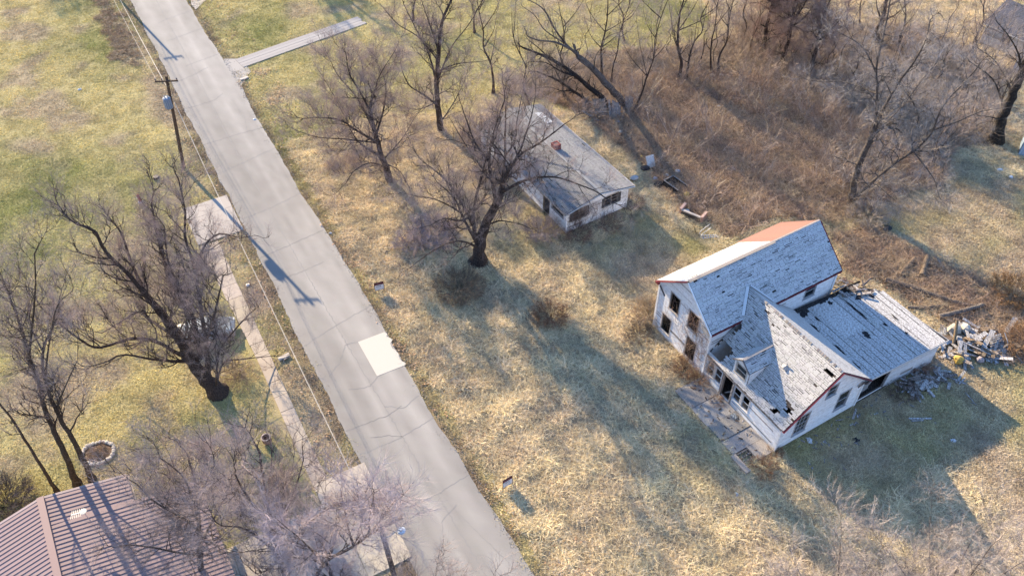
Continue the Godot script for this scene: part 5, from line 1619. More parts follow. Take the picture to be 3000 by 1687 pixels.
	# --- pale twiggy trees at the lower right
	var ro := {"levels": 2, "density": 0.5, "every": 0.75, "reach": 2.3, "spray": 0.9, "bunch": 1, "twig": Color(0.37, 0.31, 0.27), "bark": Color(0.22, 0.19, 0.17), "kind": 2, "lift": 0.08, "from": 0.3, "fan": 0.8, "wobble": 0.4}
	for q in [[Vector3(17.6, 0, -19.2), 8.0, 3.4, "left of the pale twiggy trees at the lower right corner"], [Vector3(23.0, 0, -19.8), 10.5, 4.0, "middle of the pale twiggy trees at the lower right corner"], [Vector3(28.6, 0, -18.4), 8.5, 3.6, "right of the pale twiggy trees at the lower right corner"]]:
		tree("twiggy_tree", q[3], q[0], wild_limbs(q[0], q[1], q[2], 0.17, 8), ro, "pale twiggy trees at the lower right")
	# --- trees outside the frame whose shadows reach into it
	var off := {"levels": 1, "every": 0.9, "reach": 2.2, "spray": 1.2, "bunch": 2, "twig": mauve, "bark": barkd, "kind": 1, "from": 0.3}
	tree("spreading_tree", "bare tree beyond the top edge whose branch shadows cross the far driveway", Vector3(-34.0, 0, -118.0), wild_limbs(Vector3(-34.0, 0, -118.0), 13.0, 4.0, 0.45, 7), off)
	tree("spreading_tree", "bare tree beyond the top edge whose crown shadow lies on the lawn", Vector3(-70.0, 0, -121.0), wild_limbs(Vector3(-70.0, 0, -121.0), 10.0, 3.0, 0.3, 7), off)



# ---------------------------------------------------------------- grass, weeds, brambles, dead leaves
func tuft(n: int, radius: float, h0: float, h1: float, w: float, lean: float, segs: int) -> ArrayMesh:
	var mb := MB.new()
	for i in n:
		var a := rf(0, TAU)
		var r := radius * sqrt(rng.randf())
		var p := Vector3(cos(a) * r, 0, sin(a) * r)
		var la := rf(0, TAU)
		var l := lean * rf(0.3, 1.0)
		var d := Vector3(cos(la) * l, 1.0, sin(la) * l).normalized()
		var h := rf(h0, h1)
		var side := d.cross(Vector3(cos(la + rf(-1.5, 1.5)), 0, sin(la + rf(-1.5, 1.5)))).normalized()
		if side.length() < 0.1: side = Vector3.RIGHT
		var col := Color.WHITE * rf(0.45, 1.3)
		var q := p
		for k in segs:
			var q2 := q + d * h / segs
			var w0 := w * (1.0 - 0.8 * k / segs)
			var w1 := w * (1.0 - 0.8 * (k + 1.0) / segs)
			mb.quad(q - side * w0, q + side * w0, q2 + side * w1, q2 - side * w1, col)
			q = q2
			d = (d + Vector3(cos(la), -0.35, sin(la)) * lean * 0.55).normalized()
	var me := mb.mesh()
	me.surface_set_material(0, M["blade"])
	return me


func brambles(n: int, radius: float, h0: float, h1: float, w: float) -> ArrayMesh:
	var mb := MB.new()
	for i in n:
		var a := rf(0, TAU)
		var r := radius * sqrt(rng.randf())
		var q := Vector3(cos(a) * r, 0, sin(a) * r)
		var la := rf(0, TAU)
		var d := Vector3(cos(la) * 0.5, 1.0, sin(la) * 0.5).normalized()
		var h := rf(h0, h1)
		var side := Vector3(cos(la + 1.57), rf(-0.4, 0.4), sin(la + 1.57)).normalized()
		var col := Color.WHITE * rf(0.5, 1.6)
		var segs := 5
		for k in segs:
			var q2 := q + d * h / segs
			var w0 := w * (1.0 - 0.7 * k / segs)
			var w1 := w * (1.0 - 0.7 * (k + 1.0) / segs)
			mb.quad(q - side * w0, q + side * w0, q2 + side * w1, q2 - side * w1, col)
			if k > 0 and k < 4:
				ribbon(mb, q2, (d + Vector3(rf(-1, 1), rf(-0.4, 0.7), rf(-1, 1))).normalized(), h * rf(0.15, 0.35), w * 0.6, 2, 0.4)
			q = q2
			d = (d + Vector3(cos(la), -0.45, sin(la)) * 0.42 + Vector3(rf(-1, 1), rf(-1, 1), rf(-1, 1)) * 0.2).normalized()
	var me := mb.mesh()
	me.surface_set_material(0, M["blade"])
	return me


func built_on(x: float, z: float) -> bool:
	var d := road_d(x, z)
	var s := road_s(x, z)
	if d > -2.93 - 0.12 * sin(s * 2.1) and d < 3.18 + 0.1 * sin(s * 1.7): return true
	if s > -9.0 and s < -3.2 and d > -7.2 and d < 0.0: return true
	if s > -3.2 and s < 40.0 and d > -7.05 and d < -5.4 and not (s > 26.0): return true
	if s > 24.2 and s < 32.3 and d > -16.0 and d < 0.0: return true
	var h := Vector3(x, 0, z) - Vector3(11.10, 0, -44.52)
	var u := h.dot(HOUSE_U)
	var v := h.dot(HOUSE_V)
	if u > -0.1 and u < 12.2 and v > -0.1 and v < 6.0: return true
	if u > -0.1 and u < 15.6 and v > 5.9 and v < 13.6: return true
	if u > -2.6 and u < 0.1 and v > 5.9 and v < 13.5: return true
	var g := Vector3(x, 0, z) - Vector3(4.77, 0, -55.38)
	var gu := g.dot(Vector3(0.8545, 0, -0.5195))
	var gv := g.dot(Vector3(0.5195, 0, 0.8545))
	if gu > 0 and gu < 6.5 and gv < 0 and gv > -14.3: return true
	var a0 := Vector3(-30.02, 0.00, -84.28)
	var a1 := Vector3(-17.36, 0.00, -93.75)
	var ab := (a1 - a0).normalized()
	var q := Vector3(x, 0, z) - a0
	var al := q.dot(ab)
	if al > -1.5 and al < (a1 - a0).length() and absf(q.dot(ab.cross(Vector3.UP))) < 1.15: return true
	return false


func build_grass() -> void:
	var lawn_m := [tuft(34, 0.42, 0.06, 0.15, 0.013, 1.3, 2), tuft(30, 0.36, 0.05, 0.13, 0.015, 1.6, 2)]
	var straw_m := [tuft(30, 0.34, 0.28, 0.65, 0.011, 1.0, 3), tuft(28, 0.30, 0.22, 0.55, 0.013, 1.5, 3)]
	var field_m := [tuft(30, 0.36, 0.08, 0.24, 0.012, 1.4, 2)]
	var bram_m := [brambles(14, 0.45, 0.7, 1.7, 0.008), brambles(12, 0.4, 0.5, 1.2, 0.010)]
	var lists := {}
	for k in ["lawn0", "lawn1", "straw0", "straw1", "field0", "bram0", "bram1"]: lists[k] = [[], []]
	var leaf_x := []
	var leaf_c := []
	for i in 128000:
		var z := -104.0 + 85.0 * (1.0 - sqrt(1.0 - rng.randf() * 0.72)) / (1.0 - sqrt(0.28))
		var half := 32.0 + (-z - 24.0) * 0.415 + 3.0
		var x := rf(-half, half)
		if built_on(x, z): continue
		var k := zone(x, z)
		var c := ground_color(x, z)
		var key := ""
		var sc := 1.0
		var rnd := rng.randf()
		var nn := nz_fine.get_noise_2d(x * 0.6, z * 0.6)
		if k == 0:
			key = "lawn0" if rnd < 0.5 else "lawn1"
			if z < -70.0 and rnd > 0.75: continue
			c = c * (1.15 + nn * 0.4)
			sc = rf(0.8, 1.5)
			# the wild verge right of the road and the ditch on the left
			var d := road_d(x, z)
			if d > 3.3 and d < 9.0 and rnd < 0.25:
				key = "field0"
			if absf(d + 6.0 + nn * 1.5) < 1.2 and z < -84.0 + nn * 6.0 and rnd < 0.55:
				key = "straw1"
				c = mixc(TAN, RUSSET, rng.randf())
		elif k == 1:
			if rnd < 0.25 - nn * 0.3: key = "field0"
			else: key = "straw0" if rnd < 0.62 else "straw1"
			c = c * (1.25 + nn * 0.35)
			sc = rf(0.7, 1.25) * (1.0 + nn * 0.3)
		elif k == 2:
			if rnd < 0.2: key = "bram0"
			elif rnd < 0.42: key = "bram1"
			elif rnd < 0.75: key = "straw1"
			else: key = "field0"
			c = mixc(mixc(Color(0.46, 0.33, 0.225), Color(0.27, 0.185, 0.14), rng.randf()), Color(0.56, 0.44, 0.28), clampf(nn + 0.15, 0, 0.7))
			sc = rf(0.7, 1.3)
		elif k == 3:
			key = "field0"
			c = c * (1.1 + nn * 0.3)
			sc = rf(0.8, 1.4)
		else:
			if rnd < 0.16: key = "bram0"
			elif rnd < 0.4: key = "bram1"
			elif rnd < 0.8: key = "field0"
			else: key = "straw1"
			c = mixc(Color(0.32, 0.25, 0.19), Color(0.48, 0.39, 0.28), rng.randf())
			sc = rf(0.7, 1.2)
		var b := Basis(Vector3.UP, rf(0, TAU)).scaled(Vector3(sc, sc * rf(0.8, 1.15), sc))
		lists[key][0].append(Transform3D(b, Vector3(x, ground_y(x, z) - 0.015, z)))
		lists[key][1].append(jit(c, 0.22))
		if (k == 2 and rnd > 0.3) or (k == 4 and rnd > 0.5) or (road_d(x, z) > 3.4 and road_d(x, z) < 7.5 and rnd < 0.14 + nn * 0.4) or (road_d(x, z) < -3.4 and road_d(x, z) > -5.2 and rnd < 0.1 and z < -30.0):
			for j in 3:
				var lp := Vector3(x + rf(-0.4, 0.4), 0.03 + rf(0, 0.08), z + rf(-0.4, 0.4))
				leaf_x.append(Transform3D(Basis.from_euler(Vector3(rf(-0.7, 0.7), rf(0, TAU), rf(-0.7, 0.7))).scaled(Vector3.ONE * rf(0.05, 0.12)), lp))
				leaf_c.append(jit(Color(0.36, 0.225, 0.14) if rng.randf() < 0.7 else Color(0.44, 0.33, 0.24), 0.25))
	var meshes := {"lawn0": lawn_m[0], "lawn1": lawn_m[1], "straw0": straw_m[0], "straw1": straw_m[1], "field0": field_m[0], "bram0": bram_m[0], "bram1": bram_m[1]}
	var named := {"lawn0": ["lawn_grass", "short yellowing grass of the lawns"], "lawn1": ["lawn_grass", "short olive tufts scattered through the lawns"], "straw0": ["dead_grass", "long dead straw grass beside the road and round the derelict house"], "straw1": ["dead_grass", "matted straw grass among weeds and brambles"], "field0": ["field_grass", "thin short grass of the bare lots"], "bram0": ["brambles", "tall brown bramble stems behind the derelict house"], "bram1": ["brambles", "low tangled bramble stems behind the derelict house"]}
	for k in lists:
		var o := many(numbered(named[k][0]), meshes[k], lists[k][0], lists[k][1], self)
		tag(o, named[k][1], "grass" if not k.begins_with("bram") else "brambles")
	var lm := MB.new()
	lm.tri(Vector3(-0.5, 0, -0.7), Vector3(-0.55, 0.12, 0.2), Vector3(0, 0, 0), Color.WHITE)
	lm.tri(Vector3(0, 0, 0), Vector3(-0.55, 0.12, 0.2), Vector3(0, 0.05, 0.8), Color.WHITE)
	lm.tri(Vector3(0, 0, 0), Vector3(0, 0.05, 0.8), Vector3(0.55, 0.12, 0.2), Color.WHITE)
	lm.tri(Vector3(-0.5, 0, -0.7), Vector3(0, 0, 0), Vector3(0.5, 0.05, -0.6), Color.WHITE)
	lm.tri(Vector3(0.5, 0.05, -0.6), Vector3(0, 0, 0), Vector3(0.55, 0.12, 0.2), Color.WHITE)
	var lme := lm.mesh()
	lme.surface_set_material(0, M["blade"])
	tag(many("dead_leaves", lme, leaf_x, leaf_c, self), "dead brown leaves along the verge and under the brambles", "leaves")


# a loose bush of dry stems standing by itself
func bush(at: Vector3, r: float, h: float, label: String, col: Color, n: int, group := "") -> void:
	var t := thing("dry_bush", label, "bush", at, 0.0, group)
	var mb := MB.new()
	for i in n:
		var a := rf(0, TAU)
		var d := Vector3(cos(a) * rf(0.2, 1.0) * r / h, 1.0, sin(a) * rf(0.2, 1.0) * r / h).normalized()
		var p := Vector3(cos(a), 0, sin(a)) * r * 0.25 * rng.randf()
		var l := h * rf(0.6, 1.15)
		var pts := PackedVector3Array([p])
		var rad := PackedFloat32Array([0.012])
		for k in 3:
			d = (d + Vector3(rf(-1, 1), rf(-0.3, 0.3), rf(-1, 1)) * 0.25).normalized()
			p += d * l / 3
			pts.append(p)
			rad.append(0.012 - 0.003 * (k + 1))
		mb.tube(pts, rad, 3, jit(col * 0.6, 0.2))
	part(mb, "stems", M["twig"], t).set_meta("kind", "stuff")
	var xf := []
	var cols := []
	for i in n * 4:
		var a := rf(0, TAU)
		var rr := r * sqrt(rng.randf())
		var y := h * rf(0.15, 0.8) * (1.0 - 0.4 * rr / r)
		var d := Vector3(cos(a) * 0.8, rf(0.1, 1.1), sin(a) * 0.8).normalized()
		var sd := d.cross(Vector3(rf(-1, 1), rf(-1, 1), rf(-1, 1))).normalized()
		xf.append(Transform3D(Basis(sd, d, sd.cross(d)).scaled(Vector3.ONE * h * rf(0.4, 0.75)), Vector3(cos(a) * rr, y, sin(a) * rr)))
		cols.append(jit(col, 0.25))
	many("twigs", spray[4], xf, cols, t)


func build_bushes() -> void:
	var rust := Color(0.23, 0.13, 0.075)
	var grey := Color(0.29, 0.23, 0.2)
	bush(Vector3(2.99, 0.00, -45.34), 1.1, 1.3, "russet dry bush alone in the straw grass before the derelict house", rust, 40)
	bush(Vector3(10.92, 0.00, -45.38), 1.2, 1.4, "straw-coloured bush against the left corner of the derelict house", Color(0.42, 0.31, 0.19), 40)
	bush(Vector3(9.75, 0.00, -43.43), 1.0, 0.8, "dark low bush left of the derelict house's corner", Color(0.12, 0.09, 0.07), 36)
	bush(Vector3(12.94, 0.00, -39.99), 0.9, 0.8, "rusty bush at the foot of the tall gable", rust, 36)
	bush(Vector3(13.77, 0.00, -38.85), 0.8, 0.7, "rusty weeds at the upper end of the patio", Color(0.2, 0.12, 0.07), 30)
	bush(Vector3(14.70, 0.00, -36.96), 0.5, 0.45, "rusty weeds growing through the middle of the patio", rust, 24)
	bush(Vector3(16.83, 0.00, -31.36), 0.8, 0.7, "rusty weeds at the foot of the wooden steps", rust, 34)
	bush(Vector3(17.91, 0.00, -32.57), 0.45, 0.5, "rusty weeds at the near corner of the low wing", rust, 22)
	bush(Vector3(-4.34, 0.00, -48.68), 1.9, 1.1, "dark tangle of weeds at the foot of the middle tree", Color(0.17, 0.13, 0.09), 90)
	bush(Vector3(-6.78, 0.00, -54.94), 1.6, 1.8, "purplish twig thicket left of the middle tree", Color(0.30, 0.24, 0.24), 50)
	bush(Vector3(-8.80, 0.00, -54.11), 1.2, 1.2, "low purplish twigs between the sign and the middle tree", Color(0.32, 0.26, 0.25), 40)
	bush(Vector3(2.74, 0.00, -55.19), 1.3, 1.4, "brambly bush at the front left corner of the small house", grey, 44)
	bush(Vector3(5.72, 0.00, -55.14), 1.1, 0.9, "russet bush before the small house's front windows", Color(0.2, 0.12, 0.09), 40)
	bush(Vector3(8.51, 0.00, -56.43), 1.2, 0.8, "russet weeds before the small house's right window", Color(0.19, 0.12, 0.09), 40)
	bush(Vector3(10.92, 0.00, -59.17), 1.0, 0.8, "weeds at the right corner of the small house", Color(0.2, 0.13, 0.1), 36)
	bush(Vector3(-1.79, 0.00, -63.40), 1.3, 1.6, "grey brush against the small house's long left wall", grey, 44)
	bush(Vector3(-3.51, 0.00, -68.82), 1.3, 1.6, "grey brush at the far end of the small house's left wall", grey, 44)
	bush(Vector3(-16.15, 0.00, -65.27), 1.4, 0.9, "straw and leaf heap under the verge tree", Color(0.42, 0.31, 0.2), 44)
	bush(Vector3(40.44, 0.00, -47.08), 1.6, 1.5, "russet bush at the right edge beside the rubble", Color(0.26, 0.15, 0.07), 50)
	bush(Vector3(38.85, 0.00, -42.05), 1.4, 1.3, "russet bush at the right edge below the rubble", Color(0.25, 0.15, 0.08), 46)
	bush(Vector3(31.55, 0.00, -56.88), 1.6, 1.3, "grey brush below the forked tree", Color(0.33, 0.28, 0.23), 50)
	bush(Vector3(28.26, 0.00, -37.66), 1.0, 0.7, "dark weeds below the broken boards", Color(0.12, 0.08, 0.06), 36)
	bush(Vector3(30.37, 0.00, -40.19), 0.9, 0.9, "russet vines at the corner of the flat roof", Color(0.24, 0.14, 0.1), 36)
	bush(Vector3(-33.58, 0.00, -29.39), 1.6, 1.6, "dark leafless shrub at the left edge beside the metal roof", Color(0.10, 0.08, 0.07), 60)
	bush(Vector3(-20.49, 0.00, -39.90), 1.5, 0.6, "dry leaves and twigs at the foot of the huge left tree", Color(0.28, 0.19, 0.13), 44)
	for q in [[1560,800,0.9], [1700,400,1.4], [1740,480,1.3], [1660,370,1.4], [1800,420,1.2], [2120,420,1.6], [2260,470,1.6], [2350,560,1.5], [2200,380,1.5], [2060,330,1.5], [2420,430,1.6], [2560,400,1.7], [2650,470,1.7], [2700,330,1.6], [2180,560,1.4], [2060,480,1.3], [2330,420,1.5]]:
		pass
	# undergrowth inside the bramble patch: clumps too tangled to tell apart
	var xf := []
	var cols := []
	for i in 15000:
		var p := Vector2(rf(-4, 64), rf(-94, -52))
		var back := inside(p, back_zone)
		if not (back or inside(p, brush_zone) or inside(p, thicket_zone)): continue
		if built_on(p.x, p.y): continue
		var dn := nz_mid.get_noise_2d(p.x * 0.9, p.y * 0.9)
		var deep := inside(p, thicket_zone)
		if not deep and rng.randf() > 0.45 + dn * 1.2: continue
		var d := Vector3(rf(-0.8, 0.8), 1, rf(-0.8, 0.8)).normalized()
		var sd := d.cross(Vector3(rf(-1, 1), rf(-1, 1), rf(-1, 1))).normalized()
		xf.append(Transform3D(Basis(sd, d, sd.cross(d)).scaled(Vector3.ONE * (rf(1.2, 3.0) if deep else rf(0.9, 2.4) * (1.0 + dn))), Vector3(p.x, rf(0, 0.3), p.y)))
		cols.append(jit(mixc(Color(0.5, 0.4, 0.31), Color(0.17, 0.12, 0.09), rng.randf()), 0.3))
	tag(many("bramble_thicket", spray[2], xf, cols, self), "brown leafless thicket filling the back lot", "thicket")



func build_rest() -> void:
	build_trees()
	build_grass()
	build_bushes()
	build_poles()
	build_yard()
	build_vines()
	build_junk()
	build_rubble()



# ---------------------------------------------------------------- poles and wires
func lathe(mb: MB, o: Vector3, prof: Array, sides: int, col: Color) -> void:
	# prof: [[radius, height], ...] turned about the upright axis
	for i in prof.size() - 1:
		for j in sides:
			var a := TAU * j / sides
			var b := TAU * (j + 1) / sides
			var p0 := o + Vector3(cos(a) * prof[i][0], prof[i][1], sin(a) * prof[i][0])
			var p1 := o + Vector3(cos(b) * prof[i][0], prof[i][1], sin(b) * prof[i][0])
			var p2 := o + Vector3(cos(b) * prof[i + 1][0], prof[i + 1][1], sin(b) * prof[i + 1][0])
			var p3 := o + Vector3(cos(a) * prof[i + 1][0], prof[i + 1][1], sin(a) * prof[i + 1][0])
			mb.quad(p0, p3, p2, p1, col)


func pole(base: Vector3, top: Vector3, arm: Vector3, arm_drop: float, label: String, trafo: bool) -> Node3D:
	var t := thing("utility_pole", label, "utility pole", base)
	var mb := MB.new()
	var d := top - base
	mb.tube(PackedVector3Array([Vector3(0, -0.1, 0), d * 0.5, d]), PackedFloat32Array([0.17, 0.15, 0.125]), 10, Color(0.24, 0.165, 0.115), true)
	part(mb, "post", M["wood"], t)
	mb = MB.new()
	var ac := d - d.normalized() * arm_drop + Vector3(0, 0, 0.17)
	mb.bar(ac - arm, ac + arm, 0.11, 0.13, Color(0.2, 0.15, 0.12))
	part(mb, "crossarm", M["wood"], t)
	for k in [-0.93, -0.35, 0.93]:
		mb = MB.new()
		lathe(mb, ac + arm * k + Vector3(0, 0.06, 0), [[0.03, 0.0], [0.03, 0.08], [0.07, 0.1], [0.06, 0.18], [0.02, 0.22], [0.0, 0.22]], 8, Color(0.2, 0.16, 0.15))
		part(mb, "insulator", M["plain"], t)
	for k in [-0.5, 0.5]:
		mb = MB.new()
		mb.bar(ac + arm * k, d - d.normalized() * (arm_drop + 0.65) + Vector3(0, 0, 0.14), 0.03, 0.03, Color(0.22, 0.2, 0.19))
		part(mb, "brace", M["metal"], t)
	if trafo:
		mb = MB.new()
		var c := d - d.normalized() * 2.55 + Vector3(-0.12, -0.4, 0.42)
		lathe(mb, c, [[0.0, 0.0], [0.30, 0.0], [0.33, 0.05], [0.33, 0.95], [0.35, 0.97], [0.35, 1.02], [0.24, 1.1], [0.0, 1.12]], 16, Color(0.22, 0.27, 0.34))
		for k in 5:
			var a := 0.4 + k * 0.5
			mb.slab(c + Vector3(cos(a) * 0.33 - 0.015, 0.1, sin(a) * 0.33), Vector3(0.03, 0, 0), Vector3(0, 0.75, 0), Vector3(cos(a), 0, sin(a)) * 0.05, Color(0.38, 0.43, 0.48))
		var tr := part(mb, "transformer", M["tin"], t)
		mb = MB.new()
		for k in [-0.14, 0.14]:
			lathe(mb, c + Vector3(k, 1.08, 0.0), [[0.05, 0.0], [0.06, 0.05], [0.04, 0.1], [0.06, 0.15], [0.03, 0.24], [0.0, 0.24]], 8, Color(0.6, 0.58, 0.55))
		part(mb, "bushing", M["plain"], tr).set_meta("kind", "stuff")
		mb = MB.new()
		mb.bar(c + Vector3(0.1, 0.7, -0.3), d - d.normalized() * 2.0, 0.08, 0.06, Color(0.3, 0.3, 0.3))
		part(mb, "bracket", M["metal"], t)
	return t


func wire(a: Vector3, b: Vector3, sag: float, r: float, label: String, col: Color, group: String) -> void:
	var mb := MB.new()
	var pts := PackedVector3Array()
	var rad := PackedFloat32Array()
	for i in 25:
		var t := i / 24.0
		pts.append(a.lerp(b, t) + Vector3(0, -sag * 4.0 * t * (1.0 - t), 0))
		rad.append(r)
	mb.tube(pts, rad, 4, col)
	var o := part(mb, numbered("overhead_wire"), M["twig"], self)
	tag(o, label, "wire", group)


func build_poles() -> void:
	var b1 := Vector3(-31.31, 0, -65.49)
	var t1 := Vector3(-30.20, 9.75, -65.95)
	var arm := Vector3(1.0, 0, -0.05)
	pole(b1, t1, arm, 0.4, "leaning wooden utility pole with crossarm and grey-blue transformer beside the road", true)
	var b0 := Vector3(-51.6, 0, -104.2)
	var t0 := Vector3(-51.4, 9.8, -104.0)
	pole(b0, t0, Vector3(0.95, 0, -0.3), 0.4, "utility pole beyond the top edge whose crossarm shadow falls on the road", false)
	# post with the street lamp at the bottom edge
	var b2 := Vector3(-7.05, 0, -22.7)
	var t := thing("lamp_post", "wooden post with crossarm stub and a round street lamp at the bottom edge", "lamp post", b2)
	var mb := MB.new()
	mb.tube(PackedVector3Array([Vector3(0, -0.1, 0), Vector3(-0.05, 4.5, 0), Vector3(-0.14, 9.0, 0.02)]), PackedFloat32Array([0.17, 0.15, 0.13]), 10, Color(0.25, 0.18, 0.13), true)
	part(mb, "post", M["wood"], t)
	mb = MB.new()
	mb.bar(Vector3(-1.2, 8.75, 0.75), Vector3(1.0, 8.75, -0.5), 0.12, 0.13, Color(0.24, 0.18, 0.14))
	part(mb, "crossarm", M["wood"], t)
	mb = MB.new()
	lathe(mb, Vector3(0.95, 8.82, -0.48), [[0.04, 0.0], [0.04, 0.08], [0.08, 0.1], [0.06, 0.2], [0.0, 0.22]], 8, Color(0.12, 0.1, 0.1))
	part(mb, "insulator", M["plain"], t)
	mb = MB.new()
	mb.tube(PackedVector3Array([Vector3(-0.05, 7.75, 0.15), Vector3(0.3, 8.1, 0.25), Vector3(0.62, 8.36, 0.12), Vector3(0.86, 8.42, 0.02)]), PackedFloat32Array([0.035, 0.035, 0.035, 0.045]), 8, Color(0.6, 0.63, 0.66))
	part(mb, "lamp_arm", M["tin"], t)
	mb = MB.new()
	lathe(mb, Vector3(0.92, 8.2, 0.0), [[0.0, 0.26], [0.10, 0.26], [0.12, 0.12], [0.20, 0.10], [0.24, 0.02], [0.22, 0.0], [0.0, 0.0]], 18, Color(0.62, 0.7, 0.78))
	var hd := part(mb, "lamp_head", M["tin"], t)
	mb = MB.new()
	lathe(mb, Vector3(0.92, 8.06, 0.0), [[0.0, 0.0], [0.12, 0.02], [0.17, 0.14], [0.0, 0.14]], 14, Color(0.6, 0.62, 0.62))
	part(mb, "lens", M["plain"], hd)
	# wires
	var g := "overhead wires along the road"
	var pale := Color(0.5, 0.46, 0.4)
	wire(t1 + Vector3(-0.92, -0.15, 0.17), t0 + Vector3(-0.9, -0.15, 0.4), 0.9, 0.013, "leftmost overhead wire running up the road from the transformer pole", pale, g)
	wire(t1 + Vector3(-0.3, -0.15, 0.17), t0 + Vector3(-0.3, -0.15, 0.2), 0.9, 0.012, "middle overhead wire running up the road from the transformer pole", pale, g)
	wire(t1 + Vector3(0.0, -2.0, 0.2), t0 + Vector3(0.0, -2.0, 0.2), 1.0, 0.02, "lowest overhead cable running up the road from the transformer pole", pale, g)
	wire(t1 + Vector3(0.02, -2.6, 0.2), b2 + Vector3(-0.1, 7.3, 0.1), 0.9, 0.014, "pale cable running down the road from the transformer pole to the lamp post", pale, g)
	wire(t1 + Vector3(0.02, -2.3, 0.2), b2 + Vector3(-0.1, 7.6, 0.1), 0.8, 0.01, "thin wire just above the pale cable down the road", pale, g)


# ---------------------------------------------------------------- signs, car, pots and stones
func yard_sign(at: Vector3, dirx: Vector3, w: float, h: float, lift: float, label: String) -> void:
	var t := thing("yard_sign", label, "sign", at, 0.0, "signs on the verge")
	var up := Vector3.UP
	var nrm := dirx.cross(up).normalized()
	if nrm.z < 0: nrm = -nrm
	var o := up * lift
	var mb := MB.new()
	var fc := Color(0.06, 0.035, 0.035)
	mb.slab(Vector3(0, -0.1, 0) - nrm * 0.012, dirx * 0.03, up * (lift + h + 0.1), nrm * 0.024, fc)
	mb.slab(dirx * (w - 0.03) + Vector3(0, -0.1, 0) - nrm * 0.012, dirx * 0.03, up * (lift + h + 0.1), nrm * 0.024, fc)
	mb.slab(o + dirx * 0.03 - up * 0.03 - nrm * 0.01, dirx * (w - 0.06), up * 0.03, nrm * 0.02, fc)
	mb.slab(o + dirx * 0.03 + up * h - nrm * 0.01, dirx * (w - 0.06), up * 0.03, nrm * 0.02, fc)
	part(mb, "frame", M["plain"], t)
	mb = MB.new()
	mb.slab(o + dirx * 0.03 - nrm * 0.006, dirx * (w - 0.06), up * h * 0.66, nrm * 0.012, Color(0.72, 0.74, 0.78))
	var face := part(mb, "panel", M["plain"], t)
	mb = MB.new()
	mb.slab(o + dirx * 0.03 + up * h * 0.66 - nrm * 0.006, dirx * (w - 0.06), up * h * 0.34, nrm * 0.012, Color(0.11, 0.03, 0.04))
	part(mb, "header", M["plain"], t)
	# faded print, too small to read in the picture
	mb = MB.new()
	var x := w * 0.2
	for k in 4:
		var l := w * rf(0.07, 0.13)
		mb.slab(o + dirx * x + up * h * 0.44 + nrm * 0.008, dirx * l, up * h * rf(0.1, 0.14), nrm * 0.002, Color(0.22, 0.23, 0.27))
		x += l + w * 0.03
	mb.slab(o + dirx * w * 0.2 + up * h * 0.24 + nrm * 0.008, dirx * w * 0.55, up * h * 0.035, nrm * 0.002, Color(0.4, 0.4, 0.44))
	mb.slab(o + dirx * w * 0.15 + up * h * 0.78 + nrm * 0.008, dirx * w * 0.6, up * h * 0.05, nrm * 0.002, Color(0.35, 0.22, 0.22))
	part(mb, "print", M["plain"], face).set_meta("kind", "stuff")


func rock(mb: MB, c: Vector3, s: Vector3, col: Color, turn: float) -> void:
	# a rounded, uneven stone
	var n := 7
	var m := 4
	var pts := []
	for i in m + 1:
		var row := []
		var v := PI * i / m
		for j in n:
			var a := TAU * j / n + turn
			var k := 1.0 if i == 0 or i == m else rf(0.82, 1.15)
			row.append(c + Vector3(sin(v) * cos(a) * s.x * k, cos(v) * s.y, sin(v) * sin(a) * s.z * k))
		if i == 0 or i == m:
			for j in n: row[j] = row[0]
		pts.append(row)
	for i in m:
		for j in n:
			var j2 := (j + 1) % n
			if i > 0: mb.tri(pts[i][j], pts[i][j2], pts[i + 1][j2], col)
			if i < m - 1: mb.tri(pts[i][j], pts[i + 1][j2], pts[i + 1][j], col)


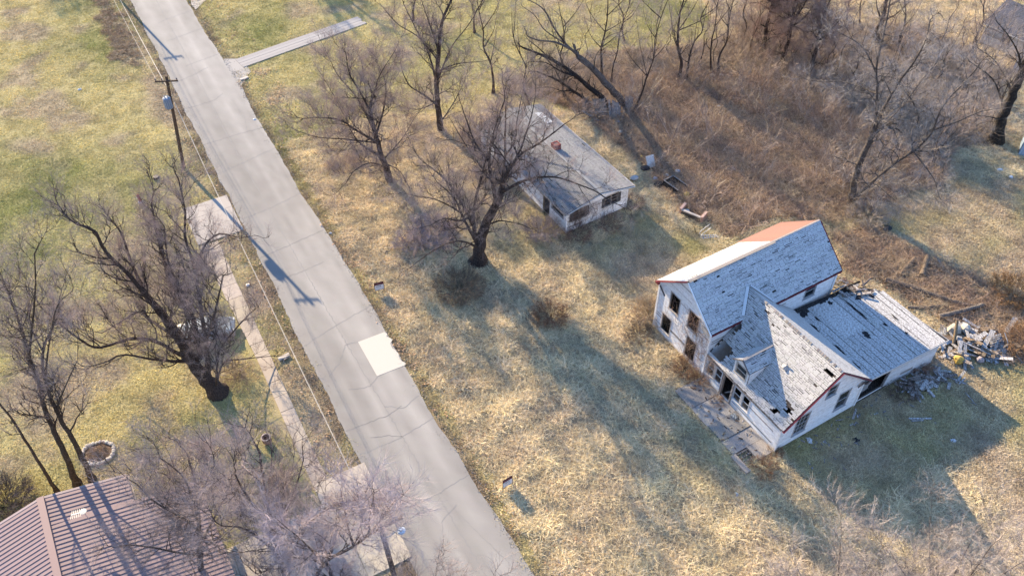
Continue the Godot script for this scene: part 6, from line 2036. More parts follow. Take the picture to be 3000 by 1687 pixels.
func build_yard() -> void:
	yard_sign(Vector3(-0.79, 0, -29.95), Vector3(0.82, 0, -0.57).normalized(), 0.8, 0.85, 0.35, "white yard sign with dark red header low on the verge, nearer the bottom edge")
	yard_sign(Vector3(-11.18, 0, -48.4), Vector3(0.94, 0, -0.33).normalized(), 0.8, 0.8, 0.35, "white yard sign with dark red header standing above the pale road patch")
	# stone ring
	var c := Vector3(-28.91, 0.00, -33.35)
	var t := thing("stone_ring", "oval ring of pale rough stones round dry stalks on the left lawn", "flower bed", c)
	for i in 30:
		var a := TAU * i / 30
		var mb := MB.new()
		rock(mb, Vector3(cos(a) * 1.1 + rf(-0.04, 0.04), 0.05 + rf(-0.02, 0.03), sin(a) * 0.92 + rf(-0.04, 0.04)), Vector3(rf(0.13, 0.19), rf(0.09, 0.14), rf(0.13, 0.19)), jit(Color(0.60, 0.56, 0.5), 0.15), rf(0, TAU))
		part(mb, "stone", M["stone"], t)
	var soil := MB.new()
	for i in 24:
		var a := TAU * i / 24
		var b := TAU * (i + 1) / 24
		soil.tri(Vector3(0, 0.08, 0), Vector3(cos(b) * 1.05, 0.03, sin(b) * 0.86), Vector3(cos(a) * 1.05, 0.03, sin(a) * 0.86), Color(0.17, 0.11, 0.075))
	part(soil, "soil", M["ground"], t)
	var xf := []
	var cols := []
	for i in 60:
		var a := rf(0, TAU)
		var r := rf(0, 0.75)
		var d := Vector3(rf(-1, 1), rf(0.2, 1), rf(-1, 1)).normalized()
		var sd := d.cross(Vector3(rf(-1, 1), rf(-1, 1), rf(-1, 1))).normalized()
		xf.append(Transform3D(Basis(sd, d, sd.cross(d)).scaled(Vector3.ONE * rf(0.3, 0.6)), Vector3(cos(a) * r, 0.12, sin(a) * r)))
		cols.append(jit(Color(0.22, 0.15, 0.1), 0.3))
	many("dry_stalks", spray[4], xf, cols, t)
	# open clay barrel
	var pt := thing("clay_pot", "open brown clay barrel with a pale rim beside the sidewalk", "pot", Vector3(-17.26, 0.00, -34.07))
	var mb := MB.new()
	lathe(mb, Vector3.ZERO, [[0.0, 0.0], [0.24, 0.0], [0.30, 0.2], [0.32, 0.42], [0.30, 0.6], [0.25, 0.62], [0.26, 0.3], [0.22, 0.22], [0.0, 0.22]], 20, Color(0.24, 0.115, 0.075))
	part(mb, "body", M["stone"], pt)
	mb = MB.new()
	lathe(mb, Vector3(0, 0.6, 0), [[0.25, 0.0], [0.33, 0.0], [0.34, 0.05], [0.26, 0.06], [0.25, 0.0]], 20, Color(0.58, 0.48, 0.42))
	part(mb, "rim", M["stone"], pt)
	# red hydrant
	var hy := thing("hydrant", "red hydrant with pale fittings on the lawn above the huge left tree", "hydrant", Vector3(-33.95, 0.00, -60.48))
	mb = MB.new()
	lathe(mb, Vector3.ZERO, [[0.2, 0.0], [0.2, 0.06], [0.13, 0.08], [0.125, 0.62], [0.17, 0.64], [0.17, 0.7], [0.14, 0.8], [0.05, 0.88], [0.04, 0.94], [0.0, 0.94]], 14, Color(0.42, 0.06, 0.07))
	part(mb, "barrel", M["plain"], hy)
	for s in [-1.0, 1.0]:
		mb = MB.new()
		mb.tube(PackedVector3Array([Vector3(s * 0.1, 0.48, 0), Vector3(s * 0.24, 0.48, 0)]), PackedFloat32Array([0.06, 0.065]), 8, Color(0.66, 0.6, 0.6), true)
		part(mb, "nozzle", M["plain"], hy)
	mb = MB.new()
	lathe(mb, Vector3.ZERO, [[0.24, 0.0], [0.24, 0.04], [0.14, 0.14]], 14, Color(0.55, 0.52, 0.54))
	part(mb, "flange", M["plain"], hy)
	# tree stump cut level
	var sp := thing("tree_stump", "low round pale stump on the lawn right of the hydrant", "stump", Vector3(-33.50, 0.00, -63.97))
	mb = MB.new()
	lathe(mb, Vector3.ZERO, [[0.30, 0.0], [0.26, 0.22]], 12, Color(0.2, 0.15, 0.12))
	part(mb, "side", M["bark"], sp)
	mb = MB.new()
	lathe(mb, Vector3(0, 0.22, 0), [[0.26, 0.0], [0.0, 0.01]], 12, Color(0.5, 0.44, 0.35))
	part(mb, "cut_face", M["wood"], sp)
	build_car(Vector3(-23.9, 0, -44.2), 0.21)
	# aerial on the metal roof
	var an := thing("roof_aerial", "white aerial on a thin mast on the mauve metal roof", "aerial", Vector3(-25.45, 3.90, -25.92))
	mb = MB.new()
	mb.tube(PackedVector3Array([Vector3.ZERO, Vector3(-0.05, 0.7, 0), Vector3(-0.05, 1.15, 0)]), PackedFloat32Array([0.02, 0.02, 0.02]), 6, Color(0.5, 0.5, 0.5))
	part(mb, "mast", M["metal"], an)
	mb = MB.new()
	mb.bar(Vector3(-0.05, 1.15, 0), Vector3(-0.75, 1.05, 0.15), 0.03, 0.03, Color(0.7, 0.68, 0.62))
	for k in 7:
		var q := Vector3(-0.1, 1.14, 0.02).lerp(Vector3(-0.75, 1.05, 0.15), k / 6.0)
		mb.bar(q + Vector3(-0.05, 0, -0.28), q + Vector3(0.05, 0, 0.28), 0.015, 0.015, Color(0.7, 0.68, 0.6))
	part(mb, "elements", M["metal"], an)
	mb = MB.new()
	lathe(mb, Vector3(-0.05, 1.1, 0), [[0.0, 0.0], [0.16, 0.02], [0.2, 0.1], [0.0, 0.12]], 12, Color(0.72, 0.7, 0.6))
	part(mb, "dish", M["plain"], an)
	# concrete culvert ends and small litter on the verges
	for q in [[Vector3(-17.45, 0.00, -41.73), "concrete culvert end in the grass strip left of the road"], [Vector3(-28.77, 0.00, -81.05), "small concrete culvert end right of the far driveway mouth"]]:
		var cu := thing("culvert", q[1], "culvert", q[0], 0.6)
		mb = MB.new()
		mb.slab(Vector3(-0.45, -0.1, 0.12), Vector3(0.9, 0, 0), Vector3(0, 0.26, 0), Vector3(0, 0, -0.3), Color(0.5, 0.45, 0.4))
		part(mb, "headwall", M["concrete"], cu)
		mb = MB.new()
		mb.tube(PackedVector3Array([Vector3(0, 0.0, 0.1), Vector3(0, 0.0, 0.32)]), PackedFloat32Array([0.18, 0.18]), 12, Color(0.25, 0.23, 0.22))
		part(mb, "pipe", M["concrete"], cu)
	for q in [[Vector3(-46.10, 0.00, -79.45), 0.28, Color(0.4, 0.5, 0.62), "scrap of blue plastic on the upper left lawn"], [Vector3(-26.11, 0.00, -73.41), 0.22, Color(0.8, 0.8, 0.78), "white paper scrap at the right edge of the far road"], [Vector3(-11.77, 0.00, -42.76), 0.001, Color(0.7, 0.7, 0.68), ""], [Vector3(-21.87, 0.00, -49.59), 0.26, Color(0.72, 0.66, 0.6), "pale scrap in the grass strip beside the pole's shadow"], [Vector3(-15.92, 0.00, -55.87), 0.2, Color(0.8, 0.78, 0.74), "white scrap on the verge left of the middle tree"], [Vector3(14.73, 0.00, -29.48), 0.24, Color(0.4, 0.55, 0.72), "blue scrap in the straw grass below the patio"], [Vector3(30.56, 0.00, -33.48), 0.26, Color(0.66, 0.68, 0.7), "white scrap in the house shadow at the lower right"], [Vector3(20.60, 0.00, -33.64), 0.34, Color(0.7, 0.7, 0.7), "white scrap beside the near wall of the low wing"], [Vector3(-5.65, 0.00, -39.43), 0.3, Color(0.05, 0.045, 0.04), "dark clod on the verge below the pale road patch"], [Vector3(23.84, 0.00, -33.59), 0.34, Color(0.03, 0.03, 0.035), "black hole-like clod in the shade below the low wing"], [Vector3(0.34, 0.00, -30.90), 0.2, Color(0.7, 0.67, 0.6), "pale scrap right of the nearer yard sign"]]:
		if q[3] == "": continue
		var sc := MB.new()
		var r: float = q[1]
		for k in 5:
			var a := TAU * k / 5 + rf(-0.3, 0.3)
			var b := TAU * (k + 1) / 5 + rf(-0.3, 0.3)
			sc.tri(Vector3(0, 0.12, 0), Vector3(cos(b) * r * rf(0.6, 1.1), 0.03, sin(b) * r * rf(0.5, 1.0)), Vector3(cos(a) * r * rf(0.6, 1.1), 0.03, sin(a) * r * rf(0.5, 1)), q[2])
		var so := part(sc, numbered("litter"), M["plain"], self)
		so.position = q[0]
		tag(so, q[3], "litter", "litter in the grass")


func build_car(at: Vector3, turn: float) -> void:
	var t := thing("parked_car", "silver car half hidden behind the huge left tree", "car", at, turn)
	# side outline along x (front to the right), swept across z with rounded shoulders
	var silver := Color(0.30, 0.33, 0.34)
	var prof := [[-2.2, 0.35], [-2.22, 0.62], [-2.1, 0.82], [-1.5, 0.92], [1.05, 0.92], [1.9, 0.80], [2.18, 0.62], [2.2, 0.35]]
	var mb := MB.new()
	var hw := 0.86
	for i in prof.size() - 1:
		var a: Array = prof[i]
		var b: Array = prof[i + 1]
		for k in 6:
			var z0 := lerpf(-hw, hw, k / 6.0)
			var z1 := lerpf(-hw, hw, (k + 1) / 6.0)
			var y0 := -0.07 * pow(absf(z0 / hw), 4)
			var y1 := -0.07 * pow(absf(z1 / hw), 4)
			mb.quad(Vector3(a[0], a[1] + y0, z0), Vector3(a[0], a[1] + y1, z1), Vector3(b[0], b[1] + y1, z1), Vector3(b[0], b[1] + y0, z0), silver)
		for s in [-1.0, 1.0]:
			var p := [Vector3(a[0], 0.3, s * hw), Vector3(b[0], 0.3, s * hw), Vector3(b[0], b[1] - 0.07, s * hw), Vector3(a[0], a[1] - 0.07, s * hw)]
			if s < 0: p.reverse()
			mb.quad(p[0], p[1], p[2], p[3], silver)
	part(mb, "body", M["car_paint"], t)
	mb = MB.new()
	mb.slab(Vector3(-1.05, 1.32, 0.62), Vector3(1.35, 0, 0), Vector3(0, 0.05, 0), Vector3(0, 0, -1.24), Color(0.34, 0.37, 0.38))
	part(mb, "roof", M["car_paint"], t)
	var dark := Color(0.03, 0.04, 0.05)
	var win := func_quad(Vector3(0.3, 1.33, 0.62), Vector3(1.02, 0.92, 0.74), Vector3(1.02, 0.92, -0.74), Vector3(0.3, 1.33, -0.62), dark)
	part(win, "windscreen", M["glass"], t)
	part(func_quad(Vector3(-1.05, 1.33, -0.62), Vector3(-1.7, 0.92, -0.74), Vector3(-1.7, 0.92, 0.74), Vector3(-1.05, 1.33, 0.62), dark), "rear_window", M["glass"], t)
	for s in [-1.0, 1.0]:
		part(func_quad(Vector3(-1.05, 1.33, s * 0.62), Vector3(-1.7, 0.92, s * 0.74), Vector3(1.02, 0.92, s * 0.74), Vector3(0.3, 1.33, s * 0.62), dark), "side_window", M["glass"], t)
		mb = MB.new()
		mb.bar(Vector3(-0.35, 0.92, s * 0.745), Vector3(-0.35, 1.33, s * 0.63), 0.06, 0.03, silver)
		part(mb, "pillar", M["car_paint"], t)
		for x in [-1.4, 1.4]:
			mb = MB.new()
			mb.tube(PackedVector3Array([Vector3(x, 0.31, s * 0.66), Vector3(x, 0.31, s * 0.88)]), PackedFloat32Array([0.31, 0.31]), 16, Color(0.025, 0.025, 0.025), true)
			var w := part(mb, "wheel", M["dark"], t)
			mb = MB.new()
			mb.tube(PackedVector3Array([Vector3(x, 0.31, s * 0.86), Vector3(x, 0.31, s * 0.89)]), PackedFloat32Array([0.18, 0.17]), 12, Color(0.4, 0.4, 0.42), true)
			part(mb, "rim", M["car_paint"], w)
		mb = MB.new()
		mb.slab(Vector3(2.12, 0.58, s * 0.6 + 0.14), Vector3(0.08, 0, 0), Vector3(0, 0.12, 0), Vector3(0, 0, -0.28), Color(0.75, 0.75, 0.72))
		part(mb, "headlight", M["plain"], t)
	mb = MB.new()
	mb.slab(Vector3(-1.5, 0.5, 0.6), Vector3(2.3, 0, 0), Vector3(0, 0.36, 0), Vector3(0, 0, -1.2), Color(0.05, 0.05, 0.05))
	part(mb, "seats", M["dark"], t)


func func_quad(a: Vector3, b: Vector3, c: Vector3, d: Vector3, col: Color) -> MB:
	var mb := MB.new()
	mb.quad(a, b, c, d, col)
	return mb


# ---------------------------------------------------------------- creepers on the walls
func vine_strand(mb: MB, o: Vector3, dx: Vector3, nrm: Vector3, x: float, y: float, up: float, steps: int, wmax: float, hmax: float, col: Color) -> void:
	var p := Vector2(x, y)
	var d := Vector2(rf(-0.6, 0.6), up).normalized()
	var pts := PackedVector3Array()
	var rad := PackedFloat32Array()
	for k in steps:
		pts.append(o + dx * p.x + Vector3(0, p.y, 0) + nrm * rf(0.02, 0.14))
		rad.append(0.009 * (1.0 - 0.7 * k / steps))
		d = (d + Vector2(rf(-0.8, 0.8), rf(-0.6, 0.6)) * 0.7).normalized()
		p += d * 0.22
		if p.x < 0 or p.x > wmax or p.y < 0.1 or p.y > hmax: break
	if pts.size() > 2: mb.tube(pts, rad, 3, jit(col, 0.25))


func build_vines() -> void:
	var h := Vector3(11.10, 0, -44.52)
	var mb := MB.new()
	# on the tall gable: thick towards its right edge
	var o := h - HOUSE_U * 0.02
	for i in 120:
		var x := 5.8 - absf(rng.randfn(0, 1.9))
		if x < 0.1: x = rf(0.1, 5.8)
		vine_strand(mb, o, HOUSE_V, -HOUSE_U, x, rf(0.2, 4.2), 0.7, 16, 5.9, 5.3, Color(0.28, 0.2, 0.16))
	for i in 60:
		vine_strand(mb, o + HOUSE_V * 5.9 - HOUSE_U * 0.05, HOUSE_V, -HOUSE_U, rf(0, 1.0), rf(0.3, 2.4), 0.4, 12, 1.4, 3.0, Color(0.28, 0.21, 0.17))
	var v := part(mb, "wall_vines", M["twig"], self)
	v.set_meta("kind", "stuff")
	tag(v, "leafless vines creeping over the tall front gable", "vines")
	mb = MB.new()
	var o2 := Vector3(4.77, 0, -55.38)
	var u2 := Vector3(0.8545, 0, -0.5195)
	var v2 := Vector3(0.5195, 0, 0.8545)
	for i in 150:
		vine_strand(mb, o2 + v2 * 0.05, u2, v2, 0.2 + absf(rng.randfn(0, 2.6)), rf(0.2, 1.6), 1.3, 14, 6.4, 2.5, Color(0.16, 0.12, 0.1))
	var w := part(mb, "wall_vines", M["twig"], self)
	w.name = "wall_vines_001"
	w.set_meta("kind", "stuff")
	tag(w, "dark leafless creepers hanging on the small house's front wall", "vines")


# ---------------------------------------------------------------- dumped things behind the small house
func plank(t: Node, a: Vector3, b: Vector3, w: float, th: float, col: Color, called := "board") -> void:
	var mb := MB.new()
	mb.bar(a, b, w, th, col)
	part(mb, called, M["wood"], t)


func heap(t: Node, n: int, r: Vector2, hmax: float, l0: float, l1: float, cols: Array, called := "board", wide := 1.0) -> void:
	for i in n:
		var a := rf(0, TAU)
		var k := sqrt(rng.randf())
		var c := Vector3(cos(a) * r.x * k, 0.04 + hmax * (1.0 - k) * rf(0.2, 1.0), sin(a) * r.y * k)
		var b := rf(0, TAU)
		var l := rf(l0, l1) / 2
		var tilt := rf(-0.35, 0.35)
		var d := Vector3(cos(b), tilt, sin(b)) * l
		var lowest := minf(c.y - absf(d.y), 0.0)
		c.y -= lowest
		c.y += 0.03
		var col: Color = cols[rng.randi() % cols.size()]
		plank(t, c - d, c + d, rf(0.09, 0.24) * wide, rf(0.02, 0.045), jit(col, 0.15), called)


func build_junk() -> void:
	var up := Vector3.UP
	# black plastic truck-bed liner lying open
	var lc := Vector3(15.10, 0.00, -61.43)
	var t := thing("bed_liner", "black plastic truck-bed liner with a worn pale rim dumped behind the small house", "bed liner", lc, 0.75)
	var tilt := Basis(Vector3.FORWARD, 0.18) * Basis(Vector3.RIGHT, 0.1)
	var W := 1.45
	var D := 1.75
	var hh := 0.5
	var blk := Color(0.022, 0.024, 0.028)
	var pieces := {"floor": [Vector3(0, 0.06, 0), Vector3(W, 0.03, D)], "side": [Vector3(-W / 2, hh / 2, 0), Vector3(0.05, hh, D)], "side_b": [Vector3(W / 2, hh / 2, 0), Vector3(0.05, hh, D)], "front": [Vector3(0, hh / 2, -D / 2), Vector3(W, hh, 0.05)]}
	for k in pieces:
		var mb := MB.new()
		mb.box(Transform3D(tilt, tilt * pieces[k][0] + up * 0.12), pieces[k][1], blk)
		part(mb, "floor" if k == "floor" else "wall", M["plain"], t)
	for k in 9:
		var mb := MB.new()
		mb.box(Transform3D(tilt, tilt * Vector3(-W / 2 + 0.15 + k * 0.145, 0.09, 0) + up * 0.12), Vector3(0.05, 0.03, D * 0.95), Color(0.04, 0.042, 0.046))
		part(mb, "rib", M["plain"], t)
	for s in [-1.0, 1.0]:
		var mb := MB.new()
		mb.box(Transform3D(tilt, tilt * Vector3(s * W / 2, hh + 0.02, 0) + up * 0.12), Vector3(0.12, 0.04, D), Color(0.26, 0.24, 0.22))
		part(mb, "rim", M["plain"], t)
	var mb0 := MB.new()
	mb0.box(Transform3D(tilt, tilt * Vector3(0, hh + 0.02, -D / 2) + up * 0.12), Vector3(W, 0.04, 0.12), Color(0.2, 0.19, 0.18))
	part(mb0, "rim", M["plain"], t)
	# wrecked sofa
	var s := thing("wrecked_sofa", "torn pinkish sofa frame with stuffing showing, lying beside the bed liner", "sofa", Vector3(16.22, 0.00, -57.56), -0.62)
	var box := func_box(Vector3(0, 0.55, 0.42), Vector3(1.95, 0.12, 0.2), Color(0.52, 0.46, 0.41))
	part(box, "back_rail", M["plain"], s)
	part(func_box(Vector3(0, 0.3, 0.46), Vector3(1.9, 0.5, 0.06), Color(0.05, 0.045, 0.04)), "back_panel", M["dark"], s)
	part(func_box(Vector3(0, 0.16, 0.0), Vector3(1.85, 0.14, 0.75), Color(0.2, 0.13, 0.1)), "base", M["wood"], s)
	for k in [-1.0, 1.0]:
		var ar := MB.new()
		ar.box(Transform3D(Basis(Vector3.BACK, k * 0.12), Vector3(k * 1.02, 0.34, 0.02)), Vector3(0.2, 0.6, 0.95), Color(0.46, 0.29, 0.235))
		ar.box(Transform3D(Basis(Vector3.BACK, k * 0.12), Vector3(k * 1.04, 0.66, 0.02)), Vector3(0.24, 0.08, 0.98), Color(0.52, 0.36, 0.3))
		part(ar, "arm", M["plain"], s).set_meta("kind", "stuff")
	for k in 9:
		var ms := MB.new()
		rock(ms, Vector3(rf(-0.8, 0.8), 0.3, rf(-0.25, 0.3)), Vector3(rf(0.14, 0.24), rf(0.07, 0.12), rf(0.12, 0.2)), jit([Color(0.6, 0.58, 0.55), Color(0.42, 0.24, 0.18), Color(0.5, 0.42, 0.36)][k % 3], 0.15), rf(0, 6))
		part(ms, "stuffing", M["plain"], s)
	# folded garden lounger: bent tubes and straps
	var g := thing("lounger_frame", "bent white tubular lounger frame lying in the grass above the big roof", "lounger frame", Vector3(17.05, 0.00, -54.91), 0.1)
	for k in [0.0, 0.42]:
		var tb := MB.new()
		tb.tube(PackedVector3Array([Vector3(0.95, 0.06, 0.3 + k * 0.5), Vector3(0.75, 0.25, 0.25 + k * 0.5), Vector3(-0.55, 0.2, 0.1 + k), Vector3(-0.72, 0.32, k), Vector3(-0.6, 0.5, -0.12 + k), Vector3(0.25, 0.85, -0.5 + k)]), PackedFloat32Array([0.022, 0.022, 0.022, 0.022, 0.022, 0.022]), 7, Color(0.66, 0.66, 0.64))
		part(tb, "rail", M["tin"], g)
	for k in 6:
		var sp := MB.new()
		var f := k / 5.0
		sp.bar(Vector3(-0.45 + f * 1.1, 0.22, 0.12 + f * 0.12), Vector3(-0.45 + f * 1.1, 0.22, 0.55 + f * 0.0), 0.07, 0.015, Color(0.16, 0.22, 0.32))
		part(sp, "strap", M["plain"], g)
	# white door of an appliance
	var f2 := thing("appliance_door", "white curved appliance door leaning in the rubbish behind the small house", "appliance door", Vector3(13.32, 0.00, -64.90), 0.4)
	for k in 6:
		var a := (k - 2.5) * 0.12
		var ms := MB.new()
		ms.box(Transform3D(Basis(Vector3.RIGHT, -0.5) * Basis(Vector3.UP, a), Vector3(sin(a) * 1.2, 0.5, cos(a) * 0.4 - 0.4)), Vector3(0.15, 1.15, 0.05), Color(0.7, 0.71, 0.72))
		part(ms, "panel", M["tin"], f2)
	# boxes, bags, boards and tyres strewn about
	var bits := [[1951, 512, 0.34, Color(0.6, 0.68, 0.72), "pale cardboard box in the rubbish"], [1920, 520, 0.24, Color(0.3, 0.42, 0.6), "blue bag in the rubbish"], [2012, 566, 0.4, Color(0.55, 0.4, 0.12), "yellow foam slab beside the bed liner"], [2016, 546, 0.3, Color(0.5, 0.36, 0.16), "tan cushion beside the bed liner"], [1985, 500, 0.4, Color(0.4, 0.4, 0.42), "grey bundle above the bed liner"], [1858, 520, 0.5, Color(0.45, 0.45, 0.45), "grey panel at the small house's right corner"], [1944, 468, 0.55, Color(0.26, 0.16, 0.09), "rusty brown mound beside the appliance door"], [1880, 460, 0.2, Color(0.6, 0.52, 0.1), "yellow can in the rubbish"], [1818, 385, 0.3, Color(0.62, 0.62, 0.56), "white jug below the collapsed shed"], [1811, 355, 0.26, Color(0.16, 0.3, 0.6), "blue jug below the collapsed shed"], [1890, 498, 0.6, Color(0.035, 0.035, 0.04), "black rubbish bag in the rubbish"], [1930, 540, 0.5, Color(0.03, 0.03, 0.035), "black rubbish bag left of the bed liner"], [2106, 310, 0.22, Color(0.6, 0.68, 0.72), "pale blue scrap in the leaf litter"], [2086, 222, 0.4, Color(0.6, 0.55, 0.5), "larger pale stone at the foot of the slim trees"], [2114, 220, 0.3, Color(0.6, 0.55, 0.5), "smaller pale stone at the foot of the slim trees"], [2184, 226, 0.26, Color(0.62, 0.57, 0.5), "pale stone right of the slim trees"], [2486, 312, 0.3, Color(0.6, 0.6, 0.6), "white scrap in the dark thicket"], [2930, 500, 0.3, Color(0.55, 0.62, 0.68), "upper of the pale scraps in the shaded lot"], [2962, 520, 0.26, Color(0.55, 0.62, 0.68), "lower of the pale scraps in the shaded lot"], [2600, 672, 0.45, Color(0.04, 0.045, 0.05), "black tyre-like lump below the grey brush"]]
	for q in bits:
		var ms := MB.new()
		var r: float = q[2]
		rock(ms, Vector3(0, r * 0.35, 0), Vector3(r * rf(0.8, 1.1), r * 0.45, r * rf(0.6, 0.9)), q[3], rf(0, 6))
		var o := part(ms, numbered("rubbish"), M["plain"], self)
		var px: Array = junk_at(q[0])
		o.position = px[0]
		tag(o, q[4], "rubbish", "rubbish behind the small house")
	var tp := thing("loose_board", "yellowish board standing in the weeds left of the lounger frame", "board", Vector3(16.02, 0.00, -55.15), 0.0)
	plank(tp, Vector3(0.15, 0, 0), Vector3(-0.15, 0.75, -0.2), 0.16, 0.03, Color(0.5, 0.4, 0.2))
	# the collapsed shed under the fallen tree
	var cs := thing("collapsed_shed", "heap of broken grey shed boards under the fallen trees", "shed ruin", Vector3(9.69, 0.00, -73.80))
	heap(cs, 34, Vector2(2.6, 1.7), 1.0, 0.8, 2.6, [Color(0.26, 0.24, 0.23), Color(0.42, 0.42, 0.43), Color(0.16, 0.13, 0.11), Color(0.34, 0.26, 0.18)])
	for k in 7:
		plank(cs, Vector3(0.5 + k * 0.17, 0.0, 1.0), Vector3(0.35 + k * 0.19, 1.5 + rf(-0.4, 0.5), 0.4), 0.16, 0.03, jit(Color(0.56, 0.55, 0.54), 0.1), "wall_board")
	for k in 5:
		plank(cs, Vector3(2.3 + k * 0.15, 0.3, -0.4), Vector3(2.2 + k * 0.17, 1.4 + rf(-0.2, 0.2), -0.8), 0.15, 0.03, jit(Color(0.58, 0.57, 0.56), 0.1), "wall_board")
	for k in 8:
		plank(cs, Vector3(-0.8 + k * 0.16, 0.2, 0.9), Vector3(-1.2 + k * 0.16, 1.3, -0.6), 0.14, 0.03, jit(Color(0.36, 0.33, 0.28), 0.15), "roof_board")


func func_box(c: Vector3, s: Vector3, col: Color) -> MB:
	var mb := MB.new()
	mb.box(Transform3D(Basis.IDENTITY, c), s, col)
	return mb


var junk_spots := {1951: Vector3(14.59, 0.00, -63.26), 1920: Vector3(13.55, 0.00, -62.87), 2012: Vector3(16.11, 0.00, -60.42), 2016: Vector3(16.39, 0.00, -61.40), 1985: Vector3(15.76, 0.00, -63.80), 1858: Vector3(11.57, 0.00, -62.86), 1944: Vector3(14.68, 0.00, -65.56), 1880: Vector3(12.66, 0.00, -66.25), 1818: Vector3(11.02, 0.00, -70.32), 1811: Vector3(10.96, 0.00, -72.08), 1890: Vector3(12.75, 0.00, -64.23), 1930: Vector3(13.74, 0.00, -61.90), 2106: Vector3(21.60, 0.00, -74.64), 2086: Vector3(21.89, 0.00, -80.35), 2114: Vector3(22.94, 0.00, -80.47), 2184: Vector3(25.43, 0.00, -80.00), 2486: Vector3(34.87, 0.00, -74.20), 2930: Vector3(46.04, 0.00, -63.41), 2962: Vector3(46.63, 0.00, -62.37), 2600: Vector3(32.90, 0.00, -55.40)}


func junk_at(k: int) -> Array:
	return [junk_spots[k]]


# ---------------------------------------------------------------- logs and rubble right of the house
func log_(label: String, pts: PackedVector3Array, r0: float, r1: float, col: Color) -> void:
	var t := thing("fallen_log", label, "log", pts[0] * Vector3(1, 0, 1), 0.0, "logs beside the derelict house")
	var mb := MB.new()
	var loc := PackedVector3Array()
	var rad := PackedFloat32Array()
	var cv := Curve3D.new()
	for p in pts: cv.add_point(p - t.position)
	var n := maxi(4, int(cv.get_baked_length() / 0.4))
	for i in n + 1:
		loc.append(cv.sample_baked(cv.get_baked_length() * i / n) + Vector3(rf(-1, 1), rf(-0.4, 0.4), rf(-1, 1)) * r0 * 0.15)
		rad.append(lerpf(r0, r1, float(i) / n) * rf(0.93, 1.07))
	mb.tube(loc, rad, 10, col)
	part(mb, "trunk", M["bark"], t)
	var cap := MB.new()
	var d0 := (loc[0] - loc[1]).normalized()
	cap.tube(PackedVector3Array([loc[0] - d0 * 0.01, loc[0] + d0 * 0.02]), PackedFloat32Array([r0 * 0.96, r0 * 0.94]), 10, Color(0.46, 0.36, 0.25), true)
	part(cap, "cut_end", M["wood"], t)
	var cap2 := MB.new()
	var d1 := (loc[n] - loc[n - 1]).normalized()
	cap2.tube(PackedVector3Array([loc[n] - d1 * 0.01, loc[n] + d1 * 0.02]), PackedFloat32Array([r1 * 0.96, r1 * 0.94]), 10, Color(0.46, 0.36, 0.25), true)
	part(cap2, "cut_end", M["wood"], t)


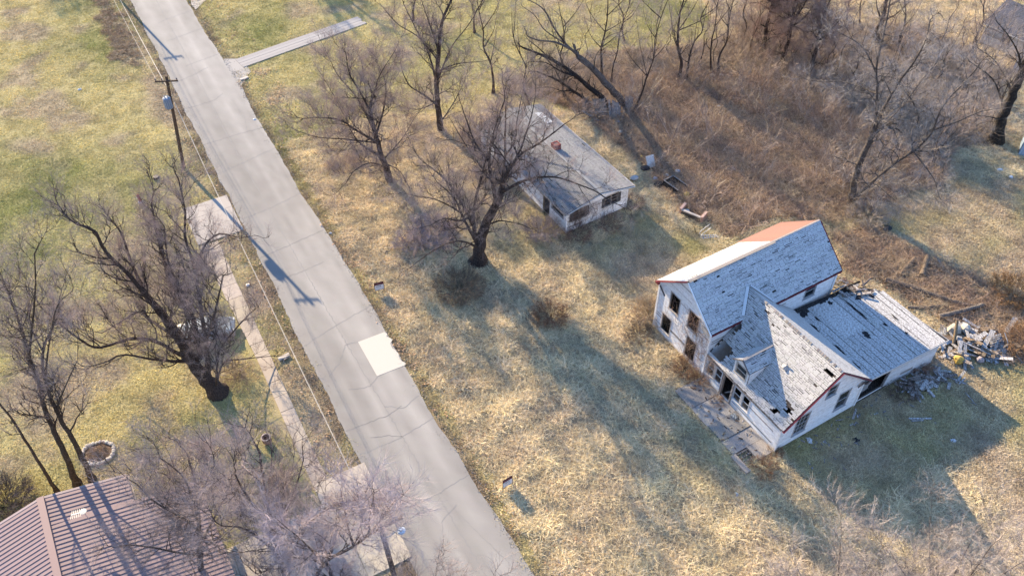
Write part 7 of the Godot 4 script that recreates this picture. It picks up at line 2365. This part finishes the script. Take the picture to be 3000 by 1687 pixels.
func build_rubble() -> void:
	var up := Vector3.UP
	var bk := Color(0.27, 0.22, 0.185)
	log_("long fallen trunk lying behind the flat roof", PackedVector3Array([Vector3(30.63, 0.30, -48.91), Vector3(32.18, 0.30, -48.18), Vector3(34.00, 0.30, -47.07), Vector3(35.36, 0.30, -46.29), Vector3(36.53, 0.35, -45.85), Vector3(37.50, 0.40, -45.89)]), 0.26, 0.16, bk)
	log_("second trunk lying across the end of the long one", PackedVector3Array([Vector3(33.50, 0.30, -44.77), Vector3(35.11, 0.40, -45.16), Vector3(36.74, 0.60, -45.53), Vector3(37.13, 0.70, -45.65)]), 0.22, 0.15, Color(0.33, 0.29, 0.25))
	log_("short cut log with a pale end beyond the long trunk", PackedVector3Array([Vector3(33.78, 0.25, -49.38), Vector3(34.47, 0.25, -50.57), Vector3(35.07, 0.25, -51.63)]), 0.24, 0.2, Color(0.4, 0.31, 0.22))
	log_("slanting cut log nearest the tall roof", PackedVector3Array([Vector3(32.01, 0.25, -49.49), Vector3(33.00, 0.25, -50.60), Vector3(33.93, 0.25, -51.49)]), 0.2, 0.15, Color(0.38, 0.29, 0.21))
	log_("thin log half buried in dry weeds", PackedVector3Array([Vector3(36.70, 0.15, -49.74), Vector3(37.67, 0.15, -48.61), Vector3(38.29, 0.15, -48.05)]), 0.12, 0.09, Color(0.4, 0.32, 0.24))
	log_("short log against the side of the flat roof", PackedVector3Array([Vector3(31.46, 0.20, -45.93), Vector3(32.51, 0.20, -45.84), Vector3(34.59, 0.30, -46.04)]), 0.14, 0.1, Color(0.36, 0.29, 0.23))
	log_("charred beam fallen across the upper edge of the flat roof", PackedVector3Array([Vector3(24.66, 2.90, -44.89), Vector3(26.05, 2.90, -45.74), Vector3(26.96, 2.90, -46.17)]), 0.13, 0.1, Color(0.035, 0.03, 0.03))
	log_("broken grey timber above the corner of the flat roof", PackedVector3Array([Vector3(27.18, 2.70, -45.99), Vector3(27.98, 2.80, -46.62)]), 0.1, 0.07, Color(0.3, 0.26, 0.24))
	# a broken stub of a young tree standing in the rubble
	log_("broken stub of a young tree standing in the white rubble", PackedVector3Array([Vector3(33.47, 0.00, -41.64), Vector3(33.76, 0.70, -42.40), Vector3(33.94, 1.50, -43.25)]), 0.14, 0.11, Color(0.4, 0.31, 0.2))
	# the white rubble heap
	var white := Color(0.8, 0.79, 0.77)
	var cols := [white, white, Color(0.6, 0.61, 0.63), Color(0.45, 0.4, 0.35), Color(0.36, 0.28, 0.2)]
	var t := thing("rubble_heap", "sunlit heap of broken white boards beyond the end of the flat roof", "rubble", Vector3(35.21, 0.00, -42.12))
	heap(t, 110, Vector2(3.2, 1.9), 0.9, 0.6, 2.6, cols, "board", 1.5)
	var bigs := [[Vector3(34.58, 0.50, -41.77), Vector3(36.21, 0.80, -42.65), 0.34], [Vector3(35.68, 0.50, -41.55), Vector3(36.74, 0.90, -42.76), 0.36], [Vector3(33.51, 0.60, -40.83), Vector3(33.92, 0.90, -41.78), 0.26], [Vector3(35.10, 0.60, -43.90), Vector3(34.79, 0.50, -42.04), 0.2], [Vector3(34.08, 0.70, -41.88), Vector3(35.95, 0.50, -40.67), 0.12], [Vector3(38.12, 0.30, -43.12), Vector3(39.32, 0.50, -44.41), 0.36], [Vector3(37.53, 0.20, -41.84), Vector3(37.39, 0.20, -40.76), 0.2], [Vector3(33.08, 0.30, -40.89), Vector3(34.33, 0.30, -40.66), 0.1]]
	for b in bigs: plank(t, b[0] - t.position, b[1] - t.position, b[2], 0.05, jit(white, 0.05), "panel")
	# broken slatted door leaning on the heap
	var dd := thing("slatted_panel", "broken grey slatted panel with a curved rim leaning on the rubble", "panel", Vector3(36.76, 0.00, -41.54), 0.3)
	for k in 9:
		plank(dd, Vector3(-0.85 + k * 0.06, 0.08 + k * 0.11, 0.35 - k * 0.12), Vector3(0.75 - k * 0.02, 0.08 + k * 0.11, 0.3 - k * 0.12), 0.13, 0.025, jit(Color(0.5, 0.5, 0.5), 0.12), "slat")
	var rim := MB.new()
	rim.tube(PackedVector3Array([Vector3(-0.7, 0.08, 0.5), Vector3(0.1, 0.12, 0.62), Vector3(0.62, 0.3, 0.4), Vector3(0.82, 0.7, -0.05), Vector3(0.8, 1.1, -0.6)]), PackedFloat32Array([0.035, 0.035, 0.035, 0.035, 0.03]), 6, Color(0.62, 0.62, 0.62))
	part(rim, "rim", M["plain"], dd)
	# pale tanks and a yellow block in the heap
	for q in [[Vector3(34.16, 0.00, -43.35), Vector3(0.62, 0.5, 0.5), Color(0.58, 0.52, 0.42), "left of two rounded cream lumps in the rubble", "tank"], [Vector3(35.09, 0.00, -43.44), Vector3(0.4, 0.45, 0.42), Color(0.66, 0.62, 0.53), "right of two rounded cream lumps in the rubble", "tank"], [Vector3(33.42, 0.00, -40.40), Vector3(0.42, 0.38, 0.36), Color(0.62, 0.44, 0.12), "yellow foam block at the foot of the rubble", "foam block"], [Vector3(35.08, 0.00, -40.44), Vector3(0.3, 0.3, 0.25), Color(0.46, 0.42, 0.44), "grey mossy lump below the rubble", "rubble lump"]]:
		var mb := MB.new()
		rock(mb, Vector3(0, q[1].y * 0.8, 0), q[1], q[2], rf(0, 6))
		var o := part(mb, numbered("rubble_lump"), M["stone"], self)
		o.position = q[0]
		tag(o, q[3], q[4])
	var t2 := thing("board_heap", "splintered white boards lying in the shade at the foot of the flat-roofed wall", "rubble", Vector3(29.77, 0.00, -38.42))
	heap(t2, 46, Vector2(1.3, 1.1), 0.8, 0.5, 1.7, [Color(0.8, 0.79, 0.77), Color(0.74, 0.73, 0.71), Color(0.45, 0.4, 0.36)], "board", 1.3)
	var t3 := thing("board_heap", "fan of broken boards in the shade right of the splintered heap", "rubble", Vector3(31.89, 0.00, -38.86))
	heap(t3, 20, Vector2(1.3, 0.8), 0.5, 0.6, 1.6, [Color(0.6, 0.58, 0.56), Color(0.7, 0.69, 0.68), Color(0.4, 0.34, 0.3)])
	for q in [[Vector3(28.06, 0.05, -35.33), Vector3(29.70, 0.05, -35.31), 0.14, "upper of two long boards lying in the house shadow"], [Vector3(28.18, 0.05, -35.13), Vector3(29.07, 0.05, -35.17), 0.1, "lower of two boards lying in the house shadow"], [Vector3(24.09, 0.05, -35.34), Vector3(24.59, 0.05, -36.22), 0.16, "short white board beside the low wing's end wall"], [Vector3(35.84, 0.10, -51.86), Vector3(36.07, 0.10, -50.45), 0.2, "white board lying at the end of the cut logs"], [Vector3(22.86, 0.04, -35.25), Vector3(23.49, 0.04, -35.35), 0.07, "thin lath beside the low wing's end wall"], [Vector3(14.08, 0.25, -37.03), Vector3(14.72, 0.25, -37.02), 0.07, "white lath on the patio"], [Vector3(32.93, 0.05, -37.55), Vector3(33.29, 0.05, -36.44), 0.06, "thin lath at the edge of the house shadow"]]:
		var o := thing("loose_board", q[3], "board", q[0] * Vector3(1, 0, 1))
		plank(o, q[0] - o.position, q[1] - o.position, q[2], 0.03, jit(Color(0.7, 0.69, 0.68), 0.08))
	# sheet of blue siding on the patio, debris at the top of the flat roof
	var sd := thing("siding_scrap", "bent blue-grey siding scrap on the patio beside the low wing", "siding scrap", Vector3(15.68, 0.18, -35.56), 0.5)
	for k in 4: plank(sd, Vector3(-0.2, 0.03 + k * 0.012, -0.24 + k * 0.12), Vector3(0.2, 0.03 + k * 0.02, -0.24 + k * 0.12), 0.11, 0.012, Color(0.4, 0.48, 0.56), "strip")
	var rd := thing("roof_debris", "broken timbers and scraps along the torn upper edge of the flat roof", "rubble", Vector3(26.21, 2.85, -45.34))
	heap(rd, 22, Vector2(1.5, 0.6), 0.2, 0.3, 1.1, [Color(0.3, 0.25, 0.22), Color(0.1, 0.08, 0.07), Color(0.55, 0.52, 0.5), Color(0.42, 0.32, 0.22)])
	var fd := thing("fallen_siding", "bricks and grey scraps on the ground at the far corner of the tall block", "rubble", Vector3(27.13, 0.00, -48.68))
	heap(fd, 20, Vector2(1.0, 0.9), 0.3, 0.2, 0.6, [Color(0.3, 0.2, 0.17), Color(0.4, 0.38, 0.38), Color(0.5, 0.46, 0.44)])
	# scraps strewn over the shaded grass by the end wall
	var mb := MB.new()
	for i in 70:
		var p := Vector3(11.1, 0, -44.52) + HOUSE_U * rf(1, 16) + HOUSE_V * (13.9 + absf(rng.randfn(0, 1.3)))
		var d := Vector3(rf(-1, 1), 0, rf(-1, 1)).normalized() * rf(0.06, 0.2)
		mb.bar(p - d + up * 0.04, p + d + up * 0.05, rf(0.04, 0.12), 0.02, jit(Color(0.55, 0.54, 0.52), 0.3))
	for i in 60:
		var p := Vector3(11.1, 0, -44.52) + HOUSE_U * rf(-2.5, -0.2) + HOUSE_V * rf(6.2, 13.2)
		var d := Vector3(rf(-1, 1), 0, rf(-1, 1)).normalized() * rf(0.04, 0.15)
		mb.bar(p - d + up * 0.2, p + d + up * 0.21, rf(0.03, 0.1), 0.02, jit([Color(0.5, 0.5, 0.5), Color(0.14, 0.11, 0.09), Color(0.3, 0.22, 0.15)][i % 3], 0.3))
	var sc := part(mb, "wood_scraps", M["wood"], self)
	sc.set_meta("kind", "stuff")
	tag(sc, "small splinters and paint chips strewn round the low wing", "scraps")



func _ready() -> void:
	rng.seed = 20240117
	# camera
	var cam := Camera3D.new()
	cam.name = "camera"
	add_child(cam)
	cam.transform = Transform3D(Basis(Vector3(0.999912, -0.009245, 0.009462), Vector3(0.013229, 0.698787, -0.715208), Vector3(0.0, 0.715271, 0.698848)).orthonormalized(), Vector3(0, 50, 0))
	cam.fov = 37.354
	cam.near = 0.5
	cam.far = 900.0
	cam.current = true
	# sky
	var env := Environment.new()
	env.background_mode = Environment.BG_SKY
	var sky := Sky.new()
	var sm := ProceduralSkyMaterial.new()
	sm.sky_top_color = Color(0.37, 0.50, 0.69)
	sm.sky_horizon_color = Color(0.66, 0.74, 0.84)
	sm.sky_curve = 0.12
	sm.ground_bottom_color = Color(0.2, 0.17, 0.13)
	sm.ground_horizon_color = Color(0.5, 0.48, 0.44)
	sm.sun_angle_max = 8.0
	sky.sky_material = sm
	env.sky = sky
	env.background_energy_multiplier = 1.0
	env.tonemap_mode = Environment.TONE_MAPPER_LINEAR
	env.tonemap_exposure = EXPOSURE
	env.sdfgi_enabled = true
	env.ssao_enabled = true
	env.ssil_enabled = true
	var we := WorldEnvironment.new()
	we.name = "world_environment"
	we.environment = env
	add_child(we)
	# low winter sun from the upper left, behind the trees
	var sun := DirectionalLight3D.new()
	sun.name = "sun"
	sun.light_energy = 1.6
	sun.light_color = Color(1.0, 0.915, 0.78)
	sun.light_angular_distance = 0.5
	sun.shadow_enabled = true
	add_child(sun)
	var to := Vector3(0.6018 * 0.9239, -0.3827, 0.7986 * 0.9239)
	sun.look_at_from_position(Vector3(0, 60, 0), Vector3(0, 60, 0) + to)

	make_materials()
	build_ground()
	build_road()
	build_paving()
	build_big_house()
	build_small_house()
	build_metal_house()
	build_far_sheds()
	build_rest()


const EXPOSURE := 3.35
